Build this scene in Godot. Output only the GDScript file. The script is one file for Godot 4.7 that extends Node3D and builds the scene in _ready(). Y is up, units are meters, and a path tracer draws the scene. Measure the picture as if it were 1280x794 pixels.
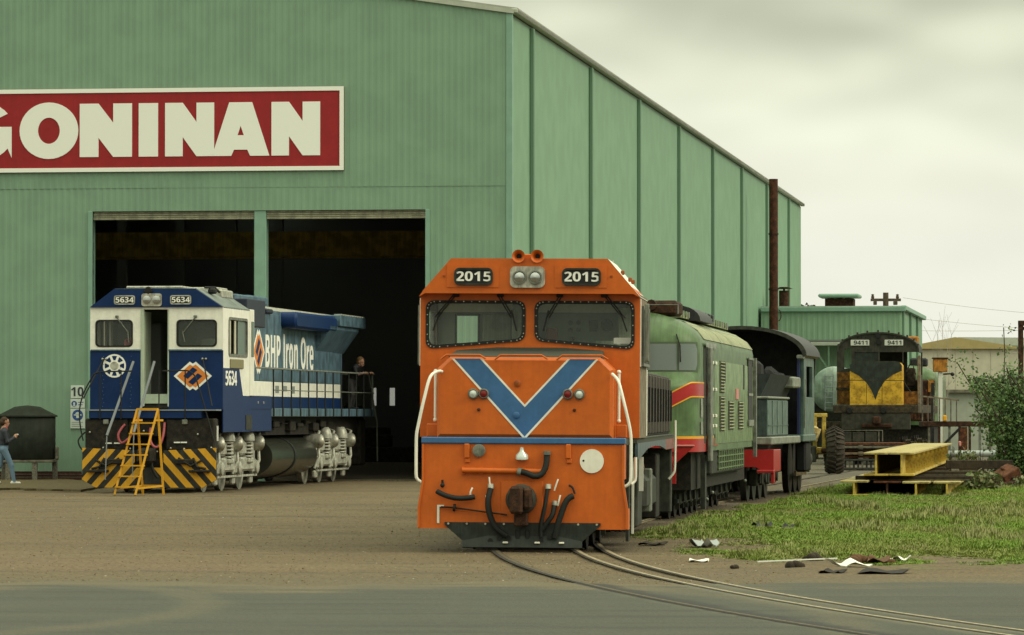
extends Node3D

# ---------------------------------------------------------------- mesh builder
class MB:
	var v := PackedVector3Array()
	var n := PackedVector3Array()
	var uv := PackedVector2Array()
	var col := PackedColorArray()
	var c := Color(1, 1, 1)
	var use_col := false
	var T := Transform3D()

	func tri(a: Vector3, b: Vector3, d: Vector3, na: Vector3, nb: Vector3, nd: Vector3) -> void:
		var g := (b - a).cross(d - a)
		if g.length_squared() < 1e-16:
			return
		v.append(T * a); n.append((T.basis * na).normalized())
		if g.dot(na + nb + nd) > 0.0:
			v.append(T * d); n.append((T.basis * nd).normalized())
			v.append(T * b); n.append((T.basis * nb).normalized())
		else:
			v.append(T * b); n.append((T.basis * nb).normalized())
			v.append(T * d); n.append((T.basis * nd).normalized())
		if use_col:
			for i in 3:
				col.append(c)

	func face(a: Vector3, b: Vector3, d: Vector3, out: Vector3) -> void:
		var g := (b - a).cross(d - a).normalized()
		if g.dot(out) < 0.0:
			g = -g
		tri(a, b, d, g, g, g)

	func quad(a: Vector3, b: Vector3, d: Vector3, e: Vector3, out: Vector3) -> void:
		face(a, b, d, out)
		face(a, d, e, out)

	func box(p: Vector3, s: Vector3, bev := 0.0, B := Basis()) -> void:
		var keep := T
		T = T * Transform3D(B, p)
		var h := s * 0.5
		bev = minf(bev, minf(h.x, minf(h.y, h.z)) * 0.9)
		if bev <= 0.0005:
			for ax in 3:
				for sg in [-1.0, 1.0]:
					var q := []
					for k in [[-1, -1], [1, -1], [1, 1], [-1, 1]]:
						var w := Vector3()
						w[ax] = h[ax] * sg
						w[(ax + 1) % 3] = h[(ax + 1) % 3] * k[0]
						w[(ax + 2) % 3] = h[(ax + 2) % 3] * k[1]
						q.append(w)
					var o := Vector3(); o[ax] = sg
					quad(q[0], q[1], q[2], q[3], o)
		else:
			var i := h - Vector3(bev, bev, bev)
			for ax in 3:
				var b1 := (ax + 1) % 3
				var b2 := (ax + 2) % 3
				for sg in [-1.0, 1.0]:
					var q := []
					for k in [[-1, -1], [1, -1], [1, 1], [-1, 1]]:
						var w := Vector3()
						w[ax] = h[ax] * sg
						w[b1] = i[b1] * k[0]
						w[b2] = i[b2] * k[1]
						q.append(w)
					var o := Vector3(); o[ax] = sg
					quad(q[0], q[1], q[2], q[3], o)
				for s1 in [-1.0, 1.0]:
					for s2 in [-1.0, 1.0]:
						var q := []
						for k in [[-1, 0], [1, 0], [1, 1], [-1, 1]]:
							var w := Vector3()
							w[ax] = i[ax] * k[0]
							w[b1] = (h[b1] if k[1] == 0 else i[b1]) * s1
							w[b2] = (i[b2] if k[1] == 0 else h[b2]) * s2
							q.append(w)
						var o := Vector3(); o[b1] = s1; o[b2] = s2
						quad(q[0], q[1], q[2], q[3], o)
			for sx in [-1.0, 1.0]:
				for sy in [-1.0, 1.0]:
					for sz in [-1.0, 1.0]:
						face(Vector3(h.x * sx, i.y * sy, i.z * sz), Vector3(i.x * sx, h.y * sy, i.z * sz), Vector3(i.x * sx, i.y * sy, h.z * sz), Vector3(sx, sy, sz))
		T = keep

	func span(a: Vector3, b: Vector3, bev := 0.0) -> void:
		box((a + b) * 0.5, (b - a).abs(), bev)

	# bar of rectangular section from a to b
	func bar(a: Vector3, b: Vector3, w: float, t: float, up := Vector3.UP) -> void:
		var z := (b - a)
		var l := z.length()
		z /= l
		if absf(z.dot(up)) > 0.98:
			up = Vector3.RIGHT
		var x := up.cross(z).normalized()
		var y := z.cross(x)
		box((a + b) * 0.5, Vector3(w, t, l), 0.0, Basis(x, y, z))

	# polygon in the xy plane pushed from z0 to z1
	func prism(p: PackedVector2Array, z0: float, z1: float, smooth := 0.0) -> void:
		var id := Geometry2D.triangulate_polygon(p)
		for k in range(0, id.size(), 3):
			for z in [z0, z1]:
				var o := Vector3(0, 0, 1.0 if z == maxf(z0, z1) else -1.0)
				face(Vector3(p[id[k]].x, p[id[k]].y, z), Vector3(p[id[k + 1]].x, p[id[k + 1]].y, z), Vector3(p[id[k + 2]].x, p[id[k + 2]].y, z), o)
		sides(p, z0, z1, smooth, 1.0)

	func sides(p: PackedVector2Array, z0: float, z1: float, smooth: float, flip: float) -> void:
		var m := p.size()
		var cw := Geometry2D.is_polygon_clockwise(p)
		var en := []
		for k in m:
			var e := p[(k + 1) % m] - p[k]
			var o := Vector2(e.y, -e.x).normalized() * (-1.0 if cw else 1.0) * flip
			en.append(Vector3(o.x, o.y, 0))
		for k in m:
			var a := p[k]
			var b := p[(k + 1) % m]
			var na: Vector3 = en[k]
			var nb: Vector3 = en[k]
			if smooth > 0.0:
				var pr: Vector3 = en[(k + m - 1) % m]
				var nx: Vector3 = en[(k + 1) % m]
				if pr.dot(na) > smooth: na = (na + pr).normalized()
				if nx.dot(nb) > smooth: nb = (nb + nx).normalized()
			tri(Vector3(a.x, a.y, z0), Vector3(b.x, b.y, z0), Vector3(b.x, b.y, z1), na, nb, nb)
			tri(Vector3(a.x, a.y, z0), Vector3(b.x, b.y, z1), Vector3(a.x, a.y, z1), na, nb, na)

	# a convex plate whose front edge (at z1) is chamfered
	func prism_bevel(p: PackedVector2Array, z0: float, z1: float, bev: float) -> void:
		var m := p.size()
		var cw := Geometry2D.is_polygon_clockwise(p)
		var q := PackedVector2Array()
		for k in m:
			var e0 := (p[k] - p[(k + m - 1) % m]).normalized()
			var e1 := (p[(k + 1) % m] - p[k]).normalized()
			var n0 := Vector2(-e0.y, e0.x) * (-1.0 if cw else 1.0)
			var n1 := Vector2(-e1.y, e1.x) * (-1.0 if cw else 1.0)
			var nm := (n0 + n1).normalized()
			q.append(p[k] + nm * bev / maxf(0.3, nm.dot(n0)))
		var zs := z1 - bev
		sides(p, z0, zs, 0.0, 1.0)
		var id := Geometry2D.triangulate_polygon(q)
		for k in range(0, id.size(), 3):
			face(Vector3(q[id[k]].x, q[id[k]].y, z1), Vector3(q[id[k + 1]].x, q[id[k + 1]].y, z1), Vector3(q[id[k + 2]].x, q[id[k + 2]].y, z1), Vector3(0, 0, 1))
		for k in m:
			var j := (k + 1) % m
			var o := (p[k] + p[j] - q[k] - q[j])
			quad(Vector3(p[k].x, p[k].y, zs), Vector3(p[j].x, p[j].y, zs), Vector3(q[j].x, q[j].y, z1), Vector3(q[k].x, q[k].y, z1), Vector3(o.x, o.y, 0.1))

	# a frame between two outlines of the same number of corners
	func ring(po: PackedVector2Array, pi_: PackedVector2Array, z0: float, z1: float) -> void:
		var m := po.size()
		for k in m:
			var j := (k + 1) % m
			for z in [z0, z1]:
				var o := Vector3(0, 0, 1.0 if z == maxf(z0, z1) else -1.0)
				quad(Vector3(po[k].x, po[k].y, z), Vector3(po[j].x, po[j].y, z), Vector3(pi_[j].x, pi_[j].y, z), Vector3(pi_[k].x, pi_[k].y, z), o)
		sides(po, z0, z1, 0.7, 1.0)
		sides(pi_, z0, z1, 0.7, -1.0)

	# a rectangular plate with one hole of any star-shaped outline
	func holed(r: Rect2, p: PackedVector2Array, z0: float, z1: float) -> void:
		var mid := Vector2()
		for q in p: mid += q
		mid /= p.size()
		var an := []
		for q in p: an.append((q - mid).angle())
		for q in [r.position, r.position + Vector2(r.size.x, 0), r.end, r.position + Vector2(0, r.size.y)]: an.append((q - mid).angle())
		an.sort()
		var po := PackedVector2Array()
		var ph := PackedVector2Array()
		for a in an:
			var dir := Vector2.from_angle(a)
			var t := 1e9
			if dir.x > 1e-6: t = minf(t, (r.end.x - mid.x) / dir.x)
			if dir.x < -1e-6: t = minf(t, (r.position.x - mid.x) / dir.x)
			if dir.y > 1e-6: t = minf(t, (r.end.y - mid.y) / dir.y)
			if dir.y < -1e-6: t = minf(t, (r.position.y - mid.y) / dir.y)
			po.append(mid + dir * t)
			var best := mid
			for k in p.size():
				var hit = Geometry2D.segment_intersects_segment(mid, mid + dir * 50.0, p[k], p[(k + 1) % p.size()])
				if hit != null and (hit - mid).length() > (best - mid).length(): best = hit
			if best == mid:
				var bd := 9.0
				for q in p:
					var dd: float = absf(angle_difference((q - mid).angle(), a))
					if dd < bd: bd = dd; best = q
			ph.append(best)
		ring(po, ph, z0, z1)

	func cyl(a: Vector3, b: Vector3, r0: float, r1 := -1.0, seg := 12, caps := true) -> void:
		if r1 < 0.0: r1 = r0
		var z := (b - a).normalized()
		var x := z.cross(Vector3.UP if absf(z.y) < 0.9 else Vector3.RIGHT).normalized()
		var y := z.cross(x)
		for k in seg:
			var t0 := TAU * k / seg
			var t1 := TAU * (k + 1) / seg
			var n0 := x * cos(t0) + y * sin(t0)
			var n1 := x * cos(t1) + y * sin(t1)
			tri(a + n0 * r0, a + n1 * r0, b + n1 * r1, n0, n1, n1)
			tri(a + n0 * r0, b + n1 * r1, b + n0 * r1, n0, n1, n0)
			if caps:
				if r0 > 0.0: tri(a, a + n0 * r0, a + n1 * r0, -z, -z, -z)
				if r1 > 0.0: tri(b, b + n0 * r1, b + n1 * r1, z, z, z)

	func tube(p: Array, r: float, seg := 8) -> void:
		var rings := []
		var x := Vector3()
		for k in p.size():
			var d: Vector3
			if k == 0: d = p[1] - p[0]
			elif k == p.size() - 1: d = p[k] - p[k - 1]
			else: d = (p[k] - p[k - 1]).normalized() + (p[k + 1] - p[k]).normalized()
			d = d.normalized()
			if k == 0: x = d.cross(Vector3.UP if absf(d.y) < 0.9 else Vector3.RIGHT).normalized()
			else: x = (x - d * x.dot(d)).normalized()
			rings.append([p[k], x, d.cross(x)])
		for k in p.size() - 1:
			for s in seg:
				var t0 := TAU * s / seg
				var t1 := TAU * (s + 1) / seg
				var q := []
				for rr in [rings[k], rings[k + 1]]:
					for t in [t0, t1]:
						q.append(rr[1] * cos(t) + rr[2] * sin(t))
				var a: Vector3 = rings[k][0]
				var b: Vector3 = rings[k + 1][0]
				tri(a + q[0] * r, a + q[1] * r, b + q[3] * r, q[0], q[1], q[3])
				tri(a + q[0] * r, b + q[3] * r, b + q[2] * r, q[0], q[3], q[2])
		for e in [0, p.size() - 1]:
			var o: Vector3 = (p[0] - p[1]) if e == 0 else (p[e] - p[e - 1])
			o = o.normalized()
			for s in seg:
				var t0 := TAU * s / seg
				var t1 := TAU * (s + 1) / seg
				tri(p[e], p[e] + (rings[e][1] * cos(t0) + rings[e][2] * sin(t0)) * r, p[e] + (rings[e][1] * cos(t1) + rings[e][2] * sin(t1)) * r, o, o, o)

	# profile of (radius, along) turned about the line from p along the axis dir
	func lathe(p: Vector3, dir: Vector3, prof: Array, seg := 20, sharp := 0.5) -> void:
		var z := dir.normalized()
		var x := z.cross(Vector3.UP if absf(z.y) < 0.9 else Vector3.RIGHT).normalized()
		var y := z.cross(x)
		var sn := []
		for k in prof.size() - 1:
			var e: Vector2 = prof[k + 1] - prof[k]
			sn.append(Vector2(e.y, -e.x).normalized())
		for k in prof.size() - 1:
			var na: Vector2 = sn[k]
			var nb: Vector2 = sn[k]
			if k > 0 and na.dot(sn[k - 1]) > sharp: na = (na + sn[k - 1]).normalized()
			if k < sn.size() - 1 and nb.dot(sn[k + 1]) > sharp: nb = (nb + sn[k + 1]).normalized()
			var ra: Vector2 = prof[k]
			var rb: Vector2 = prof[k + 1]
			for s in seg:
				var d0 := x * cos(TAU * s / seg) + y * sin(TAU * s / seg)
				var d1 := x * cos(TAU * (s + 1) / seg) + y * sin(TAU * (s + 1) / seg)
				var a0 := p + d0 * ra.x + z * ra.y
				var a1 := p + d1 * ra.x + z * ra.y
				var b0 := p + d0 * rb.x + z * rb.y
				var b1 := p + d1 * rb.x + z * rb.y
				tri(a0, a1, b1, d0 * na.x + z * na.y, d1 * na.x + z * na.y, d1 * nb.x + z * nb.y)
				tri(a0, b1, b0, d0 * na.x + z * na.y, d1 * nb.x + z * nb.y, d0 * nb.x + z * nb.y)

	func ball(p: Vector3, r: float, sc := Vector3.ONE, seg := 14) -> void:
		var keep := T
		T = T * Transform3D(Basis.from_scale(sc), p)
		var prof := []
		for k in 9:
			var a := -PI / 2 + PI * k / 8.0
			prof.append(Vector2(maxf(cos(a), 0.0) * r, sin(a) * r))
		lathe(Vector3.ZERO, Vector3.UP, prof, seg, -1.0)
		T = keep

	func mesh() -> ArrayMesh:
		var arr := []
		arr.resize(Mesh.ARRAY_MAX)
		arr[Mesh.ARRAY_VERTEX] = v
		arr[Mesh.ARRAY_NORMAL] = n
		if use_col: arr[Mesh.ARRAY_COLOR] = col
		if uv.size() == v.size() and v.size() > 0: arr[Mesh.ARRAY_TEX_UV] = uv
		var m := ArrayMesh.new()
		m.add_surface_from_arrays(Mesh.PRIMITIVE_TRIANGLES, arr)
		return m

# ---------------------------------------------------------------- naming helpers
var used := {}
var M := {}

func numbered(called: String) -> String:
	var k: int = used.get(called, 0)
	used[called] = k + 1
	return called if k == 0 else "%s_%03d" % [called, k]

func W(x: float, y: float, d: float) -> Vector3:
	return Vector3(x, y, -d)

func tag(o: Node, label: String, category: String, group := "") -> void:
	o.set_meta("label", label)
	o.set_meta("category", category)
	if group: o.set_meta("group", group)

func thing(called: String, label: String, category: String, at := Vector3.ZERO, slope := 0.0, group := "") -> Node3D:
	var o := Node3D.new()
	o.name = numbered(called)
	add_child(o)
	o.position = at
	o.rotation.y = -atan(slope)
	tag(o, label, category, group)
	return o

func part(called: String, b: MB, mat: Material, parent: Node) -> MeshInstance3D:
	var o := MeshInstance3D.new()
	o.mesh = b.mesh()
	o.material_override = mat
	if parent == self:
		o.name = numbered(called)
		add_child(o)
	else:
		var k := 0
		var nm := called
		while parent.has_node(NodePath(nm)):
			k += 1
			nm = "%s_%03d" % [called, k]
		o.name = nm
		parent.add_child(o, true)
	return o

func again(src: MeshInstance3D, called: String, parent: Node, at: Vector3, turn := Vector3.ZERO) -> MeshInstance3D:
	var o := MeshInstance3D.new()
	o.mesh = src.mesh
	o.material_override = src.material_override
	var k := 0
	var nm := called
	while parent.has_node(NodePath(nm)):
		k += 1
		nm = "%s_%03d" % [called, k]
	o.name = nm
	parent.add_child(o, true)
	o.position = at
	o.rotation = turn
	return o

func structure(called: String, b: MB, mat: Material) -> MeshInstance3D:
	var o := part(called, b, mat, self)
	o.set_meta("kind", "structure")
	return o

func lettering(called: String, text: String, height: float, mat: Material, parent: Node, at: Vector3, turn := Vector3.ZERO, widen := 1.0, depth := 0.01) -> MeshInstance3D:
	var f := SystemFont.new()
	f.font_names = PackedStringArray(["Droid Sans"])
	f.font_weight = 700
	var t := TextMesh.new()
	t.text = text
	t.font = f
	t.font_size = 64
	t.pixel_size = height / 46.0
	t.depth = depth
	t.curve_step = 1.0
	var o := MeshInstance3D.new()
	o.mesh = t
	o.material_override = mat
	var nm := called
	var k := 0
	while parent.has_node(NodePath(nm)):
		k += 1
		nm = "%s_%03d" % [called, k]
	o.name = nm
	parent.add_child(o, true)
	o.transform = Transform3D(Basis.from_euler(turn) * Basis.from_scale(Vector3(widen, 1, 1)), at)
	return o

func rrect(cx: float, cy: float, w: float, h: float, r: float, k := 4) -> PackedVector2Array:
	var p := PackedVector2Array()
	for q in 4:
		var c := Vector2(cx + (w / 2 - r) * [1, -1, -1, 1][q], cy + (h / 2 - r) * [1, 1, -1, -1][q])
		for i in k + 1:
			p.append(c + Vector2.from_angle(PI / 2 * (q + float(i) / k)) * r)
	return p

# rounded polygon through given corners
func rpoly(c: Array, r: float, k := 4) -> PackedVector2Array:
	var p := PackedVector2Array()
	var m := c.size()
	for i in m:
		var a: Vector2 = c[(i + m - 1) % m]
		var b: Vector2 = c[i]
		var d: Vector2 = c[(i + 1) % m]
		var u := (a - b).normalized()
		var w := (d - b).normalized()
		for j in k + 1:
			var t := float(j) / k
			p.append((b + u * r).lerp(b, t).lerp(b.lerp(b + w * r, t), t))
	return p

func disc(cx: float, cy: float, r: float, k := 20) -> PackedVector2Array:
	var p := PackedVector2Array()
	for i in k: p.append(Vector2(cx, cy) + Vector2.from_angle(TAU * i / k) * r)
	return p

func pv(a: Array) -> PackedVector2Array:
	var p := PackedVector2Array()
	for i in range(0, a.size(), 2): p.append(Vector2(a[i], a[i + 1]))
	return p

func mirror(p: PackedVector2Array) -> PackedVector2Array:
	var q := PackedVector2Array()
	for i in range(p.size() - 1, -1, -1): q.append(Vector2(-p[i].x, p[i].y))
	return q

# ---------------------------------------------------------------- materials
func noise_image(size: int, freq: float, oct: int, sd: int, stretch := Vector2.ONE) -> PackedFloat32Array:
	# seamless fractal noise 0..1
	var f := FastNoiseLite.new()
	f.noise_type = FastNoiseLite.TYPE_SIMPLEX_SMOOTH
	f.frequency = freq
	f.fractal_octaves = oct
	f.seed = sd
	var im := f.get_seamless_image(size, size, false, false, 0.2)
	var a := PackedFloat32Array()
	a.resize(size * size)
	var by := im.get_data()
	for y in size:
		for x in size:
			a[y * size + x] = by[(int(y * stretch.y) % size) * size + int(x * stretch.x) % size] / 255.0
	return a

func tex_from(size: int, fn: Callable) -> ImageTexture:
	var by := PackedByteArray()
	by.resize(size * size * 3)
	for y in size:
		for x in size:
			var c: Color = fn.call(x, y)
			var i := (y * size + x) * 3
			by[i] = clampi(int(c.r * 255.0), 0, 255)
			by[i + 1] = clampi(int(c.g * 255.0), 0, 255)
			by[i + 2] = clampi(int(c.b * 255.0), 0, 255)
	return ImageTexture.create_from_image(Image.create_from_data(size, size, false, Image.FORMAT_RGB8, by))

var TX := {}

func mat(key: String, r: float, g: float, b: float, rough: float, metal := 0.0, tex := "", scale := 0.3, bump := "") -> StandardMaterial3D:
	var m := StandardMaterial3D.new()
	m.resource_name = key
	m.albedo_color = Color(r, g, b).linear_to_srgb()
	m.roughness = rough
	m.metallic = metal
	m.metallic_specular = 0.36
	if tex or bump:
		m.uv1_triplanar = true
		m.uv1_scale = Vector3.ONE * scale
	if tex: m.albedo_texture = TX[tex]
	if bump:
		m.normal_enabled = true
		m.normal_texture = TX[bump]
		m.normal_scale = 0.6
	M[key] = m
	return m

func world_mapped(m: StandardMaterial3D, scale: Vector3) -> void:
	m.uv1_triplanar = true
	m.uv1_world_triplanar = true
	m.uv1_scale = scale

func make_textures() -> void:
	var a := noise_image(512, 0.012, 5, 11)
	var b := noise_image(512, 0.05, 4, 23)
	var c := noise_image(512, 0.15, 3, 37)
	var lift := func(t: float, lo: float, hi: float) -> float: return clampf((t - lo) / (hi - lo), 0.0, 1.0)
	# clean gloss paint: faint mottling
	TX.paint = tex_from(512, func(x, y):
		var i: int = y * 512 + x
		var st: float = lift.call(b[((y / 14) * 512 + x) % 262144], 0.4, 0.62)
		var t: float = 0.925 + 0.055 * lift.call(a[i] * 0.6 + b[i] * 0.4, 0.3, 0.7) + 0.02 * st
		return Color(t, t * 0.995, t * 0.98))
	# weathered paint with downward streaks and grime
	TX.worn = tex_from(512, func(x, y):
		var i: int = y * 512 + x
		var s: float = lift.call(c[((y / 24) * 512 + x) % 262144] * 0.5 + b[((y / 10) * 512 + x) % 262144] * 0.5, 0.35, 0.65)
		var t: float = 0.70 + 0.18 * lift.call(a[i], 0.3, 0.65) + 0.12 * s
		return Color(t, t * 0.98, t * 0.94))
	# long faint vertical streaks for cladding
	TX.clad = tex_from(512, func(x, y):
		var i: int = y * 512 + x
		var s: float = lift.call(b[((y / 40) * 512 + x) % 262144], 0.3, 0.7)
		var t: float = 0.945 + 0.04 * lift.call(a[i], 0.3, 0.7) + 0.015 * s
		return Color(t, t, t * 0.985))
	TX.rust = tex_from(512, func(x, y):
		var i: int = y * 512 + x
		var t: float = lift.call(a[i] * 0.5 + b[i] * 0.3 + c[i] * 0.2, 0.35, 0.68)
		return Color(0.55, 0.5, 0.47).lerp(Color(1.0, 0.92, 0.82), t))
	# flaking paint: paint colour with rusty and bare spots
	TX.flaked = tex_from(512, func(x, y):
		var i: int = y * 512 + x
		var t: float = lift.call(a[i] * 0.35 + b[i] * 0.45 + c[i] * 0.2, 0.33, 0.47)
		var g: float = 0.84 + 0.16 * lift.call(a[i], 0.3, 0.7)
		return Color(0.74, 0.68, 0.62).lerp(Color(g, g * 0.98, g * 0.95), t))
	TX.earth = tex_from(512, func(x, y):
		var i: int = y * 512 + x
		var t: float = 0.62 + 0.2 * lift.call(b[i], 0.3, 0.7) + 0.18 * lift.call(c[i], 0.35, 0.7)
		return Color(t, t * 0.985, t * 0.96))
	TX.grit = tex_from(512, func(x, y):
		var i: int = y * 512 + x
		var t: float = 0.7 + 0.16 * lift.call(c[i], 0.3, 0.7) + 0.14 * lift.call(b[i], 0.3, 0.7)
		return Color(t, t, t))
	var hb := PackedByteArray(); hb.resize(512 * 512)
	for i in 512 * 512: hb[i] = int(255.0 * (c[i] * 0.6 + b[i] * 0.4))
	var him := Image.create_from_data(512, 512, false, Image.FORMAT_L8, hb)
	him.convert(Image.FORMAT_RGBA8)
	him.bump_map_to_normal_map(6.0)
	TX.rough_n = ImageTexture.create_from_image(him)
	var hb2 := PackedByteArray(); hb2.resize(512 * 512)
	for i in 512 * 512: hb2[i] = int(255.0 * a[i])
	var him2 := Image.create_from_data(512, 512, false, Image.FORMAT_L8, hb2)
	him2.convert(Image.FORMAT_RGBA8)
	him2.bump_map_to_normal_map(3.0)
	TX.dent_n = ImageTexture.create_from_image(him2)

func make_materials() -> void:
	make_textures()
	mat("orange", 0.55, 0.117, 0.014, 0.42, 0.0, "paint", 0.4)
	mat("dark_orange", 0.34, 0.085, 0.015, 0.5, 0.0, "worn", 0.6)
	mat("chevron_blue", 0.045, 0.13, 0.30, 0.4, 0.0, "paint", 0.4)
	mat("white", 0.78, 0.77, 0.70, 0.45, 0.0, "paint", 0.4)
	mat("letter_white", 0.76, 0.76, 0.70, 0.5)
	mat("black", 0.012, 0.012, 0.012, 0.5)
	mat("rubber", 0.018, 0.02, 0.018, 0.65, 0.0, "grit", 1.5)
	mat("black_gloss", 0.008, 0.009, 0.01, 0.15)
	mat("underframe", 0.045, 0.05, 0.042, 0.7, 0.0, "worn", 0.8)
	mat("plough_grey", 0.028, 0.036, 0.032, 0.5, 0.0, "worn", 0.8)
	mat("grimy_black", 0.03, 0.031, 0.027, 0.75, 0.0, "rust", 0.9)
	mat("silver", 0.55, 0.56, 0.52, 0.4, 0.5, "worn", 1.0)
	mat("silver_paint", 0.5, 0.52, 0.48, 0.42, 0.15, "worn", 0.9)
	mat("lamp_glass", 0.42, 0.43, 0.42, 0.18, 0.85)
	mat("red_lens", 0.16, 0.012, 0.012, 0.15)
	mat("clear_lens", 0.55, 0.6, 0.56, 0.12, 0.3)
	mat("steel", 0.32, 0.30, 0.27, 0.4, 0.7, "rust", 1.0)
	mat("rail_steel", 0.36, 0.31, 0.21, 0.6, 0.1, "worn", 1.0)
	mat("rust", 0.16, 0.07, 0.035, 0.85, 0.0, "rust", 0.8, "rough_n")
	mat("rust_dark", 0.075, 0.04, 0.025, 0.85, 0.0, "rust", 0.8, "rough_n")
	mat("nonslip", 0.09, 0.095, 0.075, 0.9, 0.0, "grit", 2.0)
	mat("cab_cream", 0.6, 0.66, 0.55, 0.6, 0.0, "paint", 0.5)
	mat("cab_green", 0.26, 0.33, 0.25, 0.6, 0.0, "worn", 0.5)
	mat("console", 0.2, 0.25, 0.2, 0.6, 0.0, "paint", 0.5)
	mat("tan_panel", 0.24, 0.20, 0.15, 0.7, 0.0, "worn", 0.7)
	mat("sill_blue", 0.10, 0.145, 0.19, 0.4, 0.0, "worn", 0.6)
	mat("sill_pink", 0.28, 0.10, 0.10, 0.45, 0.0, "worn", 0.6)
	mat("louvre", 0.05, 0.042, 0.035, 0.6, 0.0, "rust", 0.8)
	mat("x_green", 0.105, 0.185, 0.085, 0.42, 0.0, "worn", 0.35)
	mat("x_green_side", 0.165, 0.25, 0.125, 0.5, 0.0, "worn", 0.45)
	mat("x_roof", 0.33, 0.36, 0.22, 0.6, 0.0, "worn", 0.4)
	mat("x_red", 0.36, 0.022, 0.022, 0.35, 0.0, "paint", 0.5)
	mat("yellow_line", 0.62, 0.30, 0.02, 0.45)
	mat("grey_glass", 0.16, 0.19, 0.18, 0.12, 0.1)
	mat("grey_post", 0.2, 0.22, 0.2, 0.5, 0.0, "worn", 0.8)
	mat("steam_grey", 0.105, 0.175, 0.165, 0.45, 0.0, "worn", 0.45)
	mat("steam_pale", 0.26, 0.29, 0.26, 0.5, 0.0, "worn", 0.6)
	mat("steam_mid", 0.05, 0.07, 0.075, 0.5, 0.0, "worn", 0.6)
	mat("steam_dark", 0.03, 0.033, 0.038, 0.5, 0.0, "worn", 0.6)
	mat("steam_blue", 0.02, 0.03, 0.09, 0.5)
	mat("coal", 0.01, 0.01, 0.011, 0.6, 0.0, "grit", 2.0, "rough_n")
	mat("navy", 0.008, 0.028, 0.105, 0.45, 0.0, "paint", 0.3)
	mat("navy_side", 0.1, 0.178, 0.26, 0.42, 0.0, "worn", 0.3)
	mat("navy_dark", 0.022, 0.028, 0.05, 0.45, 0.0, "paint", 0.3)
	mat("bhp_white", 0.80, 0.80, 0.74, 0.4, 0.0, "paint", 0.4)
	mat("bhp_orange", 0.62, 0.2, 0.035, 0.45)
	mat("olive_plate", 0.2, 0.18, 0.09, 0.5)
	mat("pale_green", 0.42, 0.5, 0.4, 0.5, 0.0, "paint", 0.4)
	mat("tank_black", 0.035, 0.037, 0.03, 0.2, 0.0, "paint", 0.4)
	mat("safety_yellow", 0.62, 0.32, 0.02, 0.45, 0.0, "paint", 0.6)
	mat("stripe_black", 0.03, 0.032, 0.03, 0.5, 0.0, "worn", 0.6)
	mat("hose_pink", 0.32, 0.07, 0.08, 0.5)
	mat("pole_grey", 0.2, 0.22, 0.23, 0.45)
	mat("shed_front", 0.192, 0.305, 0.222, 0.6, 0.0, "clad", 0.12)
	mat("shed_side", 0.178, 0.305, 0.21, 0.55, 0.0, "clad", 0.1)
	mat("shed_trim", 0.2, 0.34, 0.27, 0.5, 0.0, "clad", 0.3)
	mat("shed_joint", 0.125, 0.215, 0.145, 0.6)
	mat("gutter_grey", 0.40, 0.43, 0.37, 0.5, 0.0, "clad", 0.3)
	mat("roof_sheet", 0.3, 0.31, 0.27, 0.55, 0.0, "clad", 0.2)
	mat("roller_grey", 0.36, 0.37, 0.29, 0.5, 0.0, "worn", 0.5)
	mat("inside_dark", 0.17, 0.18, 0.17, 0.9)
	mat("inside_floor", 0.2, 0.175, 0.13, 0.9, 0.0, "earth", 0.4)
	mat("crane_yellow", 0.55, 0.4, 0.08, 0.6, 0.0, "worn", 0.3)
	mat("sign_red", 0.3, 0.018, 0.022, 0.65, 0.0, "paint", 0.2)
	mat("sign_white", 0.78, 0.79, 0.73, 0.55)
	mat("sign_plate", 0.5, 0.56, 0.5, 0.5)
	mat("sign_blue", 0.03, 0.07, 0.22, 0.5)
	mat("sign_text", 0.03, 0.04, 0.045, 0.6)
	mat("tank_plastic", 0.02, 0.027, 0.02, 0.75, 0.0, "worn", 0.5, "dent_n")
	mat("concrete", 0.25, 0.24, 0.2, 0.9, 0.0, "earth", 0.6, "rough_n")
	mat("brick_red", 0.10, 0.035, 0.03, 0.9, 0.0, "earth", 0.8)
	mat("beam_yellow", 0.52, 0.4, 0.08, 0.6, 0.0, "flaked", 0.45)
	mat("beam_top", 0.46, 0.4, 0.17, 0.7, 0.0, "flaked", 0.4)
	mat("timber", 0.045, 0.035, 0.026, 0.9, 0.0, "worn", 0.8, "rough_n")
	mat("timber_grey", 0.17, 0.165, 0.14, 0.9, 0.0, "worn", 0.8, "rough_n")
	mat("plank_brown", 0.2, 0.15, 0.10, 0.9, 0.0, "worn", 0.6, "rough_n")
	mat("tyre", 0.075, 0.065, 0.052, 0.9, 0.0, "earth", 0.8, "rough_n")
	mat("alco_yellow", 0.66, 0.41, 0.04, 0.55, 0.0, "flaked", 0.35)
	mat("alco_dirty", 0.26, 0.14, 0.03, 0.7, 0.0, "rust", 0.6)
	mat("alco_green", 0.032, 0.042, 0.04, 0.55, 0.0, "worn", 0.5)
	mat("alco_grey", 0.05, 0.05, 0.042, 0.7, 0.0, "worn", 0.5)
	mat("alco_frame", 0.075, 0.07, 0.052, 0.85, 0.0, "rust", 0.7)
	mat("board_white", 0.6, 0.6, 0.54, 0.6)
	mat("tanker_pale", 0.34, 0.46, 0.42, 0.45, 0.0, "worn", 0.4)
	mat("wall_cream", 0.48, 0.46, 0.37, 0.8, 0.0, "clad", 0.2)
	mat("roof_tan", 0.36, 0.29, 0.13, 0.8, 0.0, "clad", 0.2)
	mat("wall_grey", 0.24, 0.23, 0.19, 0.9, 0.0, "worn", 0.2)
	mat("signal_orange", 0.46, 0.2, 0.03, 0.6, 0.0, "worn", 0.6)
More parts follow.
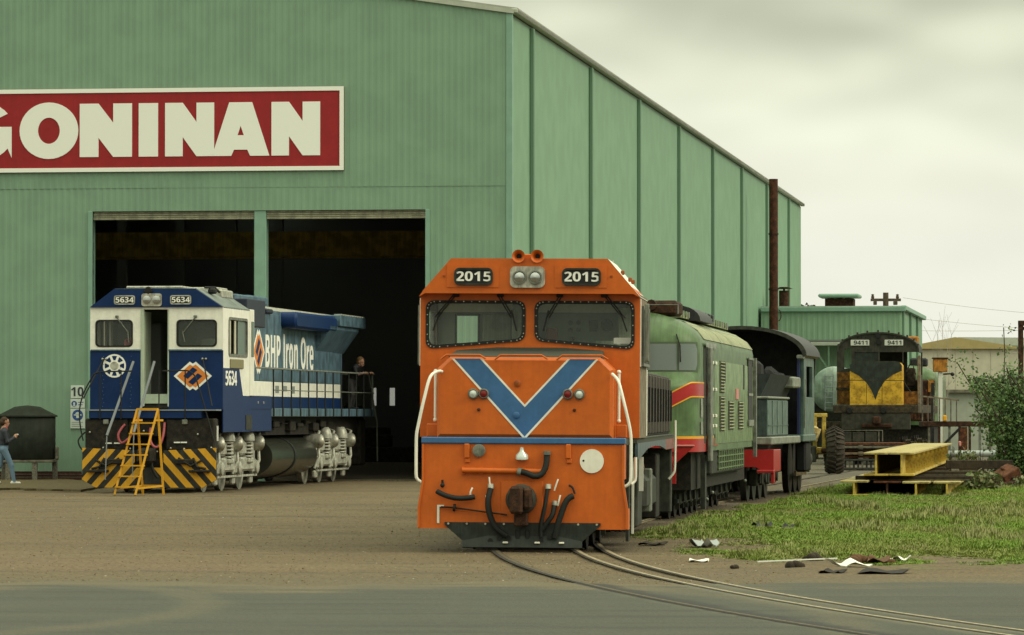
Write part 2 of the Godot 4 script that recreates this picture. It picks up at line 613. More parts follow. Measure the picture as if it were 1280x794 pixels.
	mat("pale_twig", 0.34, 0.31, 0.24, 0.9)
	mat("bark", 0.09, 0.07, 0.05, 0.9, 0.0, "earth", 1.0)
	mat("pole_wood", 0.10, 0.085, 0.07, 0.9, 0.0, "worn", 0.6)
	mat("wire", 0.35, 0.34, 0.3, 0.8)
	mat("skin", 0.42, 0.22, 0.14, 0.6)
	mat("hair", 0.05, 0.03, 0.018, 0.8)
	mat("hair_fair", 0.16, 0.095, 0.04, 0.8)
	mat("paper_white", 0.72, 0.70, 0.62, 0.8)
	mat("sheet_grey", 0.3, 0.33, 0.32, 0.35, 0.3)
	mat("clay_brown", 0.16, 0.085, 0.045, 0.9, 0.0, "earth", 2.0)
	var gl := mat("glass", 0.2, 0.26, 0.2, 0.03)
	gl.transparency = BaseMaterial3D.TRANSPARENCY_ALPHA
	gl.albedo_color.a = 0.06
	var gd := mat("glass_dark", 0.2, 0.24, 0.2, 0.03)
	gd.transparency = BaseMaterial3D.TRANSPARENCY_ALPHA
	gd.albedo_color.a = 0.6
	gl.metallic_specular = 0.26
	var sk := mat("skylight", 0.7, 0.75, 0.7, 0.2)
	sk.transparency = BaseMaterial3D.TRANSPARENCY_ALPHA
	sk.albedo_color.a = 0.5
	var bp := mat("back_pane", 0.3, 0.32, 0.28, 0.1)
	bp.transparency = BaseMaterial3D.TRANSPARENCY_ALPHA
	bp.albedo_color.a = 0.45
	M.navy.metallic_specular = 0.25
	mat("annex_front", 0.215, 0.335, 0.235, 0.6, 0.0, "clad", 0.12)
	mat("roof_blue", 0.2, 0.245, 0.25, 0.45, 0.0, "worn", 0.4)
	for k in ["leaf", "leaf_light", "blade", "body"]:
		var lm := StandardMaterial3D.new()
		lm.resource_name = k
		lm.vertex_color_use_as_albedo = true
		lm.roughness = 0.7
		if k != "body":
			lm.cull_mode = BaseMaterial3D.CULL_DISABLED
			lm.backlight_enabled = true
			lm.backlight = Color(0.4, 0.45, 0.3)
		M[k] = lm

# ---------------------------------------------------------------- camera, sky, sun, exposure
func _ready() -> void:
	var cam := Camera3D.new()
	cam.name = "camera"
	cam.position = Vector3(0, 1.78, 0)
	cam.rotation.x = atan(123.0 / 5500.0)
	cam.rotation.z = 0.0
	cam.fov = rad_to_deg(2.0 * atan(397.0 / 5500.0))
	cam.near = 0.5
	cam.far = 3000.0
	cam.current = true
	add_child(cam)
	var we := WorldEnvironment.new()
	we.name = "environment"
	var env := Environment.new()
	env.background_mode = Environment.BG_SKY
	env.tonemap_mode = Environment.TONE_MAPPER_LINEAR
	env.tonemap_exposure = 1.1
	env.sdfgi_enabled = true
	env.ssao_enabled = true
	env.ssil_enabled = true
	env.sky = overcast()
	we.environment = env
	add_child(we)
	var sun := DirectionalLight3D.new()
	sun.name = "sun"
	sun.light_color = Color(1.0, 0.96, 0.86)
	sun.light_energy = 0.5
	sun.light_angular_distance = 30.0
	sun.shadow_enabled = true
	add_child(sun)
	sun.look_at_from_position(Vector3(1.0, 0.75, 0.3) * 10.0, Vector3.ZERO)
	make_materials()
	ground()
	shed()
	annex()
	far_buildings()
	orange_loco()
	green_loco()
	steam_loco()
	blue_loco()
	yellow_loco()
	yard_right()
	yard_left()
	plants()
	litter()

func overcast() -> Sky:
	# cloud deck: brighter overhead than at the horizon, as overcast skies are
	var f := FastNoiseLite.new()
	f.noise_type = FastNoiseLite.TYPE_SIMPLEX_SMOOTH
	f.fractal_octaves = 4
	f.frequency = 1.0
	f.seed = 5
	var w := 2048
	var h := 1024
	var data := PackedFloat32Array()
	data.resize(w * h * 3)
	for y in h:
		var el := PI / 2 - PI * (y + 0.5) / h
		var se := sin(el)
		var ce := cos(el)
		for x in w:
			var i := (y * w + x) * 3
			if se < -0.02:
				data[i] = 0.16; data[i + 1] = 0.13; data[i + 2] = 0.09
				continue
			var az := TAU * (x + 0.5) / w
			var p := Vector3(cos(az) * ce, se * 4.0, sin(az) * ce) * 7.0
			var c := f.get_noise_3dv(p)
			var c2 := f.get_noise_3dv(p * 2.3 + Vector3(9, 3, 1))
			var up := smoothstep(0.02, 0.095, se)
			var L := 0.80 * (1.0 + 1.7 * maxf(se, 0.0)) * (1.0 + (0.08 + 0.26 * up) * c + (0.03 + 0.17 * up) * c2 - 0.34 * up + 0.26 * smoothstep(0.1, 0.55, se))
			data[i] = L * (1.0 - 0.035 * up)
			data[i + 1] = L * (1.0 + 0.005 * up)
			data[i + 2] = L * (0.865 - 0.10 * up)
	var im := Image.create_from_data(w, h, false, Image.FORMAT_RGBF, data.to_byte_array())
	var pm := PanoramaSkyMaterial.new()
	pm.panorama = ImageTexture.create_from_image(im)
	var sky := Sky.new()
	sky.sky_material = pm
	return sky

# ---------------------------------------------------------------- ground, road, rails
var nz := FastNoiseLite.new()

func n2(x: float, y: float, f: float) -> float:
	return nz.get_noise_2d(x * f, y * f)

func grass_cover(x: float, d: float) -> float:
	# how thick the grass stands at a place, 0 to 1
	var edge := 2.75 + (d - 75.0) * 0.145
	if d < 66.0: edge = 1.85 + maxf(0.0, 57.0 - d) * 0.1
	var e := x - edge + n2(x, d * 0.35, 0.9) * 0.7
	var k := smoothstep(0.0, 0.8, e)
	var near := 55.2 - (x - 3.0) * 0.5
	k *= smoothstep(near - 2.0, near + 6.0, d + n2(x * 0.8, d * 0.35, 0.7) * 6.0)
	k *= 1.0 - smoothstep(118.0, 126.0, d)
	# bare patch with rubbish
	k *= 1.0 - 0.9 * (1.0 - smoothstep(0.6, 1.2, Vector2((x - 2.7 - 0.3 * n2(x, d, 0.5)) / 1.15, (d - 61.5) / 4.2).length()))
	return clampf(k * (0.85 + 0.4 * n2(x, d * 0.5, 0.5)), 0.0, 1.0)

func height_at(x: float, d: float) -> float:
	var y := 0.012 * n2(x, d * 0.6, 0.6) - 0.012
	if d > 44.0 and d < 130.0:
		var bump := 0.016 * n2(x, d * 0.7, 2.2) + 0.014 * n2(x + 50.0, d * 0.8, 1.0)
		if d < 66.0: bump *= smoothstep(1.0, 2.0, absf(x - rail_x(d)))
		y += bump - 0.006
	if d < 50.0: y *= smoothstep(46.0, 50.0, d)
	if d > 54.0 and d < 130.0 and x > 2.0:
		y += 0.05 * grass_cover(x, d) * (0.6 + 0.8 * n2(x, d * 0.4, 0.35))
	return y

func rail_x(d: float) -> float:
	# centre line of the narrow gauge track; a curve that swings to the right towards the camera
	if d < 62.0:
		var t := 57.6 - d
		return -0.19 + 0.5335 + 0.0344 * t + 0.004916 * t * t
	if d < 76.0:
		var p0 := rail_x(61.99)
		var s0 := (rail_x(61.99) - rail_x(61.9)) / 0.09
		var L := 14.01
		var u := (d - 61.99) / L
		var p1 := 1.86
		var s1 := 0.115
		var h00 := 2 * u ** 3 - 3 * u ** 2 + 1.0
		var h10 := u ** 3 - 2 * u ** 2 + u
		return h00 * p0 + h10 * L * s0 + (1.0 - h00) * p1 + (u ** 3 - u ** 2) * L * s1
	if d < 96.0: return 1.86 + 0.115 * (d - 76.0) + 0.0009 * (d - 76.0) ** 2
	return rail_x(95.99) + 0.151 * (d - 95.99)

func rail_strip(called: String, off: float, d0: float, d1: float, label: String) -> void:
	var b := MB.new()
	var gap := MB.new()
	var step := 0.6
	var k := int((d1 - d0) / step)
	for i in k:
		var q := []
		for j in [i, i + 1]:
			var d: float = d0 + step * j
			var s := (rail_x(d + 0.1) - rail_x(d - 0.1)) / 0.2
			var side := Vector3(1, 0, s).normalized()
			q.append([W(rail_x(d), 0, d) + side * off, side])
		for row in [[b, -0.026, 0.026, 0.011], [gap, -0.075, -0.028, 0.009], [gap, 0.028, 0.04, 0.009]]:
			var mb: MB = row[0]
			var a: Vector3 = q[0][0] + q[0][1] * row[1] + Vector3(0, row[3], 0)
			var c: Vector3 = q[0][0] + q[0][1] * row[2] + Vector3(0, row[3], 0)
			var e: Vector3 = q[1][0] + q[1][1] * row[2] + Vector3(0, row[3], 0)
			var f: Vector3 = q[1][0] + q[1][1] * row[1] + Vector3(0, row[3], 0)
			mb.quad(a, c, e, f, Vector3.UP)
			if mb == b:
				var dn := Vector3(0, -0.05, 0)
				mb.quad(a, f, f + dn, a + dn, -q[0][1])
				mb.quad(c, e, e + dn, c + dn, q[0][1])
	var r := part(called, b, M.rail_steel if off > 0.0 else M.rail_dark, self)
	r.set_meta("kind", "structure")
	r.set_meta("label", label)
	part("flangeway", gap, M.grime, r)

func lerp_list(parts: Array) -> PackedFloat32Array:
	var o := PackedFloat32Array()
	for p in parts:
		var k := int(round((p[1] - p[0]) / p[2]))
		for i in k: o.append(p[0] + (p[1] - p[0]) * i / k)
	o.append(parts[-1][1])
	return o

func sheet(xs: PackedFloat32Array, ds: PackedFloat32Array, hf: Callable, cf: Callable) -> ArrayMesh:
	var v := PackedVector3Array()
	var c := PackedColorArray()
	var n := PackedVector3Array()
	var id := PackedInt32Array()
	for d in ds:
		for x in xs:
			var h: float = hf.call(x, d)
			v.append(Vector3(x, h, -d))
			c.append(cf.call(x, d))
			n.append(Vector3(h - hf.call(x + 0.12, d), 0.12, hf.call(x, d + 0.12) - h).normalized())
	var w := xs.size()
	for j in ds.size() - 1:
		for i in w - 1:
			var a := j * w + i
			id.append_array(PackedInt32Array([a, a + w, a + 1, a + 1, a + w, a + w + 1]))
	var arr := []
	arr.resize(Mesh.ARRAY_MAX)
	arr[Mesh.ARRAY_VERTEX] = v
	arr[Mesh.ARRAY_NORMAL] = n
	arr[Mesh.ARRAY_COLOR] = c
	arr[Mesh.ARRAY_INDEX] = id
	var m := ArrayMesh.new()
	m.add_surface_from_arrays(Mesh.PRIMITIVE_TRIANGLES, arr)
	return m

func ground_mat(key: String, tex: String, scale: float, rough := 0.95) -> StandardMaterial3D:
	var m := StandardMaterial3D.new()
	m.resource_name = key
	m.vertex_color_use_as_albedo = true
	m.albedo_texture = TX[tex]
	m.roughness = rough
	m.normal_enabled = true
	m.normal_texture = TX.rough_n
	m.normal_scale = 0.5
	world_mapped(m, Vector3.ONE * scale)
	M[key] = m
	return m

func dirt_colour(x: float, d: float) -> Color:
	var t := 0.5 + 0.5 * n2(x, d * 0.45, 0.35)
	var s := 0.5 + 0.5 * n2(x * 0.35, d, 1.3)
	var c := Color(0.185, 0.134, 0.062).lerp(Color(0.128, 0.092, 0.044), clampf(t * 0.8 + 0.25 * s - 0.1, 0.0, 1.0))
	# wheel ruts running across the yard, pale worn patches, damp hollows
	var rut := smoothstep(0.15, 0.5, n2(x * 0.10, d + 0.2 * x, 0.55))
	c = c.lerp(Color(0.085, 0.066, 0.033), rut * 0.6)
	var pale := smoothstep(0.1, 0.5, n2(x * 0.2 + 40.0, d, 0.4))
	c = c.lerp(Color(0.215, 0.165, 0.083), pale * 0.55)
	var pink := smoothstep(0.0, 0.5, n2(x * 0.3 - 70.0, d * 0.8, 0.3)) * (1.0 - smoothstep(56.0, 75.0, d))
	c = c.lerp(Color(0.20, 0.135, 0.072), pink * 0.6)
	var speck := smoothstep(0.35, 0.6, n2(x, d * 0.5, 3.1))
	c = c.lerp(Color(0.10, 0.08, 0.05), speck * 0.45)
	# greyer, tyre-dusted strip by the road
	c = c.lerp(Color(0.125, 0.107, 0.062), 0.55 * (1.0 - smoothstep(47.5, 52.0, d + 1.5 * n2(x, d, 0.3))))
	# oily, dark ballast between and beside the rails
	if d > 50.0 and d < 170.0:
		var o := absf(x - rail_x(d))
		c = c.lerp(Color(0.10, 0.08, 0.05), 0.75 * (1.0 - smoothstep(0.8, 1.9, o + 0.4 * n2(x, d, 0.8))) * smoothstep(57.0, 60.0, d))
	var g := grass_cover(x, d) if d > 50.0 and d < 128.0 else 0.0
	c = c.lerp(Color(0.135, 0.17, 0.030), g * 0.9)
	if d > 118.0 and x > 8.0:
		c = c.lerp(Color(0.16, 0.145, 0.11), 0.7)
	c.a = 1.0
	return c

func ground() -> void:
	nz.noise_type = FastNoiseLite.TYPE_SIMPLEX_SMOOTH
	nz.fractal_octaves = 4
	nz.frequency = 1.0
	nz.seed = 3
	mat("rail_dark", 0.10, 0.085, 0.055, 0.7, 0.1, "worn", 1.0)
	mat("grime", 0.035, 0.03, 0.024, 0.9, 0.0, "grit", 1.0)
	ground_mat("dirt", "earth", 0.42)
	ground_mat("asphalt", "grit", 0.7, 0.9)
	var xs := lerp_list([[-2000.0, -200.0, 300.0], [-200.0, -26.0, 29.0], [-26.0, -12.0, 1.0], [-12.0, 18.0, 0.16], [18.0, 30.0, 1.0], [30.0, 200.0, 34.0], [200.0, 2000.0, 300.0]])
	var ds := lerp_list([[-40.0, 44.0, 12.0], [44.0, 80.0, 0.16], [80.0, 130.0, 0.3], [130.0, 180.0, 2.0], [180.0, 400.0, 44.0], [400.0, 2600.0, 440.0]])
	var g := MeshInstance3D.new()
	g.name = "dirt_ground"
	g.mesh = sheet(xs, ds, height_at, dirt_colour)
	g.material_override = M.dirt
	g.set_meta("kind", "structure")
	add_child(g)
	# the road in front: asphalt with dust and gravel carried over its edge
	var edge := func(x: float) -> float: return 46.6 + 1.5 * n2(x, 3.0, 0.22) + 0.6 * n2(x, 9.0, 0.9) + (0.045 * (x + 4.0) ** 2 if x < -4.0 else 0.0) + (0.03 * (x - 2.0) ** 2 if x > 2.0 else 0.0)
	var rx := lerp_list([[-400.0, -40.0, 60.0], [-40.0, -10.0, 3.0], [-10.0, -2.0, 0.15], [-2.0, 6.0, 0.06], [6.0, 10.0, 0.15], [10.0, 40.0, 3.0], [40.0, 400.0, 60.0]])
	var rd := lerp_list([[0.0, 0.7, 0.7], [0.7, 1.0, 0.004]])
	var v := func(x: float, t: float) -> float: return minf(edge.call(x), 62.0) * t if t > 0.0 else -40.0
	var m := sheet(rx, rd, func(_x, _t): return 0.006, func(x: float, t: float) -> Color:
		var d: float = v.call(x, t)
		var c := Color(0.050, 0.053, 0.036).lerp(Color(0.068, 0.071, 0.047), clampf(0.5 + 0.6 * n2(x * 0.1, d, 0.8), 0.0, 1.0))
		c = c.lerp(Color(0.034, 0.037, 0.026), smoothstep(0.1, 0.45, n2(x * 0.07 + 9.0, d, 1.4)) * 0.75)
		c = c.lerp(Color(0.085, 0.078, 0.048), smoothstep(0.2, 0.55, n2(x * 0.35 - 20.0, d, 0.5)) * 0.55)
		# tyre arcs of dust swung out of the yard
		for q in [[-6.5, 41.0, 3.6], [-2.6, 38.0, 5.5]]:
			var ar := absf(Vector2(x - q[0], (d - q[1]) * 0.55).length() - q[2])
			c = c.lerp(Color(0.15, 0.125, 0.07), 0.4 * (1.0 - smoothstep(0.05, 0.35, ar + 0.1 * n2(x, d, 1.5))))
		var away: float = edge.call(x) - d
		var dust := (1.0 - smoothstep(-0.2, 2.6, away + 2.6 * n2(x * 0.5, d * 1.6, 0.6) + 1.2 * smoothstep(0.0, 4.0, x)))
		c = c.lerp(Color(0.14, 0.11, 0.058), clampf(dust * 1.1, 0.0, 1.0))
		# pale dust packed along the rails, broken dark edge beside the left one
		for off in [-0.5335, 0.5335, 0.92]:
			var o: float = absf(x - rail_x(d) - off + 0.06)
			c = c.lerp(Color(0.15, 0.135, 0.085), (0.35 if off < 0.0 else 0.75) * (1.0 - smoothstep(0.03, 0.22, o + 0.08 * n2(x, d, 1.2))))
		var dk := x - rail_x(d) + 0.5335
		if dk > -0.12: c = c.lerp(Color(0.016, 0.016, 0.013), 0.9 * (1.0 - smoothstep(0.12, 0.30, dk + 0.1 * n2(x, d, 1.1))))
		c.a = 1.0
		return c)
	var arr := m.surface_get_arrays(0)
	var vs: PackedVector3Array = arr[Mesh.ARRAY_VERTEX]
	for i in vs.size(): vs[i].z = -v.call(vs[i].x, -vs[i].z)
	arr[Mesh.ARRAY_VERTEX] = vs
	var rm := ArrayMesh.new()
	rm.add_surface_from_arrays(Mesh.PRIMITIVE_TRIANGLES, arr)
	# broken concrete apron along the shed front at the left, its edge crumbling
	var ap := MB.new()
	var ed := PackedVector2Array()
	for k in 46:
		var x := -10.2 - k * 0.25
		ed.append(Vector2(x, 105.5 + 2.6 * n2(x, 2.0, 0.35) + 0.9 * n2(x, 5.0, 1.6)))
	var poly := ed.duplicate()
	poly.append(Vector2(-21.6, 123.6)); poly.append(Vector2(-12.4, 122.3)); poly.append(Vector2(-10.2, 113.0))
	ap.T = Transform3D(Basis(Vector3(1, 0, 0), Vector3(0, 0, -1), Vector3(0, 1, 0)), Vector3.ZERO)
	ap.prism(poly, -0.05, 0.035)
	structure("concrete_apron", ap, mat("apron", 0.175, 0.14, 0.075, 0.95, 0.0, "earth", 0.35, "rough_n"))
	var r := MeshInstance3D.new()
	r.name = "asphalt_road"
	r.mesh = rm
	r.material_override = M.asphalt
	r.set_meta("kind", "structure")
	add_child(r)
	rail_strip("rail", -0.5335, 33.0, 150.0, "left rail of the dual gauge track, in a dark groove across the road")
	rail_strip("rail", 0.5335, 33.0, 150.0, "middle rail of the dual gauge track")
	rail_strip("rail", 0.92, 33.0, 62.0, "outer right rail of the dual gauge track")

# ---------------------------------------------------------------- the big shed
const SLOPE := 0.1371

func corrugated(b: MB, x0: float, x1: float, y0: float, top: Callable, z: float, pitch: float, deep: float) -> void:
	var k := maxi(1, int(round((x1 - x0) / pitch)))
	var p := (x1 - x0) / k
	for i in k:
		var a := x0 + i * p
		var q := [[a, 0.0], [a + p * 0.42, 0.0], [a + p * 0.56, deep], [a + p * 0.86, deep], [a + p, 0.0]]
		for j in 4:
			var u0: float = q[j][0]
			var u1: float = q[j + 1][0]
			b.quad(Vector3(u0, y0, z + q[j][1]), Vector3(u1, y0, z + q[j + 1][1]), Vector3(u1, top.call(u1), z + q[j + 1][1]), Vector3(u0, top.call(u0), z + q[j][1]), Vector3(0, 0, 1))

func shed() -> void:
	var s := thing("workshop_shed", "huge pale green corrugated steel workshop shed with a tall double doorway and dark inside", "shed", W(-0.04, 0, 121.0), SLOPE)
	var eave := 12.9
	var L := 112.9
	var roof := func(x: float) -> float: return eave + 0.148 * (20.0 - absf(x + 20.0))
	var H := 7.48
	var gab := func(x0: float, x1: float, y0: float, z0: float, z1: float, mb: MB) -> void:
		var p := PackedVector2Array([Vector2(x0, y0), Vector2(x1, y0), Vector2(x1, roof.call(x1) - 0.03)])
		if x0 < -20.0 and x1 > -20.0: p.append(Vector2(-20, roof.call(-20.0) - 0.03))
		p.append(Vector2(x0, roof.call(x0) - 0.03))
		mb.prism(p, z0, z1)
	# solid backing of the front wall
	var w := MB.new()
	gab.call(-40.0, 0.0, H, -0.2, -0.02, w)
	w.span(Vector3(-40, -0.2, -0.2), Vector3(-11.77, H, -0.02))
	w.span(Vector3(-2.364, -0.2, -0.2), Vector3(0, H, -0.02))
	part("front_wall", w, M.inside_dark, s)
	var lap := 8.18
	for row in [[-40.0, -30.6], [-30.6, -21.2], [-21.2, -11.77]]:
		var c := MB.new()
		corrugated(c, row[0], row[1], -0.05, func(_x): return lap, 0.0, 0.19, 0.009)
		part("cladding_panel", c, M.shed_front, s)
	var pier := MB.new()
	corrugated(pier, -2.36, -0.12, -0.05, func(_x): return lap, 0.0, 0.19, 0.009)
	part("cladding_panel", pier, M.shed_front, s)
	var head := MB.new()
	corrugated(head, -11.77, -2.36, H, func(_x): return lap, 0.001, 0.19, 0.009)
	part("cladding_panel", head, M.shed_front, s)
	for row in [[-40.0, -30.0], [-30.0, -20.0], [-20.0, -9.9], [-9.9, -4.4], [-4.4, -0.12]]:
		var c := MB.new()
		corrugated(c, row[0], row[1], lap - 0.06, func(x): return roof.call(x) - 0.02, 0.012 if row[0] != -9.9 else 0.008, 0.19, 0.009)
		part("cladding_panel", c, M.shed_front, s)
	# corner flashing, door trim, door posts
	var t := MB.new()
	t.span(Vector3(-0.12, -0.05, -0.1), Vector3(0.06, eave, 0.045), 0.01)
	part("corner_flashing", t, M.shed_trim, s)
	for x in [-11.83, -2.31]:
		var j := MB.new()
		j.span(Vector3(x - 0.06, -0.05, -0.35), Vector3(x + 0.06, H, 0.05), 0.01)
		part("door_jamb", j, M.shed_trim, s)
	var po := MB.new()
	po.span(Vector3(-7.19, -0.05, -0.4), Vector3(-6.85, H, -0.02), 0.02)
	part("door_post", po, M.shed_trim, s)
	for row in [[-11.77, -7.19], [-6.85, -2.37]]:
		var r := MB.new()
		for k in 4:
			r.span(Vector3(row[0], H - 0.24 + k * 0.06, -0.16 - 0.012 * (k % 2)), Vector3(row[1], H - 0.185 + k * 0.06, -0.08 - 0.012 * (k % 2)), 0.012)
		part("roller_door_curtain", r, M.roller_grey, s)
	# side wall, one panel of sheeting for each bay, a downpipe between bays
	var joints := [0.06, 4.0, 18.2, 32.4, 46.6, 60.8, 75.0, 89.2, 103.4, L]
	var back := MB.new()
	back.span(Vector3(-0.2, -0.2, -L), Vector3(-0.02, eave, -0.2))
	part("side_wall", back, M.inside_dark, s)
	for k in joints.size() - 1:
		var c := MB.new()
		c.T = Transform3D(Basis(Vector3.UP, PI / 2), Vector3(0.0, 0, 0))
		corrugated(c, joints[k], joints[k + 1], -0.05, func(_x): return eave - 0.05, 0.0, 0.25, 0.01)
		part("cladding_panel", c, M.shed_side, s)
		if k > 0:
			var dp := MB.new()
			dp.span(Vector3(0.012, 0.2, -joints[k] - 0.09), Vector3(0.14, eave - 0.1, -joints[k] + 0.09), 0.02)
			part("downpipe", dp, M.shed_joint, s)
	var gu := MB.new()
	gu.span(Vector3(0.0, eave - 0.02, -L - 0.1), Vector3(0.2, eave + 0.1, 0.05), 0.02)
	part("gutter", gu, M.gutter_grey, s)
	# verge trim up the gable
	for sg in [0, 1]:
		var vt := MB.new()
		var a := Vector3(0.1, eave + 0.02, 0.02) if sg == 0 else Vector3(-40.1, eave + 0.02, 0.02)
		vt.bar(a, Vector3(-20, eave + 2.98, 0.02), 0.14, 0.12)
		part("verge_trim", vt, M.gutter_grey, s)
		var rf := MB.new()
		var x0 := 0.2 if sg == 0 else -40.2
		var rise := func(x: float) -> float: return eave + 2.96 * (x - x0) / (-20.0 - x0)
		var dir := 1.0 if sg == 0 else -1.0
		var c0 := -20.0 + dir * 9.3
		var c1 := -20.0 + dir * 7.6
		rf.prism(PackedVector2Array([Vector2(x0, rise.call(x0)), Vector2(-20, rise.call(-20.0)), Vector2(-20, rise.call(-20.0) + 0.12), Vector2(x0, rise.call(x0) + 0.12)]), -12.0, 0.0)
		rf.prism(PackedVector2Array([Vector2(x0, rise.call(x0)), Vector2(c0, rise.call(c0)), Vector2(c0, rise.call(c0) + 0.12), Vector2(x0, rise.call(x0) + 0.12)]), -L - 0.2, -12.0)
		rf.prism(PackedVector2Array([Vector2(c1, rise.call(c1)), Vector2(-20, rise.call(-20.0)), Vector2(-20, rise.call(-20.0) + 0.12), Vector2(c1, rise.call(c1) + 0.12)]), -L - 0.2, -12.0)
		var sl := MB.new()
		sl.prism(PackedVector2Array([Vector2(c0, rise.call(c0) + 0.06), Vector2(c1, rise.call(c1) + 0.06), Vector2(c1, rise.call(c1) + 0.07), Vector2(c0, rise.call(c0) + 0.07)]), -L - 0.2, -12.0)
		part("skylight", sl, M.skylight, s)
		part("roof_sheeting", rf, M.roof_sheet, s)
	# the far side, the back wall with two narrow gaps, the floor, frames and the crane inside
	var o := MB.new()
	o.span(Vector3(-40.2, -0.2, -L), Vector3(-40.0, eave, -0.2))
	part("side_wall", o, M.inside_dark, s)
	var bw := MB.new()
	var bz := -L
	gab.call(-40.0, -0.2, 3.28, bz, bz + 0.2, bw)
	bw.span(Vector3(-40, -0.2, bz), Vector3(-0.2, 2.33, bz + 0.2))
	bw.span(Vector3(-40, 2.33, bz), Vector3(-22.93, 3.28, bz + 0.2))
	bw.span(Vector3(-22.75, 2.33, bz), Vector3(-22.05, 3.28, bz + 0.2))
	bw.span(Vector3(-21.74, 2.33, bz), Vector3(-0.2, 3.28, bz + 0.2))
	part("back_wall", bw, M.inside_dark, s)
	for q in [[-22.93, -22.75], [-22.05, -21.74]]:
		var pn := MB.new()
		pn.span(Vector3(q[0], 2.33, bz + 0.08), Vector3(q[1], 3.28, bz + 0.09))
		part("window_pane", pn, M.back_pane, s)
	var fl := MB.new()
	fl.span(Vector3(-40, -0.1, -L), Vector3(-0.2, 0.012, -0.25))
	part("floor", fl, M.inside_floor, s)
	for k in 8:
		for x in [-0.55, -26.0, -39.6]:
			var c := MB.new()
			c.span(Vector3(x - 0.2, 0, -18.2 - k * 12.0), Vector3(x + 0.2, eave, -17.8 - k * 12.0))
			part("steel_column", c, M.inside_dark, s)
	var cr := MB.new()
	cr.span(Vector3(-19.6, 6.95, -20.6), Vector3(-0.8, 7.75, -20.2))
	cr.span(Vector3(-19.6, 6.95, -22.6), Vector3(-0.8, 7.75, -22.2))
	part("crane_girder", cr, M.crane_yellow, s)
	var rl := MB.new()
	rl.span(Vector3(-1.2, 6.5, -L + 1), Vector3(-0.8, 6.9, -1.5))
	part("crane_rail", rl, M.inside_dark, s)
	# benches and machinery standing in the dark
	for q in [[-5.5, 1.3, -30.0, 2.4], [-4.2, 2.0, -45.0, 1.6], [-9.0, 1.1, -38.0, 3.0], [-13.5, 2.2, -55.0, 2.0]]:
		var mc := thing("machine_tool", ["dark machine tool deep inside the shed, right of the doorway", "tall dark machine cabinet furthest to the right inside the shed", "low dark work bench inside the shed behind the blue locomotive", "large dark press far inside the shed on the left"][[-5.5, -4.2, -9.0, -13.5].find(q[0])], "machine", s.transform * Vector3(q[0], 0, q[2]), SLOPE)
		var mb := MB.new()
		mb.span(Vector3(-q[3] / 2, 0.1, -0.5), Vector3(q[3] / 2, q[1] * 0.6, 0.5), 0.04)
		part("base", mb, M.underframe, mc)
		var mh := MB.new()
		mh.span(Vector3(-q[3] / 2 + 0.2, q[1] * 0.6, -0.35), Vector3(-q[3] / 2 + 0.9, q[1], 0.35), 0.04)
		part("head", mh, M.underframe, mc)
	sign_board(s.transform)

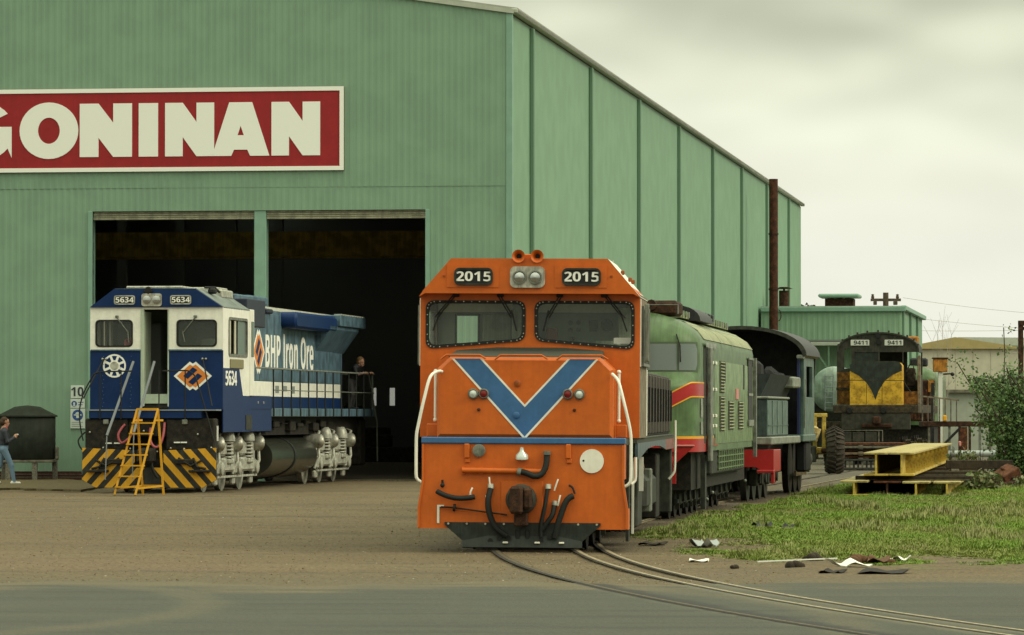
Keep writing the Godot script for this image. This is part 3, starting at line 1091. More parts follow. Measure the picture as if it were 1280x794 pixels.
# heavy sign letters, cap height 1, as outlines
func sign_board(T: Transform3D) -> void:
	var s := thing("shop_sign", "big red board with white frame and heavy white letters GONINAN on the shed front", "sign")
	s.transform = T * Transform3D(Basis(), Vector3(0, 0, 0))
	var x1 := -4.647
	var y0 := 8.58
	var y1 := 10.9
	var x0 := -16.6
	var b := MB.new()
	b.span(Vector3(x0, y0, 0.035), Vector3(x1, y1, 0.075))
	part("board", b, M.sign_red, s)
	var f := MB.new()
	var e := 0.115
	f.span(Vector3(x0, y0, 0.076), Vector3(x1, y0 + e, 0.1))
	f.span(Vector3(x0, y1 - e, 0.076), Vector3(x1, y1, 0.1))
	f.span(Vector3(x0, y0 + e, 0.076), Vector3(x0 + e, y1 - e, 0.1))
	f.span(Vector3(x1 - e, y0 + e, 0.076), Vector3(x1, y1 - e, 0.1))
	part("frame", f, M.sign_white, s)
	var z0 := 0.0755
	var z1 := 0.09
	var base := 8.995
	var h := 1.49
	# letters placed by their left edge: shape, left, width
	for row in [["N", -6.68, 1.37], ["A", -8.36, 1.62], ["N", -9.69, 1.39], ["I", -10.44, 0.55], ["N", -12.12, 1.49], ["O", -13.84, 1.68], ["G", -15.7, 1.7]]:
		var l := MB.new()
		l.T = Transform3D(Basis.from_scale(Vector3(1, 1, 1)), Vector3(row[1], base, 0))
		var wd: float = row[2]
		match row[0]:
			"I": l.prism(pv([0, 0, wd, 0, wd, h, 0, h]), z0, z1)
			"N": l.prism(pv([0, 0, 0.36 * wd, 0, 0.36 * wd, 0.36 * h, 0.64 * wd, 0, wd, 0, wd, h, 0.64 * wd, h, 0.64 * wd, 0.64 * h, 0.36 * wd, h, 0, h]), z0, z1)
			"A":
				l.prism(pv([0, 0, 0.335 * wd, 0, 0.39 * wd, 0.115 * h, 0.61 * wd, 0.115 * h, 0.5 * wd, 0.385 * h, 0.5 * wd, 0.54 * h, 0.5 * wd, h, 0.31 * wd, h]), z0, z1) if false else null
				l.prism(pv([0, 0, 0.335 * wd, 0, 0.385 * wd, 0.115 * h, 0.5 * wd, 0.115 * h, 0.5 * wd, 0.385 * h, 0.445 * wd, 0.385 * h, 0.5 * wd, 0.56 * h, 0.5 * wd, h, 0.30 * wd, h]), z0, z1)
				l.prism(pv([0.5 * wd, 0.115 * h, 0.615 * wd, 0.115 * h, 0.665 * wd, 0, wd, 0, 0.70 * wd, h, 0.5 * wd, h, 0.5 * wd, 0.56 * h, 0.555 * wd, 0.385 * h, 0.5 * wd, 0.385 * h]), z0, z1)
			"O":
				var a := PackedVector2Array()
				var c := PackedVector2Array()
				for k in 40:
					var d := Vector2.from_angle(TAU * k / 40)
					a.append(Vector2(wd / 2 + d.x * wd / 2, h / 2 + d.y * h * 0.53))
					c.append(Vector2(wd / 2 + d.x * wd * 0.185, h / 2 + d.y * h * 0.245))
				l.ring(a, c, z0, z1)
			"G":
				var p := PackedVector2Array()
				for k in 31:
					var d := Vector2.from_angle(deg_to_rad(38.0 + 284.0 * k / 30))
					p.append(Vector2(wd / 2 + d.x * wd / 2, h / 2 + d.y * h * 0.53))
				p.append(Vector2(wd * 0.96, 0.0)); p.append(Vector2(wd * 0.96, 0.58 * h)); p.append(Vector2(wd * 0.52, 0.58 * h)); p.append(Vector2(wd * 0.52, 0.40 * h)); p.append(Vector2(wd * 0.66, 0.38 * h))
				for k in 16:
					var d := Vector2.from_angle(deg_to_rad(318.0 - 270.0 * k / 15))
					p.append(Vector2(wd / 2 + d.x * wd * 0.2, h / 2 + d.y * h * 0.25))
				l.prism(p, z0, z1)
		part("letter", l, M.sign_white, s)

func annex() -> void:
	var at := W(11.48 + 0.03, 0, 205.0)
	var s := thing("annex_building", "low green annex against the far end of the big shed, with a roof vent", "annex", at, SLOPE)
	var wd := 6.62
	var H := 6.75
	var D := 22.0
	var b := MB.new()
	b.span(Vector3(0.1, 3.6, -D), Vector3(wd - 0.03, H, -0.03))
	part("wall", b, M.inside_dark, s)
	var lo := MB.new()
	lo.span(Vector3(0.1, -0.1, -D), Vector3(wd - 0.1, 3.6, -2.5))
	part("lower_wall", lo, M.underframe, s)
	var f := MB.new()
	corrugated(f, 0.1, wd, 3.6, func(_x): return H, 0.0, 0.25, 0.012)
	part("cladding_panel", f, M.annex_front, s)
	for k in 3:
		var c := MB.new()
		c.T = Transform3D(Basis(Vector3.UP, PI / 2), Vector3(wd, 0, 0))
		corrugated(c, k * D / 3, (k + 1) * D / 3, 0, func(_x): return H, 0.0, 0.25, 0.012)
		part("cladding_panel", c, M.shed_side, s)
		var dp := MB.new()
		dp.span(Vector3(wd + 0.012, 0, -k * 7.3 - 0.42), Vector3(wd + 0.13, H, -k * 7.3 - 0.22))
		part("downpipe", dp, M.shed_joint, s)
	var g := MB.new()
	g.span(Vector3(0.1, H - 0.12, -0.05), Vector3(wd + 0.2, H + 0.1, 0.16), 0.02)
	g.span(Vector3(wd, H - 0.05, -D - 0.2), Vector3(wd + 0.22, H + 0.16, -0.06), 0.02)
	part("gutter", g, M.shed_trim, s)
	var r := MB.new()
	r.span(Vector3(0.1, H + 0.02, -D), Vector3(wd, H + 0.14, 0.0))
	part("roof", r, M.roof_sheet, s)
	# open lean-to along the front
	var aw := MB.new()
	aw.span(Vector3(0.3, 5.2, 0.02), Vector3(wd - 0.2, 5.3, 1.6))
	part("awning", aw, M.inside_dark, s)
	var be := MB.new()
	be.span(Vector3(0.3, 5.02, 1.5), Vector3(wd - 0.2, 5.17, 1.66), 0.02)
	part("awning_beam", be, M.gutter_grey, s)
	for q in [[Vector3(2.6, 5.0, 1.55), Vector3(3.5, 3.7, 1.55)], [Vector3(2.6, 5.0, 1.55), Vector3(2.35, 4.7, 1.55)], [Vector3(3.35, 5.0, 1.55), Vector3(3.35, 3.0, 1.55)], [Vector3(1.6, 5.0, 1.55), Vector3(1.6, 0.0, 1.55)], [Vector3(5.9, 5.0, 1.55), Vector3(5.9, 0.0, 1.55)]]:
		var br := MB.new()
		br.bar(q[0], q[1], 0.07, 0.07)
		part("brace", br, M.shed_joint, s)
	# roof ventilator
	var v := MB.new()
	v.span(Vector3(2.75, H + 0.14, -6.6), Vector3(4.1, H + 0.62, -5.0))
	var cap := MB.new()
	cap.span(Vector3(2.45, H + 0.66, -7.0), Vector3(4.4, H + 0.84, -4.6), 0.06)
	for k in 4:
		cap.span(Vector3(2.8 + k * 0.42, H + 0.6, -5.06), Vector3(2.86 + k * 0.42, H + 0.7, -5.0))
	part("roof_vent", v, M.rust_dark, s)
	part("vent_cap", cap, M.shed_trim, s)
	var st := MB.new()
	st.cyl(Vector3(0.95, H, -3.0), Vector3(0.95, H + 0.95, -3.0), 0.24, 0.24, 16)
	part("flue_drum", st, M.rust_dark, s)
	var sc := MB.new()
	sc.cyl(Vector3(0.95, H + 1.03, -3.0), Vector3(0.95, H + 1.12, -3.0), 0.42, 0.2, 16)
	sc.cyl(Vector3(0.95, H + 0.9, -3.0), Vector3(0.95, H + 1.04, -3.0), 0.05)
	part("flue_cap", sc, M.rust_dark, s)
	# tall steel chimney beside the shed wall
	var ch := thing("steel_chimney", "tall thin rusty brown steel chimney standing against the shed side", "chimney", W(11.78, 0, 198.0), SLOPE)
	var c := MB.new()
	for k in 5:
		c.cyl(Vector3(0, k * 2.49, 0), Vector3(0, (k + 1) * 2.49, 0), 0.2, 0.2, 20, k == 4)
	part("flue", c, mat("chimney_rust", 0.10, 0.042, 0.024, 0.8, 0.0, "rust", 0.5), ch)
	for k in 4:
		var bd := MB.new()
		bd.cyl(Vector3(0, 2.46 + k * 2.49, 0), Vector3(0, 2.54 + k * 2.49, 0), 0.225, 0.225, 20)
		part("band", bd, M.rust_dark, ch)
	for y in [6.3, 5.3]:
		var br := MB.new()
		var p := []
		for k in 9: p.append(Vector3(0.22 + 0.12 * sin(PI * k / 8.0), y + 0.25 * cos(PI * k / 8.0), 0.1))
		br.tube(p, 0.025, 6)
		part("ring_bracket", br, M.rust_dark, ch)

func far_buildings() -> void:
	# gabled store beyond the yard
	var s := thing("warehouse", "cream warehouse with a low tan gable roof beyond the yard fence", "warehouse", W(30.4, 0, 300.0), 0.05)
	var wl := MB.new()
	wl.span(Vector3(-2.6, -0.1, -30), Vector3(3.4, 6.4, 0))
	part("wall", wl, M.wall_cream, s)
	var rf := MB.new()
	rf.prism(pv([-3.0, 6.35, 4.0, 6.35, 4.0, 6.5, -0.2, 7.15, -3.0, 6.6]), -30, 0.3)
	part("roof", rf, M.roof_tan, s)
	for k in 5:
		var gp := MB.new()
		gp.span(Vector3(-2.55 + k * 1.2, 0.0, 0.001), Vector3(-1.4 + k * 1.2, 6.3 - 0.02 * (k % 2), 0.03), 0.008)
		part("wall_sheet", gp, M.wall_cream, s)
	var t := thing("long_warehouse", "long pale warehouse with a whitish roof behind the bush", "warehouse", W(39.0, 0, 345.0), 0.0)
	var w2 := MB.new()
	w2.span(Vector3(-4, -0.1, -20), Vector3(40, 7.3, 0))
	part("wall", w2, M.wall_cream, t)
	var r2 := MB.new()
	r2.prism(pv([-4.4, 7.3, 40, 7.3, 40, 7.62, -4.0, 7.95, -4.4, 7.5]), -20, 0.4)
	part("roof", r2, M.gutter_grey, t)
	var g2 := MB.new()
	g2.span(Vector3(-4.4, 7.15, 0.02), Vector3(40, 7.3, 0.4))
	part("gutter", g2, M.shed_joint, t)
	# dull yard wall in front of them
	var y := thing("yard_wall", "grey brown yard wall behind the bush, below the cream warehouse", "wall", W(24.4, 0, 262.0), 0.0)
	for k in 9:
		var p := MB.new()
		p.span(Vector3(k * 1.6, -0.1, 0), Vector3(k * 1.6 + 1.57, 3.1 + 0.02 * (k % 2), 0.15), 0.02)
		part("wall_panel", p, M.wall_grey, y)
	var y2 := thing("low_shed", "low pale grey shed behind the yard railings", "shed", W(20.5, 0, 230.0), 0.0)
	var a := MB.new()
	a.span(Vector3(1.2, -0.1, -6), Vector3(9, 3.0, 0))
	part("wall", a, M.gutter_grey, y2)
	var ar := MB.new()
	ar.span(Vector3(1.0, 3.0, -6.3), Vector3(9.2, 3.15, 0.3))
	part("roof", ar, M.wall_grey, y2)
	# power poles and their wires
	var pl := thing("power_pole", "wooden power pole with crossarm and insulators showing above the annex roof", "power pole", W(27.2, 0, 320.0), 0.0)
	var pm := MB.new()
	pm.cyl(Vector3(0, 0, 0), Vector3(0, 10.75, 0), 0.24, 0.2)
	part("pole", pm, M.pole_wood, pl)
	var ca := MB.new()
	ca.span(Vector3(-1.1, 10.12, -0.1), Vector3(1.1, 10.32, 0.1))
	part("crossarm", ca, M.pole_wood, pl)
	for x in [-0.95, 0.85]:
		var ins := MB.new()
		ins.lathe(Vector3(x, 10.32, 0), Vector3.UP, [Vector2(0, 0), Vector2(0.09, 0), Vector2(0.13, 0.1), Vector2(0.08, 0.2), Vector2(0.12, 0.28), Vector2(0, 0.34)], 8)
		part("insulator", ins, M.pole_wood, pl)
	for k in 2:
		var tr := MB.new()
		tr.span(Vector3(0.55 if k == 0 else -0.9, 9.85, -0.15), Vector3(0.85 if k == 0 else -0.65, 10.12, 0.15), 0.03)
		part("bracket", tr, M.pole_wood, pl)
	for row in [[10.25, 9.0, 0.9], [8.9, 7.9, 0.7], [7.9, 8.6, 0.5], [6.9, 6.3, 0.6]]:
		var p := []
		for k in 13:
			var t0 := k / 12.0
			p.append(Vector3(28.0 + 20.0 * t0, row[0] + (row[1] - row[0]) * t0 - row[2] * 4.0 * t0 * (1.0 - t0) * 0.5, -315.0 - 6.0 * t0))
		var wb := MB.new()
		wb.tube(p, 0.013, 4)
		var o := part("power_line", wb, M.wire, self)
		var i := [10.25, 8.9, 7.9, 6.9].find(row[0])
		tag(o, ["highest thin power line crossing the sky right of the annex", "second power line from the top in the sky right of the annex", "power line that rises towards the right frame edge", "lowest thin power line just above the warehouse roofs"][i], "power line", "power lines")

# ---------------------------------------------------------------- shared running gear
func wheel_mesh(r: float, w: float) -> MB:
	# a railway wheel with flange, turning about x
	var b := MB.new()
	b.lathe(Vector3(-w / 2, 0, 0), Vector3(1, 0, 0), [Vector2(0, 0), Vector2(r * 0.25, -0.02), Vector2(r * 0.3, 0.02), Vector2(r * 0.78, 0.035), Vector2(r * 0.84, 0.0), Vector2(r, 0.0), Vector2(r, w * 0.75), Vector2(r + 0.028, w * 0.8), Vector2(r + 0.028, w), Vector2(0, w)], 24, 0.6)
	return b

func coil(p: Vector3, r: float, h: float, turns: int) -> MB:
	var b := MB.new()
	var pts := []
	for k in turns * 10 + 1:
		var a := TAU * k / 10.0
		pts.append(p + Vector3(cos(a) * r, h * k / (turns * 10.0), sin(a) * r))
	b.tube(pts, h / turns * 0.3, 5)
	return b

# a three axle truck; sides at x = +-half
func truck(parent: Node3D, zc: float, gap: float, r: float, half: float, frame: Material, wheel: Material, both := true, top := 1.05) -> void:
	var t := Node3D.new()
	t.name = "truck"
	var k := 0
	while parent.has_node(NodePath(t.name)):
		k += 1
		t.name = "truck_%03d" % k
	parent.add_child(t, true)
	t.position = Vector3(0, 0, zc)
	var wm := wheel_mesh(r, 0.13)
	var first: MeshInstance3D = null
	for sx in ([1, -1] if both else [1]):
		for a in [-1, 0, 1]:
			if first == null:
				first = part("wheel", wm, wheel, t)
				first.position = Vector3(half * 0.86 * sx, r, a * gap)
			else:
				again(first, "wheel", t, Vector3(half * 0.86 * sx, r, a * gap), Vector3(0, PI if sx < 0 else 0.0, 0))
		var f := MB.new()
		# side frame, dropping between the axles
		var p := PackedVector2Array()
		var e := gap + 0.55
		for q in [[-e, top - 0.14], [-e, top - 0.42], [-gap - 0.28, 0.36], [-gap + 0.28, 0.36], [-gap * 0.62, 0.52], [-0.3, 0.36], [0.3, 0.36], [gap * 0.62, 0.52], [gap - 0.28, 0.36], [gap + 0.28, 0.36], [e, top - 0.42], [e, top - 0.14]]:
			p.append(Vector2(q[0], q[1]))
		var keep := f.T
		f.T = Transform3D(Basis(Vector3.UP, PI / 2), Vector3(0, 0, 0))
		f.prism(p, half * sx - 0.05, half * sx + 0.05)
		f.T = keep
		f.span(Vector3(minf(half * sx, (half + 0.1) * sx), 0.22, -gap - 0.4), Vector3(maxf(half * sx, (half + 0.1) * sx), 0.60, gap + 0.4), 0.03)
		part("side_frame", f, frame, t)
		var xo: float = (half + 0.05) * sx
		for a in [-1, 0, 1]:
			var ab := MB.new()
			ab.span(Vector3(minf(xo, xo + 0.12 * sx), r - 0.17, a * gap - 0.17), Vector3(maxf(xo, xo + 0.12 * sx), r + 0.17, a * gap + 0.17), 0.03)
			ab.cyl(Vector3(xo + 0.12 * sx, r, a * gap), Vector3(xo + 0.17 * sx, r, a * gap), 0.12, 0.1, 12)
			part("axle_box", ab, frame, t)
		for a in [-0.5, 0.5]:
			part("coil_spring", coil(Vector3(xo + 0.1 * sx, 0.55, a * gap), 0.10, top - 0.72, 4), frame, t)
		var eq := MB.new()
		eq.bar(Vector3(xo + 0.06 * sx, 0.30, -e), Vector3(xo + 0.06 * sx, 0.30, e), 0.06, 0.07)
		for a in [-1.5, -0.5, 0.5, 1.5]:
			eq.bar(Vector3(xo + 0.06 * sx, 0.16, a * gap * 0.8), Vector3(xo + 0.06 * sx, top - 0.3, a * gap * 0.8 + 0.1), 0.07, 0.06)
		part("brake_rigging", eq, frame, t)
		for a in [-1.15, 1.15]:
			var bc := MB.new()
			bc.cyl(Vector3(xo + 0.1 * sx, top - 0.3, a * gap - 0.2), Vector3(xo + 0.1 * sx, top - 0.3, a * gap + 0.2), 0.13, 0.13, 12)
			part("brake_cylinder", bc, frame, t)

# ---------------------------------------------------------------- 2015, the orange one
func hose(parent: Node, pts: Array, r: float, m: Material, called := "hose") -> void:
	# smooth the path
	var c := Curve3D.new()
	for i in pts.size():
		var d := Vector3()
		if i > 0 and i < pts.size() - 1: d = (pts[i + 1] - pts[i - 1]) * 0.22
		c.add_point(pts[i], -d, d)
	var o := []
	var L := c.get_baked_length()
	var k := maxi(6, int(L / 0.05))
	for i in k + 1: o.append(c.sample_baked(L * i / k, true))
	var b := MB.new()
	b.tube(o, r, 8)
	part(called, b, m, parent)

func orange_loco() -> void:
	var o := thing("orange_locomotive", "orange diesel locomotive 2015 with a blue chevron on its nose, in the foreground", "locomotive", W(0.137, 0.0, 58.0), 0.0734)
	o.rotation.z = -0.006
	var b: MB
	# front beam sheet, flaring out towards the bottom
	b = MB.new()
	b.prism(pv([-1.39, 0.29, 1.39, 0.29, 1.39, 0.56, 1.335, 0.92, 1.335, 1.41, -1.335, 1.41, -1.335, 0.92, -1.39, 0.56]), -0.06, 0.0)
	for sx in [-1, 1]:
		# returns of the sheet along each side
		b.span(Vector3(minf(sx * 1.335, sx * 1.31), 0.95, -0.55), Vector3(maxf(sx * 1.335, sx * 1.31), 1.41, -0.0605))
		b.span(Vector3(minf(sx * 1.39, sx * 1.365), 0.29, -0.5), Vector3(maxf(sx * 1.39, sx * 1.365), 0.56, -0.0605))
	part("front_sheet", b, M.orange, o)
	for sx in [-1, 1]:
		b = MB.new()
		b.prism(pv([sx * 1.335, 1.40, sx * 1.335, 0.92, sx * 1.39, 0.56, sx * 1.39, 0.30, sx * 1.36, 0.30, sx * 1.36, 0.555, sx * 1.305, 0.915, sx * 1.305, 1.40]), 0.0, 0.025)
		part("edge_strip", b, M.orange, o)
	b = MB.new()
	b.span(Vector3(-1.345, 1.41, -0.4), Vector3(1.345, 1.495, 0.03), 0.012)
	part("blue_sill", b, M.chevron_blue, o)
	b = MB.new()
	b.span(Vector3(-1.34, 1.40, -1.2), Vector3(1.34, 1.485, -0.41))
	part("front_platform", b, M.nonslip, o)
	# plough
	b = MB.new()
	b.prism(pv([-1.03, 0.375, 1.03, 0.375, 1.03, 0.34, 0.79, 0.13, -0.79, 0.13, -1.03, 0.34]), 0.005, 0.03)
	part("plough_plate", b, M.plough_grey, o)
	b = MB.new()
	b.T = Transform3D(Basis(Vector3.RIGHT, -0.35), Vector3(0, 0.1, 0.06))
	b.prism(pv([-0.79, -0.06, 0.79, -0.06, 0.79, 0.03, 0.45, 0.1, -0.45, 0.1, -0.79, 0.03]), -0.02, 0.02)
	part("plough_foot", b, M.plough_grey, o)
	for x in [-0.06, 0.07]:
		b = MB.new()
		b.span(Vector3(x - 0.03, 0.14, 0.03), Vector3(x + 0.03, 0.28, 0.06), 0.01)
		part("plough_slot", b, M.black, o)
	for x in [-0.42, -0.3, -0.18, 0.25, 0.36]:
		b = MB.new()
		b.prism(disc(x, 0.16 + 0.03 * sin(x * 20.0), 0.035, 10), 0.03, 0.075)
		part("bolt_hole", b, M.black, o)
	for x in [-0.22, 0.2, 0.52]:
		b = MB.new()
		b.span(Vector3(x - 0.035, 0.10, 0.05), Vector3(x + 0.035, 0.125, 0.11), 0.006)
		part("marker_tab", b, M.white, o)
	for k in 9:
		b = MB.new()
		b.cyl(Vector3(-0.98 + k * 0.245, 0.355, 0.03), Vector3(-0.98 + k * 0.245, 0.355, 0.045), 0.016, 0.013, 8)
		part("bolt", b, M.silver, o)
	# coupler
	b = MB.new()
	b.span(Vector3(-0.29, 0.36, 0.0), Vector3(0.27, 0.92, 0.025), 0.01)
	part("coupler_plate", b, M.orange, o)
	b = MB.new()
	b.lathe(Vector3(-0.01, 0.68, 0.02), Vector3(0, 0, 1), [Vector2(0.2, 0), Vector2(0.205, 0.16), Vector2(0.17, 0.3), Vector2(0, 0.3)], 18)
	part("coupler_bell", b, M.underframe, o)
	b = MB.new()
	b.box(Vector3(-0.05, 0.68, 0.42), Vector3(0.17, 0.36, 0.28), 0.03)
	b.box(Vector3(0.09, 0.7, 0.4), Vector3(0.12, 0.28, 0.18), 0.03)
	part("coupler_head", b, M.rust_dark, o)
	b = MB.new()
	b.span(Vector3(-0.1, 0.33, 0.03), Vector3(0.08, 0.52, 0.24), 0.02)
	part("coupler_carrier", b, M.rust_dark, o)
	# fittings on the beam
	b = MB.new()
	b.prism(disc(0.91, 1.19, 0.158, 28), 0.0, 0.02)
	part("target_disc", b, M.white, o)
	b = MB.new()
	b.prism(disc(0.80, 1.195, 0.014, 8), 0.02, 0.024)
	part("disc_hole", b, M.black, o)
	for x in [-0.74, 0.60]:
		b = MB.new()
		b.span(Vector3(x - 0.035, 1.22, 0.0), Vector3(x + 0.035, 1.41, 0.05), 0.01)
		b.span(Vector3(x - 0.025, 1.16, 0.0), Vector3(x + 0.045, 1.22, 0.03), 0.008)
		part("bracket", b, M.orange, o)
	b = MB.new()
	b.lathe(Vector3(-0.58, 1.32, 0.0), Vector3(0, 0, 1), [Vector2(0.085, 0), Vector2(0.085, 0.05), Vector2(0.07, 0.055), Vector2(0, 0.045)], 18)
	part("jumper_socket", b, M.grey_post, o)
	b = MB.new()
	b.lathe(Vector3(-0.01, 1.265, 0.06), Vector3(0, 1, 0.2), [Vector2(0.085, -0.05), Vector2(0.08, 0.0), Vector2(0.03, 0.05), Vector2(0.02, 0.1), Vector2(0, 0.1)], 16)
	part("step_lamp", b, M.clear_lens, o)
	b = MB.new()
	b.tube([Vector3(-0.80, 1.06, 0.05), Vector3(-0.1, 1.055, 0.05), Vector3(0.26, 1.05, 0.05)], 0.037, 10)
	part("cross_pipe", b, M.orange, o)
	for x in [-0.79, -0.55, 0.02]:
		b = MB.new()
		b.span(Vector3(x - 0.02, 1.01, 0.0), Vector3(x + 0.02, 1.10, 0.05))
		part("pipe_clip", b, M.orange, o)
	hose(o, [Vector3(-0.04, 1.05, 0.07), Vector3(0.05, 1.03, 0.09), Vector3(0.17, 0.985, 0.11), Vector3(0.26, 1.02, 0.1), Vector3(0.31, 1.13, 0.08), Vector3(0.32, 1.29, 0.05)], 0.04, M.rubber)
	b = MB.new()
	b.cyl(Vector3(-0.07, 1.05, 0.07), Vector3(-0.02, 1.04, 0.07), 0.05)
	b.cyl(Vector3(0.32, 1.27, 0.06), Vector3(0.322, 1.32, 0.06), 0.05)
	part("hose_clamp", b, M.grey_post, o)
	hose(o, [Vector3(-1.13, 0.78, 0.06), Vector3(-1.05, 0.74, 0.09), Vector3(-0.85, 0.69, 0.1), Vector3(-0.63, 0.71, 0.06)], 0.035, M.rubber)
	hose(o, [Vector3(-0.42, 0.82, 0.06), Vector3(-0.445, 0.7, 0.1), Vector3(-0.43, 0.5, 0.12), Vector3(-0.33, 0.29, 0.12), Vector3(-0.2, 0.2, 0.1)], 0.04, M.rubber)
	hose(o, [Vector3(0.33, 0.82, 0.06), Vector3(0.30, 0.6, 0.1), Vector3(0.25, 0.35, 0.1), Vector3(0.25, 0.19, 0.09)], 0.028, M.rubber)
	hose(o, [Vector3(0.42, 0.6, 0.06), Vector3(0.4, 0.48, 0.1), Vector3(0.33, 0.38, 0.1), Vector3(0.26, 0.28, 0.09)], 0.034, M.rubber)
	hose(o, [Vector3(0.67, 0.73, 0.06), Vector3(0.61, 0.7, 0.08), Vector3(0.56, 0.62, 0.09), Vector3(0.46, 0.32, 0.1), Vector3(0.43, 0.18, 0.09)], 0.042, M.rubber)
	hose(o, [Vector3(0.61, 0.87, 0.03), Vector3(0.66, 0.84, 0.04), Vector3(0.69, 0.76, 0.05)], 0.014, M.rubber)
	for q in [[-0.42, 0.84], [0.34, 0.84], [0.43, 0.62]]:
		b = MB.new()
		b.cyl(Vector3(q[0], q[1] - 0.02, 0.05), Vector3(q[0], q[1] + 0.04, 0.04), 0.042)
		part("hose_coupling", b, M.silver, o)
	for q in [[-0.66, 0.83, -0.69, 0.72, -1], [-0.44, 0.97, -0.42, 0.80, 0], [-0.48, 0.73, -0.46, 0.58, 0], [0.47, 0.95, 0.42, 0.8, 0], [0.50, 0.74, 0.47, 0.6, 0]]:
		b = MB.new()
		b.tube([Vector3(q[0], q[1], 0.06), Vector3((q[0] + q[2]) / 2 + 0.01 * q[4], (q[1] + q[3]) / 2, 0.08), Vector3(q[2], q[3], 0.06)], 0.012, 6)
		part("cock_handle", b, M.white, o)
	b = MB.new()
	b.span(Vector3(-1.13, 0.36, 0.005), Vector3(-1.10, 0.6, 0.02))
	b.span(Vector3(-1.10, 0.575, 0.005), Vector3(-1.04, 0.6, 0.02))
	part("painted_mark", b, M.white, o)
	b = MB.new()
	b.tube([Vector3(-1.08, 0.575, 0.04), Vector3(-0.9, 0.565, 0.05), Vector3(-0.2, 0.475, 0.06)], 0.012, 6)
	b.lathe(Vector3(-0.9, 0.565, 0.05), Vector3(1, -0.1, 0), [Vector2(0, -0.02), Vector2(0.05, -0.015), Vector2(0.05, 0.015), Vector2(0, 0.02)], 12)
	part("uncoupling_rod", b, M.grimy_black, o)
	b = MB.new()
	b.cyl(Vector3(-1.06, 0.83, 0.03), Vector3(-1.06, 0.93, 0.04), 0.016)
	b.ball(Vector3(-1.06, 0.86, 0.04), 0.03)
	part("bleed_cock", b, M.rubber, o)
	# nose
	b = MB.new()
	var zf := -0.28
	var prof := pv([-1.17, 1.49, 1.17, 1.49, 1.17, 2.40, 1.0, 2.56, -1.0, 2.56, -1.17, 2.40])
	b.prism_bevel(prof, zf - 0.95, zf, 0.045)
	part("nose", b, M.orange, o)
	b = MB.new()
	# sloping non-slip top between the nose and the windscreens
	var tl := [Vector3(-1.02, 2.565, zf - 0.06), Vector3(1.02, 2.565, zf - 0.06), Vector3(0.99, 2.66, -1.19), Vector3(0.45, 2.70, -1.19), Vector3(-0.45, 2.70, -1.19), Vector3(-0.99, 2.66, -1.19)]
	b.quad(tl[0], tl[1], tl[2], tl[5], Vector3(0, 1, 0.2))
	b.quad(tl[2], tl[3], tl[4], tl[5], Vector3(0, 0.3, 1))
	b.quad(tl[0], tl[5], Vector3(-1.02, 2.5, -1.19), Vector3(-1.02, 2.5, zf - 0.06), Vector3.LEFT)
	b.quad(tl[1], tl[2], Vector3(1.02, 2.5, -1.19), Vector3(1.02, 2.5, zf - 0.06), Vector3.RIGHT)
	part("nose_top", b, M.nonslip, o)
	# grab rails bent along the edge of the nose top
	for seg in [[-1.12, -0.52], [-0.40, 0.30], [0.42, 1.1]]:
		b = MB.new()
		var y := 2.585
		b.tube([Vector3(seg[0], y - 0.06, zf + 0.02), Vector3(seg[0] + 0.08, y, zf + 0.04), Vector3(seg[1] - 0.08, y, zf + 0.04), Vector3(seg[1], y - 0.05, zf + 0.02)], 0.012, 8)
		part("grab_rail", b, M.orange, o)
	# chevron: blue V edged with white, laid on the nose front
	var zv := zf + 0.004
	for sx in [-1, 1]:
		var band := pv([0.0, 1.505, sx * 0.94, 2.535, sx * 0.60, 2.535, 0.0, 1.895])
		b = MB.new()
		b.prism(band, zf, zv)
		part("chevron", b, M.chevron_blue, o)
		b = MB.new()
		b.prism(pv([0.0, 1.505, sx * 0.94, 2.535, sx * 0.975, 2.535, 0.0, 1.465]), zf, zv + 0.001)
		b.prism(pv([0.0, 1.895, sx * 0.60, 2.535, sx * 0.565, 2.535, 0.0, 1.93]), zf, zv + 0.001)
		part("chevron_edge", b, M.white, o)
	for q in [[-0.705, "clear_lens"], [-0.565, "red_lens"], [0.55, "red_lens"], [0.705, "clear_lens"]]:
		b = MB.new()
		b.lathe(Vector3(q[0] + 0.02, 2.07, zf), Vector3(0, 0, 1), [Vector2(0.07, 0), Vector2(0.07, 0.035), Vector2(0.055, 0.045), Vector2(0.05, 0.035)], 20)
		var rim := part("marker_light", b, M.grey_post, o)
		b = MB.new()
		b.lathe(Vector3(q[0] + 0.02, 2.07, zf), Vector3(0, 0, 1), [Vector2(0.052, 0.033), Vector2(0.03, 0.046), Vector2(0, 0.05)], 20)
		part("lens", b, M[q[1]], rim)
	for q in [[-0.10, 2.21, 0.045], [-0.11, 1.79, 0.045], [-0.61, 1.86, 0.022], [0.66, 1.86, 0.022]]:
		b = MB.new()
		b.lathe(Vector3(q[0], q[1], zf), Vector3(0, 0, 1), [Vector2(q[2], 0), Vector2(q[2], 0.02), Vector2(q[2] * 0.6, 0.03), Vector2(0, 0.03)], 14)
		part("nose_plug", b, M.dark_orange if q[1] > 1.9 else M.chevron_blue if q[2] > 0.03 else M.rust, o)
	# door seam lines and step sheets each side of the nose
	for sx in [-1, 1]:
		b = MB.new()
		b.span(Vector3(minf(sx * 1.19, sx * 1.335), 1.495, -0.75), Vector3(maxf(sx * 1.19, sx * 1.335), 1.67, -0.62), 0.01)
		part("step_sheet", b, M.orange, o)
	# handrails
	var hr := func(pts: Array, m: Material, r := 0.021) -> void:
		hose(o, pts, r, m, "handrail")
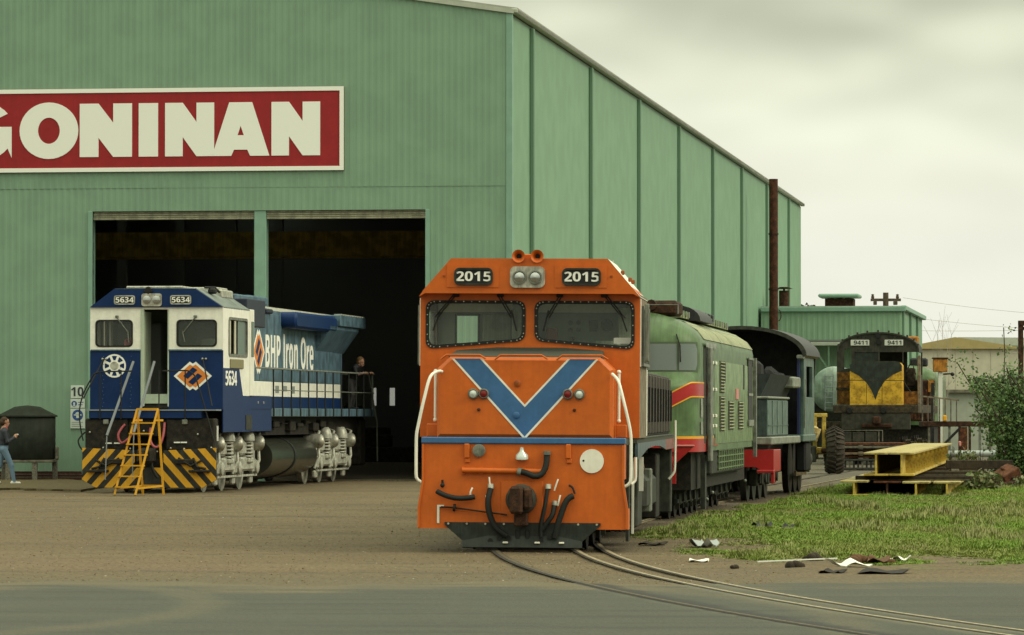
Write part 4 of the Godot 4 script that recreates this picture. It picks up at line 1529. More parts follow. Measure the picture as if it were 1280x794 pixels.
	hr.call([Vector3(-1.10, 2.36, zf + 0.02), Vector3(-1.22, 2.32, -0.1), Vector3(-1.30, 2.05, 0.0), Vector3(-1.40, 1.58, 0.02), Vector3(-1.41, 1.5, 0.02), Vector3(-1.41, 1.0, 0.02), Vector3(-1.40, 0.94, 0.02), Vector3(-1.345, 0.90, 0.0)], M.white)
	hr.call([Vector3(1.16, 2.34, zf + 0.02), Vector3(1.24, 2.26, -0.1), Vector3(1.32, 2.0, 0.0), Vector3(1.41, 1.62, 0.02), Vector3(1.425, 1.5, 0.02), Vector3(1.425, 0.98, 0.02), Vector3(1.41, 0.9, 0.02), Vector3(1.35, 0.86, 0.0)], M.white)
	hr.call([Vector3(1.46, 1.24, -0.55), Vector3(1.46, 0.98, -0.55), Vector3(1.45, 0.92, -0.55), Vector3(1.4, 0.88, -0.5)], M.white)
	for sx in [-1, 1]:
		b = MB.new()
		b.cyl(Vector3(sx * 1.225, 1.72, -0.7), Vector3(sx * 1.225, 2.36, -0.7), 0.022, 0.022, 8)
		b.ball(Vector3(sx * 1.225, 2.37, -0.7), 0.03, Vector3.ONE, 8)
		b.ball(Vector3(sx * 1.225, 1.72, -0.7), 0.03, Vector3.ONE, 8)
		part("grab_bar", b, M.white, o)
	# cab
	var cz := -1.2
	var win_r := rpoly([Vector2(0.06, 2.79), Vector2(1.41, 2.675), Vector2(1.41, 3.33), Vector2(0.06, 3.33)], 0.12, 4)
	b = MB.new()
	b.holed(Rect2(0.02, 2.55, 1.46, 0.87), win_r, cz - 0.05, cz)
	b.holed(Rect2(-1.48, 2.55, 1.46, 0.87), mirror(win_r), cz - 0.05, cz)
	b.span(Vector3(-0.02, 2.55, cz - 0.05), Vector3(0.02, 3.42, cz))
	b.span(Vector3(-1.48, 1.49, cz - 0.05), Vector3(1.48, 2.55, cz))
	b.prism(pv([-1.48, 3.42, 1.48, 3.42, 1.42, 3.47, -1.42, 3.47]), cz - 0.05, cz)
	part("cab_front", b, M.orange, o)
	b = MB.new()
	for sx in [-1, 1]:
		b.span(Vector3(minf(sx * 1.48, sx * 1.44), 1.49, -3.4), Vector3(maxf(sx * 1.48, sx * 1.44), 2.5, cz - 0.05))
		b.span(Vector3(minf(sx * 1.48, sx * 1.44), 3.22, -3.4), Vector3(maxf(sx * 1.48, sx * 1.44), 3.42, cz - 0.05))
		b.span(Vector3(minf(sx * 1.48, sx * 1.44), 2.5, cz - 0.2), Vector3(maxf(sx * 1.48, sx * 1.44), 3.22, cz - 0.05))
		b.span(Vector3(minf(sx * 1.48, sx * 1.44), 2.5, -3.4), Vector3(maxf(sx * 1.48, sx * 1.44), 3.22, -3.2))
	part("cab_side", b, M.tan_panel, o)
	for sx in [-1, 1]:
		b = MB.new()
		b.span(Vector3(minf(sx * 1.48, sx * 1.53), 2.46, -3.22), Vector3(maxf(sx * 1.48, sx * 1.53), 2.5, cz - 0.16))
		b.span(Vector3(minf(sx * 1.48, sx * 1.53), 3.22, -3.22), Vector3(maxf(sx * 1.48, sx * 1.53), 3.27, cz - 0.16))
		b.span(Vector3(minf(sx * 1.48, sx * 1.53), 2.5, -1.42), Vector3(maxf(sx * 1.48, sx * 1.53), 3.22, -1.36))
		b.span(Vector3(minf(sx * 1.48, sx * 1.53), 2.5, -2.36), Vector3(maxf(sx * 1.48, sx * 1.53), 3.22, -2.28))
		b.span(Vector3(minf(sx * 1.48, sx * 1.53), 2.5, -3.22), Vector3(maxf(sx * 1.48, sx * 1.53), 3.22, -3.16))
		part("side_window_frame", b, M.grey_post, o)
		# rear-view mirror on its arm, and the pale draught strip
		if sx < 0: continue
		b = MB.new()
		b.span(Vector3(minf(sx * 1.54, sx * 1.60), 2.52, -1.36), Vector3(maxf(sx * 1.54, sx * 1.60), 3.3, -1.3), 0.012)
		part("mirror", b, M.grey_post, o)
	for sx in [-1, 1]:
		b = MB.new()
		b.span(Vector3(minf(sx * 1.481, sx * 1.495), 2.45, cz - 0.12), Vector3(maxf(sx * 1.481, sx * 1.495), 3.36, cz - 0.03))
		part("edge_trim", b, M.white, o)
	b = MB.new()
	b.span(Vector3(-1.44, 1.49, -3.4), Vector3(1.44, 2.75, -3.35))
	b.span(Vector3(-1.44, 3.20, -3.4), Vector3(1.44, 3.42, -3.35))
	b.span(Vector3(-1.44, 2.75, -3.4), Vector3(-1.20, 3.20, -3.35))
	b.span(Vector3(-0.85, 2.75, -3.4), Vector3(1.44, 3.20, -3.35))
	part("cab_back_wall", b, M.console, o)
	# fittings on the cab back wall seen through the glass
	for q in [[0.42, 3.08], [0.53, 3.08], [0.42, 2.98], [0.53, 2.98], [0.45, 2.86]]:
		b = MB.new()
		b.cyl(Vector3(q[0], q[1], -3.35), Vector3(q[0], q[1], -3.3), 0.032)
		part("gauge", b, M.black, o)
	b = MB.new()
	b.span(Vector3(0.68, 2.96, -3.35), Vector3(0.8, 3.12, -3.3), 0.01)
	b.lathe(Vector3(0.93, 3.05, -3.35), Vector3(0, 0, 1), [Vector2(0.09, 0), Vector2(0.09, 0.05), Vector2(0.05, 0.02), Vector2(0, 0.03)], 18)
	part("speaker_panel", b, M.black, o)
	b = MB.new()
	b.span(Vector3(1.1, 2.5, -3.3), Vector3(1.42, 3.3, -2.9), 0.02)
	part("locker", b, M.cab_green, o)
	b = MB.new()
	b.span(Vector3(0.1, 2.3, -3.3), Vector3(0.25, 3.0, -3.0), 0.02)
	part("fire_extinguisher_box", b, mat("cab_red", 0.2, 0.04, 0.035, 0.5), o)
	b = MB.new()
	b.span(Vector3(-0.35, 2.3, -3.3), Vector3(-0.2, 3.33, -2.6), 0.02)
	b.span(Vector3(-0.8, 2.3, -3.34), Vector3(-0.4, 3.2, -3.2), 0.02)
	part("partition", b, M.cab_green, o)
	b = MB.new()
	b.span(Vector3(0.55, 2.55, -1.9), Vector3(1.4, 2.72, -1.4), 0.02)
	b.span(Vector3(0.5, 2.3, -1.95), Vector3(1.42, 2.55, -1.35), 0.02)
	part("control_desk", b, M.cab_cream, o)
	for x in [-0.5, 0.95]:
		b = MB.new()
		b.span(Vector3(x - 0.22, 2.0, -2.6), Vector3(x + 0.22, 2.15, -2.15), 0.05)
		b.span(Vector3(x - 0.2, 2.15, -2.68), Vector3(x + 0.2, 2.82, -2.56), 0.05)
		part("seat", b, M.cab_green if x > 0 else M.rubber, o)
	b = MB.new()
	b.span(Vector3(1.12, 2.76, -1.38), Vector3(1.38, 2.84, -1.36))
	part("paperwork", b, M.paper_white, o)
	b = MB.new()
	b.span(Vector3(-1.42, 3.36, -3.34), Vector3(1.42, 3.41, cz - 0.06))
	b.span(Vector3(-1.42, 3.22, -3.3), Vector3(1.42, 3.36, -3.2))
	part("cab_ceiling", b, M.cab_cream, o)
	b = MB.new()
	b.ring(pv([-1.2, 2.75, -0.85, 2.75, -0.85, 3.2, -1.2, 3.2]), pv([-1.17, 2.79, -0.88, 2.79, -0.88, 3.17, -1.17, 3.17]), -3.35, -3.32)
	part("rear_window_frame", b, M.rubber, o)
	b = MB.new()
	b.span(Vector3(-1.42, 1.9, -3.34), Vector3(1.42, 1.95, cz - 0.06))
	part("cab_floor", b, M.console, o)
	for sx in [1, -1]:
		var p := win_r if sx == 1 else mirror(win_r)
		var mid := Vector2(0.735 * sx, 3.02)
		var inn := PackedVector2Array()
		for q in p: inn.append(mid + (q - mid) * Vector2(0.93, 0.865))
		b = MB.new()
		b.ring(p, inn, cz - 0.02, cz + 0.02)
		var fr := part("windscreen_frame", b, M.rubber, o)
		b = MB.new()
		b.prism(inn, cz - 0.012, cz - 0.006)
		part("windscreen_pane", b, M.glass, fr)
		b = MB.new()
		for k in p.size():
			var q0 := p[k]
			var q1 := p[(k + 1) % p.size()]
			var steps := maxi(1, int((q1 - q0).length() / 0.11))
			if (q1 - q0).length() < 0.03 and k % 3 != 0: continue
			for j in steps:
				var q := mid + (q0.lerp(q1, (j + 0.5) / steps) - mid) * Vector2(0.965, 0.955)
				b.box(Vector3(q.x, q.y, cz + 0.022), Vector3(0.014, 0.014, 0.008))
		var bl := part("frame_bolts", b, M.silver, fr)
		bl.set_meta("kind", "stuff")
		# two wipers hang from the brow
		for w in [[0.40, 0.20, 0.26, 2.86], [1.0, 1.28, 1.1, 2.9]] :
			b = MB.new()
			b.box(Vector3(w[0] * sx, 3.40, cz + 0.03), Vector3(0.09, 0.05, 0.05), 0.01)
			b.tube([Vector3(w[0] * sx, 3.4, cz + 0.05), Vector3(lerpf(w[0], w[1], 0.9) * sx, 3.1, cz + 0.05)], 0.009, 5)
			b.tube([Vector3((w[0] + 0.035) * sx, 3.4, cz + 0.05), Vector3((lerpf(w[0], w[1], 0.9) + 0.035) * sx, 3.1, cz + 0.05)], 0.009, 5)
			b.bar(Vector3(lerpf(w[0], w[1], 0.75) * sx, 3.2, cz + 0.035), Vector3(lerpf(w[0], w[1], 1.1) * sx, 2.92, cz + 0.035), 0.014, 0.02)
			part("wiper", b, M.black, fr)
	# brow and roof
	b = MB.new()
	b.prism(pv([-1.48, 3.375, -1.42, 3.465, -1.05, 3.89, 1.05, 3.89, 1.42, 3.465, 1.48, 3.375, 1.40, 3.42, -1.40, 3.42]), -3.4, -0.95)
	part("cab_roof", b, M.orange, o)
	b = MB.new()
	b.bar(Vector3(1.07, 3.90, -2.15), Vector3(1.07, 3.90, -2.1), 0.01, 0.01)
	for sx in [1]:
		var a := Vector3(1.06, 3.885, -2.2)
		b.quad(Vector3(1.058, 3.888, -0.96), Vector3(1.49, 3.382, -0.96), Vector3(1.49, 3.382, -3.38), Vector3(1.058, 3.888, -3.38), Vector3(1, 1, 0))
	part("roof_side_sheet", b, M.white, o)
	for z in [-1.5, -2.0, -2.6]:
		b = MB.new()
		b.box(Vector3(1.27 + 0.05 * sin(z * 9.0), 3.68 - 0.05 * sin(z * 9.0), z), Vector3(0.05, 0.06, 0.08), 0.01)
		part("roof_fitting", b, M.dark_orange, o)
	for sx in [-1, 1]:
		var cx: float = 0.725 * sx - 0.02
		b = MB.new()
		b.span(Vector3(cx - 0.36, 3.50, -0.95), Vector3(cx + 0.34, 3.80, -0.94))
		part("board_door", b, M.orange, o)
		b = MB.new()
		b.ring(rrect(cx, 3.645, 0.52, 0.235, 0.07), rrect(cx, 3.645, 0.46, 0.18, 0.05), -0.94, -0.905)
		var rim := part("number_board", b, M.plough_grey, o)
		b = MB.new()
		b.prism(rrect(cx, 3.645, 0.46, 0.18, 0.05), -0.94, -0.925)
		part("board_face", b, M.black, rim)
		lettering("number", "2015", 0.128, M.letter_white, rim, Vector3(cx, 3.645, -0.922), Vector3.ZERO, 1.25, 0.004)
		b = MB.new()
		b.box(Vector3(cx + 0.40 * sx, 3.655, -0.94), Vector3(0.03, 0.02, 0.02))
		part("latch", b, M.dark_orange, o)
	b = MB.new()
	b.prism(rrect(-0.02, 3.64, 0.47, 0.285, 0.07), -0.95, -0.91)
	var hl := part("headlight_plate", b, M.silver, o)
	for x in [-0.125, 0.085]:
		b = MB.new()
		b.lathe(Vector3(x, 3.635, -0.91), Vector3(0, 0, 1), [Vector2(0.095, 0), Vector2(0.095, 0.025), Vector2(0.08, 0.03), Vector2(0.075, 0.015)], 22)
		part("lamp_rim", b, M.grey_post, hl)
		b = MB.new()
		b.lathe(Vector3(x, 3.635, -0.91), Vector3(0, 0, 1), [Vector2(0.077, 0.014), Vector2(0.05, 0.03), Vector2(0, 0.036)], 22)
		part("lamp_lens", b, M.lamp_glass, hl)
	# twin horns on the roof
	var hn := MB.new()
	for x in [-0.14, 0.11]:
		hn.lathe(Vector3(x, 3.92, -1.5), Vector3(0, 0, 1), [Vector2(0.02, 0), Vector2(0.03, 0.3), Vector2(0.05, 0.5), Vector2(0.085, 0.58), Vector2(0.088, 0.6), Vector2(0.06, 0.585), Vector2(0.035, 0.5), Vector2(0, 0.48)], 18)
	hn.span(Vector3(-0.13, 3.87, -1.05), Vector3(0.1, 3.95, -1.0), 0.01)
	part("horn", hn, M.orange, o)
	for x in [-0.14, 0.11]:
		b = MB.new()
		b.prism(disc(x, 3.92, 0.036, 14), -1.012, -1.0)
		part("horn_mouth", b, M.black, o)
	# long hood, running boards, sill and the louvred side boxes
	b = MB.new()
	b.prism(pv([-0.85, 1.49, 0.85, 1.49, 0.85, 3.3, 0.6, 3.58, -0.6, 3.58, -0.85, 3.3]), -15.6, -3.41)
	part("long_hood", b, M.orange, o)
	for sx in [-1, 1]:
		for k in 8:
			b = MB.new()
			b.span(Vector3(minf(sx * 0.85, sx * 0.868), 2.5, -5.0 - k * 1.3), Vector3(maxf(sx * 0.85, sx * 0.868), 3.25, -3.85 - k * 1.3), 0.006)
			part("hood_door", b, M.orange, o)
	b = MB.new()
	b.span(Vector3(-1.45, 1.42, -15.9), Vector3(1.45, 1.485, -1.21))
	part("running_board", b, M.nonslip, o)
	for sx in [-1, 1]:
		b = MB.new()
		var p := PackedVector2Array()
		for q in [[1.25, 1.42], [1.25, 1.20], [2.5, 1.24], [4.5, 1.33], [7.0, 1.35], [9.0, 1.33], [11, 1.27], [11, 1.42]]: p.append(Vector2(q[0], q[1]))
		b.T = Transform3D(Basis(Vector3.UP, PI / 2), Vector3.ZERO)
		b.prism(p, sx * 1.42, sx * 1.46)
		part("sill", b, M.sill_blue, o)
		b = MB.new()
		b.span(Vector3(minf(sx * 1.42, sx * 1.46), 1.26, -15.9), Vector3(maxf(sx * 1.42, sx * 1.46), 1.42, -11.0))
		part("rear_sill", b, M.sill_pink, o)
		b = MB.new()
		for k in 26:
			b.span(Vector3(minf(sx * 1.40, sx * 1.475), 1.485, -3.3 - k * 0.42), Vector3(maxf(sx * 1.40, sx * 1.475), 1.50, -3.08 - k * 0.42))
		var gr := part("tread_edge", b, M.grey_post, o)
		gr.set_meta("kind", "stuff")
		b = MB.new()
		b.span(Vector3(minf(sx * 0.86, sx * 1.40), 1.49, -13.9), Vector3(maxf(sx * 0.86, sx * 1.40), 2.42, -4.3), 0.02)
		part("side_box", b, M.louvre, o)
		for k in 9:
			b = MB.new()
			b.span(Vector3(minf(sx * 1.40, sx * 1.435), 1.53, -5.2 - k * 1.05), Vector3(maxf(sx * 1.40, sx * 1.435), 2.38, -4.42 - k * 1.05), 0.012)
			part("louvre_door", b, M.louvre, o)
			var rb := MB.new()
			rb.span(Vector3(minf(sx * 1.436, sx * 1.46), 1.7, -5.15 - k * 1.05), Vector3(maxf(sx * 1.436, sx * 1.46), 2.2, -5.08 - k * 1.05))
			part("door_handle", rb, M.black, o)
		b = MB.new()
		b.span(Vector3(minf(sx * 1.38, sx * 1.46), 1.5, -4.15), Vector3(maxf(sx * 1.38, sx * 1.46), 2.44, -3.62), 0.01)
		part("white_post", b, M.white, o)
	# right hand grab rail at the back, steps and gear below the sill
	hr.call([Vector3(1.5, 1.72, -13.9), Vector3(1.5, 1.1, -13.9), Vector3(1.48, 0.86, -13.9), Vector3(1.4, 0.76, -13.9)], M.white)
	for q in [[-0.62, 0.12, 1.4], [-1.35, 0.2, 1.42]]:
		b = MB.new()
		b.span(Vector3(1.33, q[1], q[0] - 0.3), Vector3(1.37, q[2], q[0] + 0.02))
		part("step_side", b, M.underframe, o)
	for k in 4:
		b = MB.new()
		b.span(Vector3(1.0, 0.3 + k * 0.29, -1.3), Vector3(1.36, 0.325 + k * 0.29, -0.95))
		b.span(Vector3(-1.36, 0.3 + k * 0.29, -1.3), Vector3(-1.0, 0.325 + k * 0.29, -0.95))
		part("step", b, M.nonslip, o)
	b = MB.new()
	b.span(Vector3(1.36, 0.2, -1.5), Vector3(1.40, 1.22, -1.44))
	part("ladder_rail", b, M.white, o)
	b = MB.new()
	b.span(Vector3(1.40, 0.75, -3.0), Vector3(1.46, 1.22, -2.95))
	part("ladder_rail", b, M.white, o)
	b = MB.new()
	b.span(Vector3(-1.0, 0.5, -15.6), Vector3(1.0, 1.42, -0.45))
	part("underframe", b, M.underframe, o)
	b = MB.new()
	b.span(Vector3(1.02, 0.24, -4.4), Vector3(1.38, 1.24, -3.0), 0.03)
	part("battery_box", b, M.underframe, o)
	b = MB.new()
	b.cyl(Vector3(1.2, 1.04, -4.6), Vector3(1.2, 1.04, -4.4), 0.16)
	b.cyl(Vector3(1.2, 1.04, -6.0), Vector3(1.2, 1.04, -4.6), 0.15)
	part("air_tank", b, M.rust, o)
	b = MB.new()
	b.span(Vector3(-1.35, 0.35, -10.2), Vector3(1.35, 0.95, -6.6), 0.12)
	part("fuel_tank", b, M.underframe, o)
	for sx in [-1, 1]:
		b = MB.new()
		b.span(Vector3(minf(sx * 1.0, sx * 1.38), 0.18, -15.9), Vector3(maxf(sx * 1.0, sx * 1.38), 1.25, -15.4), 0.02)
		part("rear_step_box", b, M.underframe, o)
		b = MB.new()
		b.span(Vector3(minf(sx * 1.2, sx * 1.36), 0.35, -8.4), Vector3(maxf(sx * 1.2, sx * 1.36), 1.0, -7.9), 0.02)
		part("filter_box", b, M.grey_post, o)
		b = MB.new()
		b.span(Vector3(minf(sx * 1.05, sx * 1.34), 0.2, -11.6), Vector3(maxf(sx * 1.05, sx * 1.34), 1.2, -10.4), 0.02)
		part("sand_box", b, M.grimy_black, o)
	truck(o, -3.2, 1.7, 0.46, 0.82, M.underframe, M.grimy_black)
	truck(o, -12.6, 1.7, 0.46, 0.82, M.underframe, M.grimy_black)

# ---------------------------------------------------------------- the green one and the steam engine behind
# a smooth sheet through rows of points
func skin(b: MB, rows: Array, closed: bool) -> void:
	var m: int = rows[0].size()
	var nr := rows.size()
	var nn := []
	for j in nr:
		var r := []
		for i in m:
			var i0: int = (i + m - 1) % m if closed else maxi(i - 1, 0)
			var i1: int = (i + 1) % m if closed else mini(i + 1, m - 1)
			var du: Vector3 = rows[j][i1] - rows[j][i0]
			var dv: Vector3 = rows[mini(j + 1, nr - 1)][i] - rows[maxi(j - 1, 0)][i]
			r.append(du.cross(dv).normalized())
		nn.append(r)
	for j in nr - 1:
		for i in (m if closed else m - 1):
			var k := (i + 1) % m
			b.tri(rows[j][i], rows[j][k], rows[j + 1][k], nn[j][i], nn[j][k], nn[j + 1][k])
			b.tri(rows[j][i], rows[j + 1][k], rows[j + 1][i], nn[j][i], nn[j + 1][k], nn[j + 1][i])

const XW := 1.37
# a point on the rounded front and side: s runs from 0 at the middle of the front to 1 at the side, then on in metres along the side
func x_plan(s: float, y: float, off := 0.0) -> Vector3:
	var t := clampf(absf(s), 0.0, 1.0) * PI / 2
	var ext := 0.0
	if y < 2.5: ext = 0.34 * smoothstep(2.56, 2.3, y)
	var cz := pow(maxf(cos(t), 0.0), 0.55)
	var cx := pow(maxf(sin(t), 0.0), 0.62)
	var p := Vector3(XW * cx, y, -0.8 + (0.8 + ext) * cz)
	if absf(s) > 1.0: p = Vector3(XW, y, -0.8 - (absf(s) - 1.0))
	var inn := 0.0
	if y > 3.0:
		var f := clampf((y - 3.0) / 0.6, 0.0, 1.0)
		inn = 1.0 - sqrt(maxf(0.0, 1.0 - f * f))
		p.x *= 1.0 - 0.92 * inn
		if absf(s) <= 1.0: p.z -= inn * 1.0 * cz
	p.x *= signf(s) if s != 0.0 else 1.0
	if off != 0.0:
		var nrm := Vector3(cx * 0.8, 0.1, cz).normalized() if absf(s) < 1.0 else Vector3(1, 0, 0)
		nrm.x *= signf(s)
		p += nrm * off
	return p

func x_patch(b: MB, s0: float, s1: float, lo: Callable, hi: Callable, off: float, k := 14) -> void:
	var rows := []
	for j in 4:
		var r := []
		for i in k + 1:
			var s := lerpf(s0, s1, float(i) / k)
			r.append(x_plan(s, lerpf(lo.call(s), hi.call(s), j / 3.0), off))
		rows.append(r)
	skin(b, rows, false)

func x_body(o: Node3D, L: float, simple: bool) -> void:
	var rows := []
	var ss := []
	for k in 31: ss.append(-1.0 + k / 15.0)
	for y in [1.16, 1.6, 2.0, 2.25, 2.35, 2.45, 2.54, 2.7, 3.0, 3.12, 3.25, 3.38, 3.48, 3.55, 3.585, 3.6]:
		var r := []
		r.append(x_plan(-1.0 - L, y))
		for s in ss: r.append(x_plan(s, y))
		r.append(x_plan(1.0 + L, y))
		rows.append(r)
	var b := MB.new()
	skin(b, rows, false)
	# close the top and the rear
	var top: Array = rows[-1]
	for i in top.size() - 1:
		b.face(top[i], top[i + 1], Vector3(0, 3.605, -L * 0.5), Vector3.UP)
	for j in rows.size() - 1:
		b.quad(rows[j][0], rows[j][-1], rows[j + 1][-1], rows[j + 1][0], Vector3(0, 0, -1))
	part("body", b, M.x_green, o)
	if simple: return
	# the weathered side sheeting behind the cab, from sill to roof curve
	for sg in [-1, 1]:
		b = MB.new()
		x_patch(b, sg * 3.9, sg * (1.0 + L), func(_s): return 1.28, func(_s): return 3.5, 0.012, 4)
		part("side_sheet", b, M.x_green_side, o)
		b = MB.new()
		x_patch(b, sg * 1.6, sg * (1.0 + L), func(_s): return 3.12, func(_s): return 3.585, 0.016, 4)
		part("roof_sheet", b, M.x_roof, o)

func green_loco() -> void:
	var o := thing("green_locomotive", "round-nosed green diesel locomotive with red band, between the orange and the steam locomotive", "locomotive", W(1.83, 0, 75.5), 0.1215)
	var L := 13.4
	x_body(o, L, false)
	var b: MB
	mat("x_frame", 0.07, 0.1, 0.06, 0.5)
	# windscreens: two panes each side of the middle
	for sg in [-1, 1]:
		b = MB.new()
		x_patch(b, sg * 0.05, sg * 0.8, func(s): return 2.52, func(s): return 3.05, 0.006)
		var fr := part("windscreen_frame", b, M.x_frame, o)
		for q in [[0.08, 0.40], [0.43, 0.77]]:
			b = MB.new()
			x_patch(b, sg * q[0], sg * q[1], func(s): return 2.56 + (0.1 * smoothstep(0.72, 0.77, absf(s))), func(s): return 3.015 - (0.1 * smoothstep(0.72, 0.77, absf(s))), 0.014)
			part("windscreen_pane", b, M.grey_glass, fr)
		b = MB.new()
		b.tube([x_plan(sg * 0.42, 3.18, 0.03), x_plan(sg * 0.43, 2.98, 0.05), x_plan(sg * 0.44, 2.7, 0.04)], 0.012, 5)
		part("wiper", b, M.black, fr)
		# red band sweeping up from the middle of the nose, edged in yellow
		var mid := func(s: float) -> float:
			var x := absf(x_plan(s, 2.0).x)
			return 2.23 - 0.55 * maxf(0.0, 1.24 - x)
		b = MB.new()
		x_patch(b, sg * 0.01, sg * 3.6, func(s): return mid.call(s) - 0.11, func(s): return mid.call(s) + 0.11, 0.008, 40)
		part("red_band", b, M.x_red, o)
		for e in [-0.122, 0.122]:
			b = MB.new()
			x_patch(b, sg * 0.01, sg * 1.35, func(s): return mid.call(s) + e - 0.012, func(s): return mid.call(s) + e + 0.012, 0.011, 30)
			part("yellow_line", b, M.yellow_line, o)
		b = MB.new()
		x_patch(b, sg * 0.01, sg * 3.6, func(_s): return 1.385, func(_s): return 1.43, 0.010, 30)
		part("yellow_line", b, M.yellow_line, o)
		b = MB.new()
		x_patch(b, sg * 0.01, sg * 2.2, func(_s): return 1.16, func(_s): return 1.384, 0.010, 30)
		part("red_skirt", b, M.x_red, o)
		b = MB.new()
		x_patch(b, sg * 2.2, sg * 4.6, func(_s): return 1.24, func(_s): return 1.384, 0.010, 4)
		part("faded_skirt", b, mat("x_faded", 0.32, 0.13, 0.08, 0.6, 0.0, "worn", 0.6) if sg < 0 else M.x_faded, o)
		# pilot
		b = MB.new()
		var p := pv([0, 0.62, 1.0, 0.62, 1.0, 0.97, 1.32, 1.27, 0, 1.27])
		b.prism(p if sg > 0 else mirror(p), 0.12, 0.2)
		part("pilot_plate", b, M.x_red, o)
		b = MB.new()
		b.cyl(Vector3(sg * 0.86, 1.02, 0.2), Vector3(sg * 0.86, 1.02, 0.42), 0.11, 0.1, 14)
		part("buffer_socket", b, M.x_red, o)
		b = MB.new()
		b.tube([Vector3(sg * 1.0, 1.27, 0.21), Vector3(sg * 1.32, 1.27, 0.205)], 0.018, 6)
		part("pilot_edge", b, mat("x_pink", 0.5, 0.2, 0.18, 0.5) if sg < 0 else M.x_pink, o)
		# white grab rail and plate on the corner of the nose
		b = MB.new()
		x_patch(b, sg * 0.93, sg * 1.12, func(_s): return 1.75, func(_s): return 2.08, 0.014, 3)
		x_patch(b, sg * 0.93, sg * 1.12, func(_s): return 1.46, func(_s): return 1.68, 0.014, 3)
		part("corner_plate", b, M.steam_pale, o)
		# cab door recess with post, grab irons and kick bolts
		b = MB.new()
		x_patch(b, sg * 1.35, sg * 1.75, func(_s): return 1.3, func(_s): return 3.0, 0.011, 2)
		part("door_recess", b, M.underframe, o)
		b = MB.new()
		b.span(Vector3(minf(sg * 1.40, sg * 1.47), 0.98, -2.05), Vector3(maxf(sg * 1.40, sg * 1.47), 2.98, -1.62), 0.015)
		part("door_post", b, M.grey_post, o)
		b = MB.new()
		x_patch(b, sg * 1.30, sg * 3.85, func(_s): return 2.98, func(_s): return 3.06, 0.05, 3)
		part("drip_rail", b, M.steam_pale, o)
		b = MB.new()
		x_patch(b, sg * 2.3, sg * 3.85, func(_s): return 1.45, func(_s): return 2.96, 0.016, 3)
		part("cab_door", b, M.x_green, o)
		for y in [2.72, 2.25, 1.78, 1.60]:
			for z in [-2.75, -3.5]:
				b = MB.new()
				b.box(Vector3(sg * 1.41, y, z), Vector3(0.04, 0.06, 0.16), 0.01)
				part("door_bolt", b, M.white, o)
		# louvre columns, each slat a strip
		for q in [[-5.3, 1.1, 1.50, 2.14], [-5.3, 1.1, 2.2, 2.78], [-7.6, 1.3, 1.52, 2.06], [-10.2, 1.3, 1.52, 2.06]]:
			var gb := MB.new()
			gb.span(Vector3(minf(sg * 1.382, sg * 1.392), q[2], q[0] - q[1] / 2), Vector3(maxf(sg * 1.382, sg * 1.392), q[3], q[0] + q[1] / 2))
			var lv := part("louvre", gb, M.underframe, o)
			var ns := int((q[3] - q[2]) / 0.055)
			for k in ns:
				b = MB.new()
				var y: float = q[2] + (k + 0.5) * (q[3] - q[2]) / ns
				b.box(Vector3(sg * 1.40, y, q[0]), Vector3(0.03, 0.022, q[1] * 0.92), 0.0, Basis(Vector3(0, 0, 1), sg * 0.5))
				part("slat", b, M.x_roof, lv)
		b = MB.new()
		b.span(Vector3(minf(sg * 1.382, sg * 1.40), 2.1, -9.6), Vector3(maxf(sg * 1.382, sg * 1.40), 2.3, -8.9))
		part("red_plate", b, M.x_pink, o)
		for z in [-6.1, -11.2]:
			b = MB.new()
			b.span(Vector3(minf(sg * 1.382, sg * 1.392), 2.4 if z > -8.0 else 2.3, z - 0.15), Vector3(maxf(sg * 1.382, sg * 1.392), 2.78, z + 0.15), 0.004)
			part("vent_slit", b, M.black, o)
		b = MB.new()
		b.span(Vector3(minf(sg * 1.382, sg * 1.394), 1.70, -13.6), Vector3(maxf(sg * 1.382, sg * 1.394), 2.90, -12.4))
		var dw := part("rear_doorway", b, M.black, o)
		b = MB.new()
		b.span(Vector3(minf(sg * 1.394, sg * 1.41), 2.18, -13.6), Vector3(maxf(sg * 1.394, sg * 1.41), 2.23, -12.4))
		b.span(Vector3(minf(sg * 1.394, sg * 1.42), 1.58, -13.7), Vector3(maxf(sg * 1.394, sg * 1.42), 1.70, -12.3))
		b.span(Vector3(minf(sg * 1.394, sg * 1.42), 2.90, -13.7), Vector3(maxf(sg * 1.394, sg * 1.42), 2.94, -12.3))
		part("door_frame", b, M.steam_pale, dw)
		b = MB.new()
		b.span(Vector3(minf(sg * 1.385, sg * 1.45), 0.95, -14.15), Vector3(maxf(sg * 1.385, sg * 1.45), 2.95, -13.9))
		part("rear_post", b, M.grey_post, o)
		# roof walk along the edge
		b = MB.new()
		b.bar(Vector3(sg * 0.72, 3.55, -2.6), Vector3(sg * 0.72, 3.55, -14.0), 0.30, 0.05)
		var rw := part("roof_walk", b, M.x_roof, o)
		for k in 19:
			b = MB.new()
			b.box(Vector3(sg * 0.86, 3.60, -2.8 - k * 0.6), Vector3(0.07, 0.1, 0.22), 0.0)
			part("walk_bracket", b, M.x_green_side if k % 2 else M.steam_pale, rw)
		for z in [-5.6, -8.4]:
			b = MB.new()
			var rr := []
			for e in [0.0, 0.09]:
				var r := []
				for k in 7: r.append(x_plan(sg * (0.2 - z), 3.0 + 0.55 * k / 6.0, 0.022) + Vector3(0, 0, e))
				rr.append(r)
			skin(b, rr, false)
			part("roof_seam", b, M.x_green, o)
	# roof gear
	b = MB.new()
	b.span(Vector3(0.42, 3.52, -1.9), Vector3(0.95, 3.78, -0.75), 0.05)
	b.cyl(Vector3(0.5, 3.7, -0.74), Vector3(0.5, 3.7, -0.66), 0.1, 0.09)
	part("roof_box", b, M.rust_dark, o)
	b = MB.new()
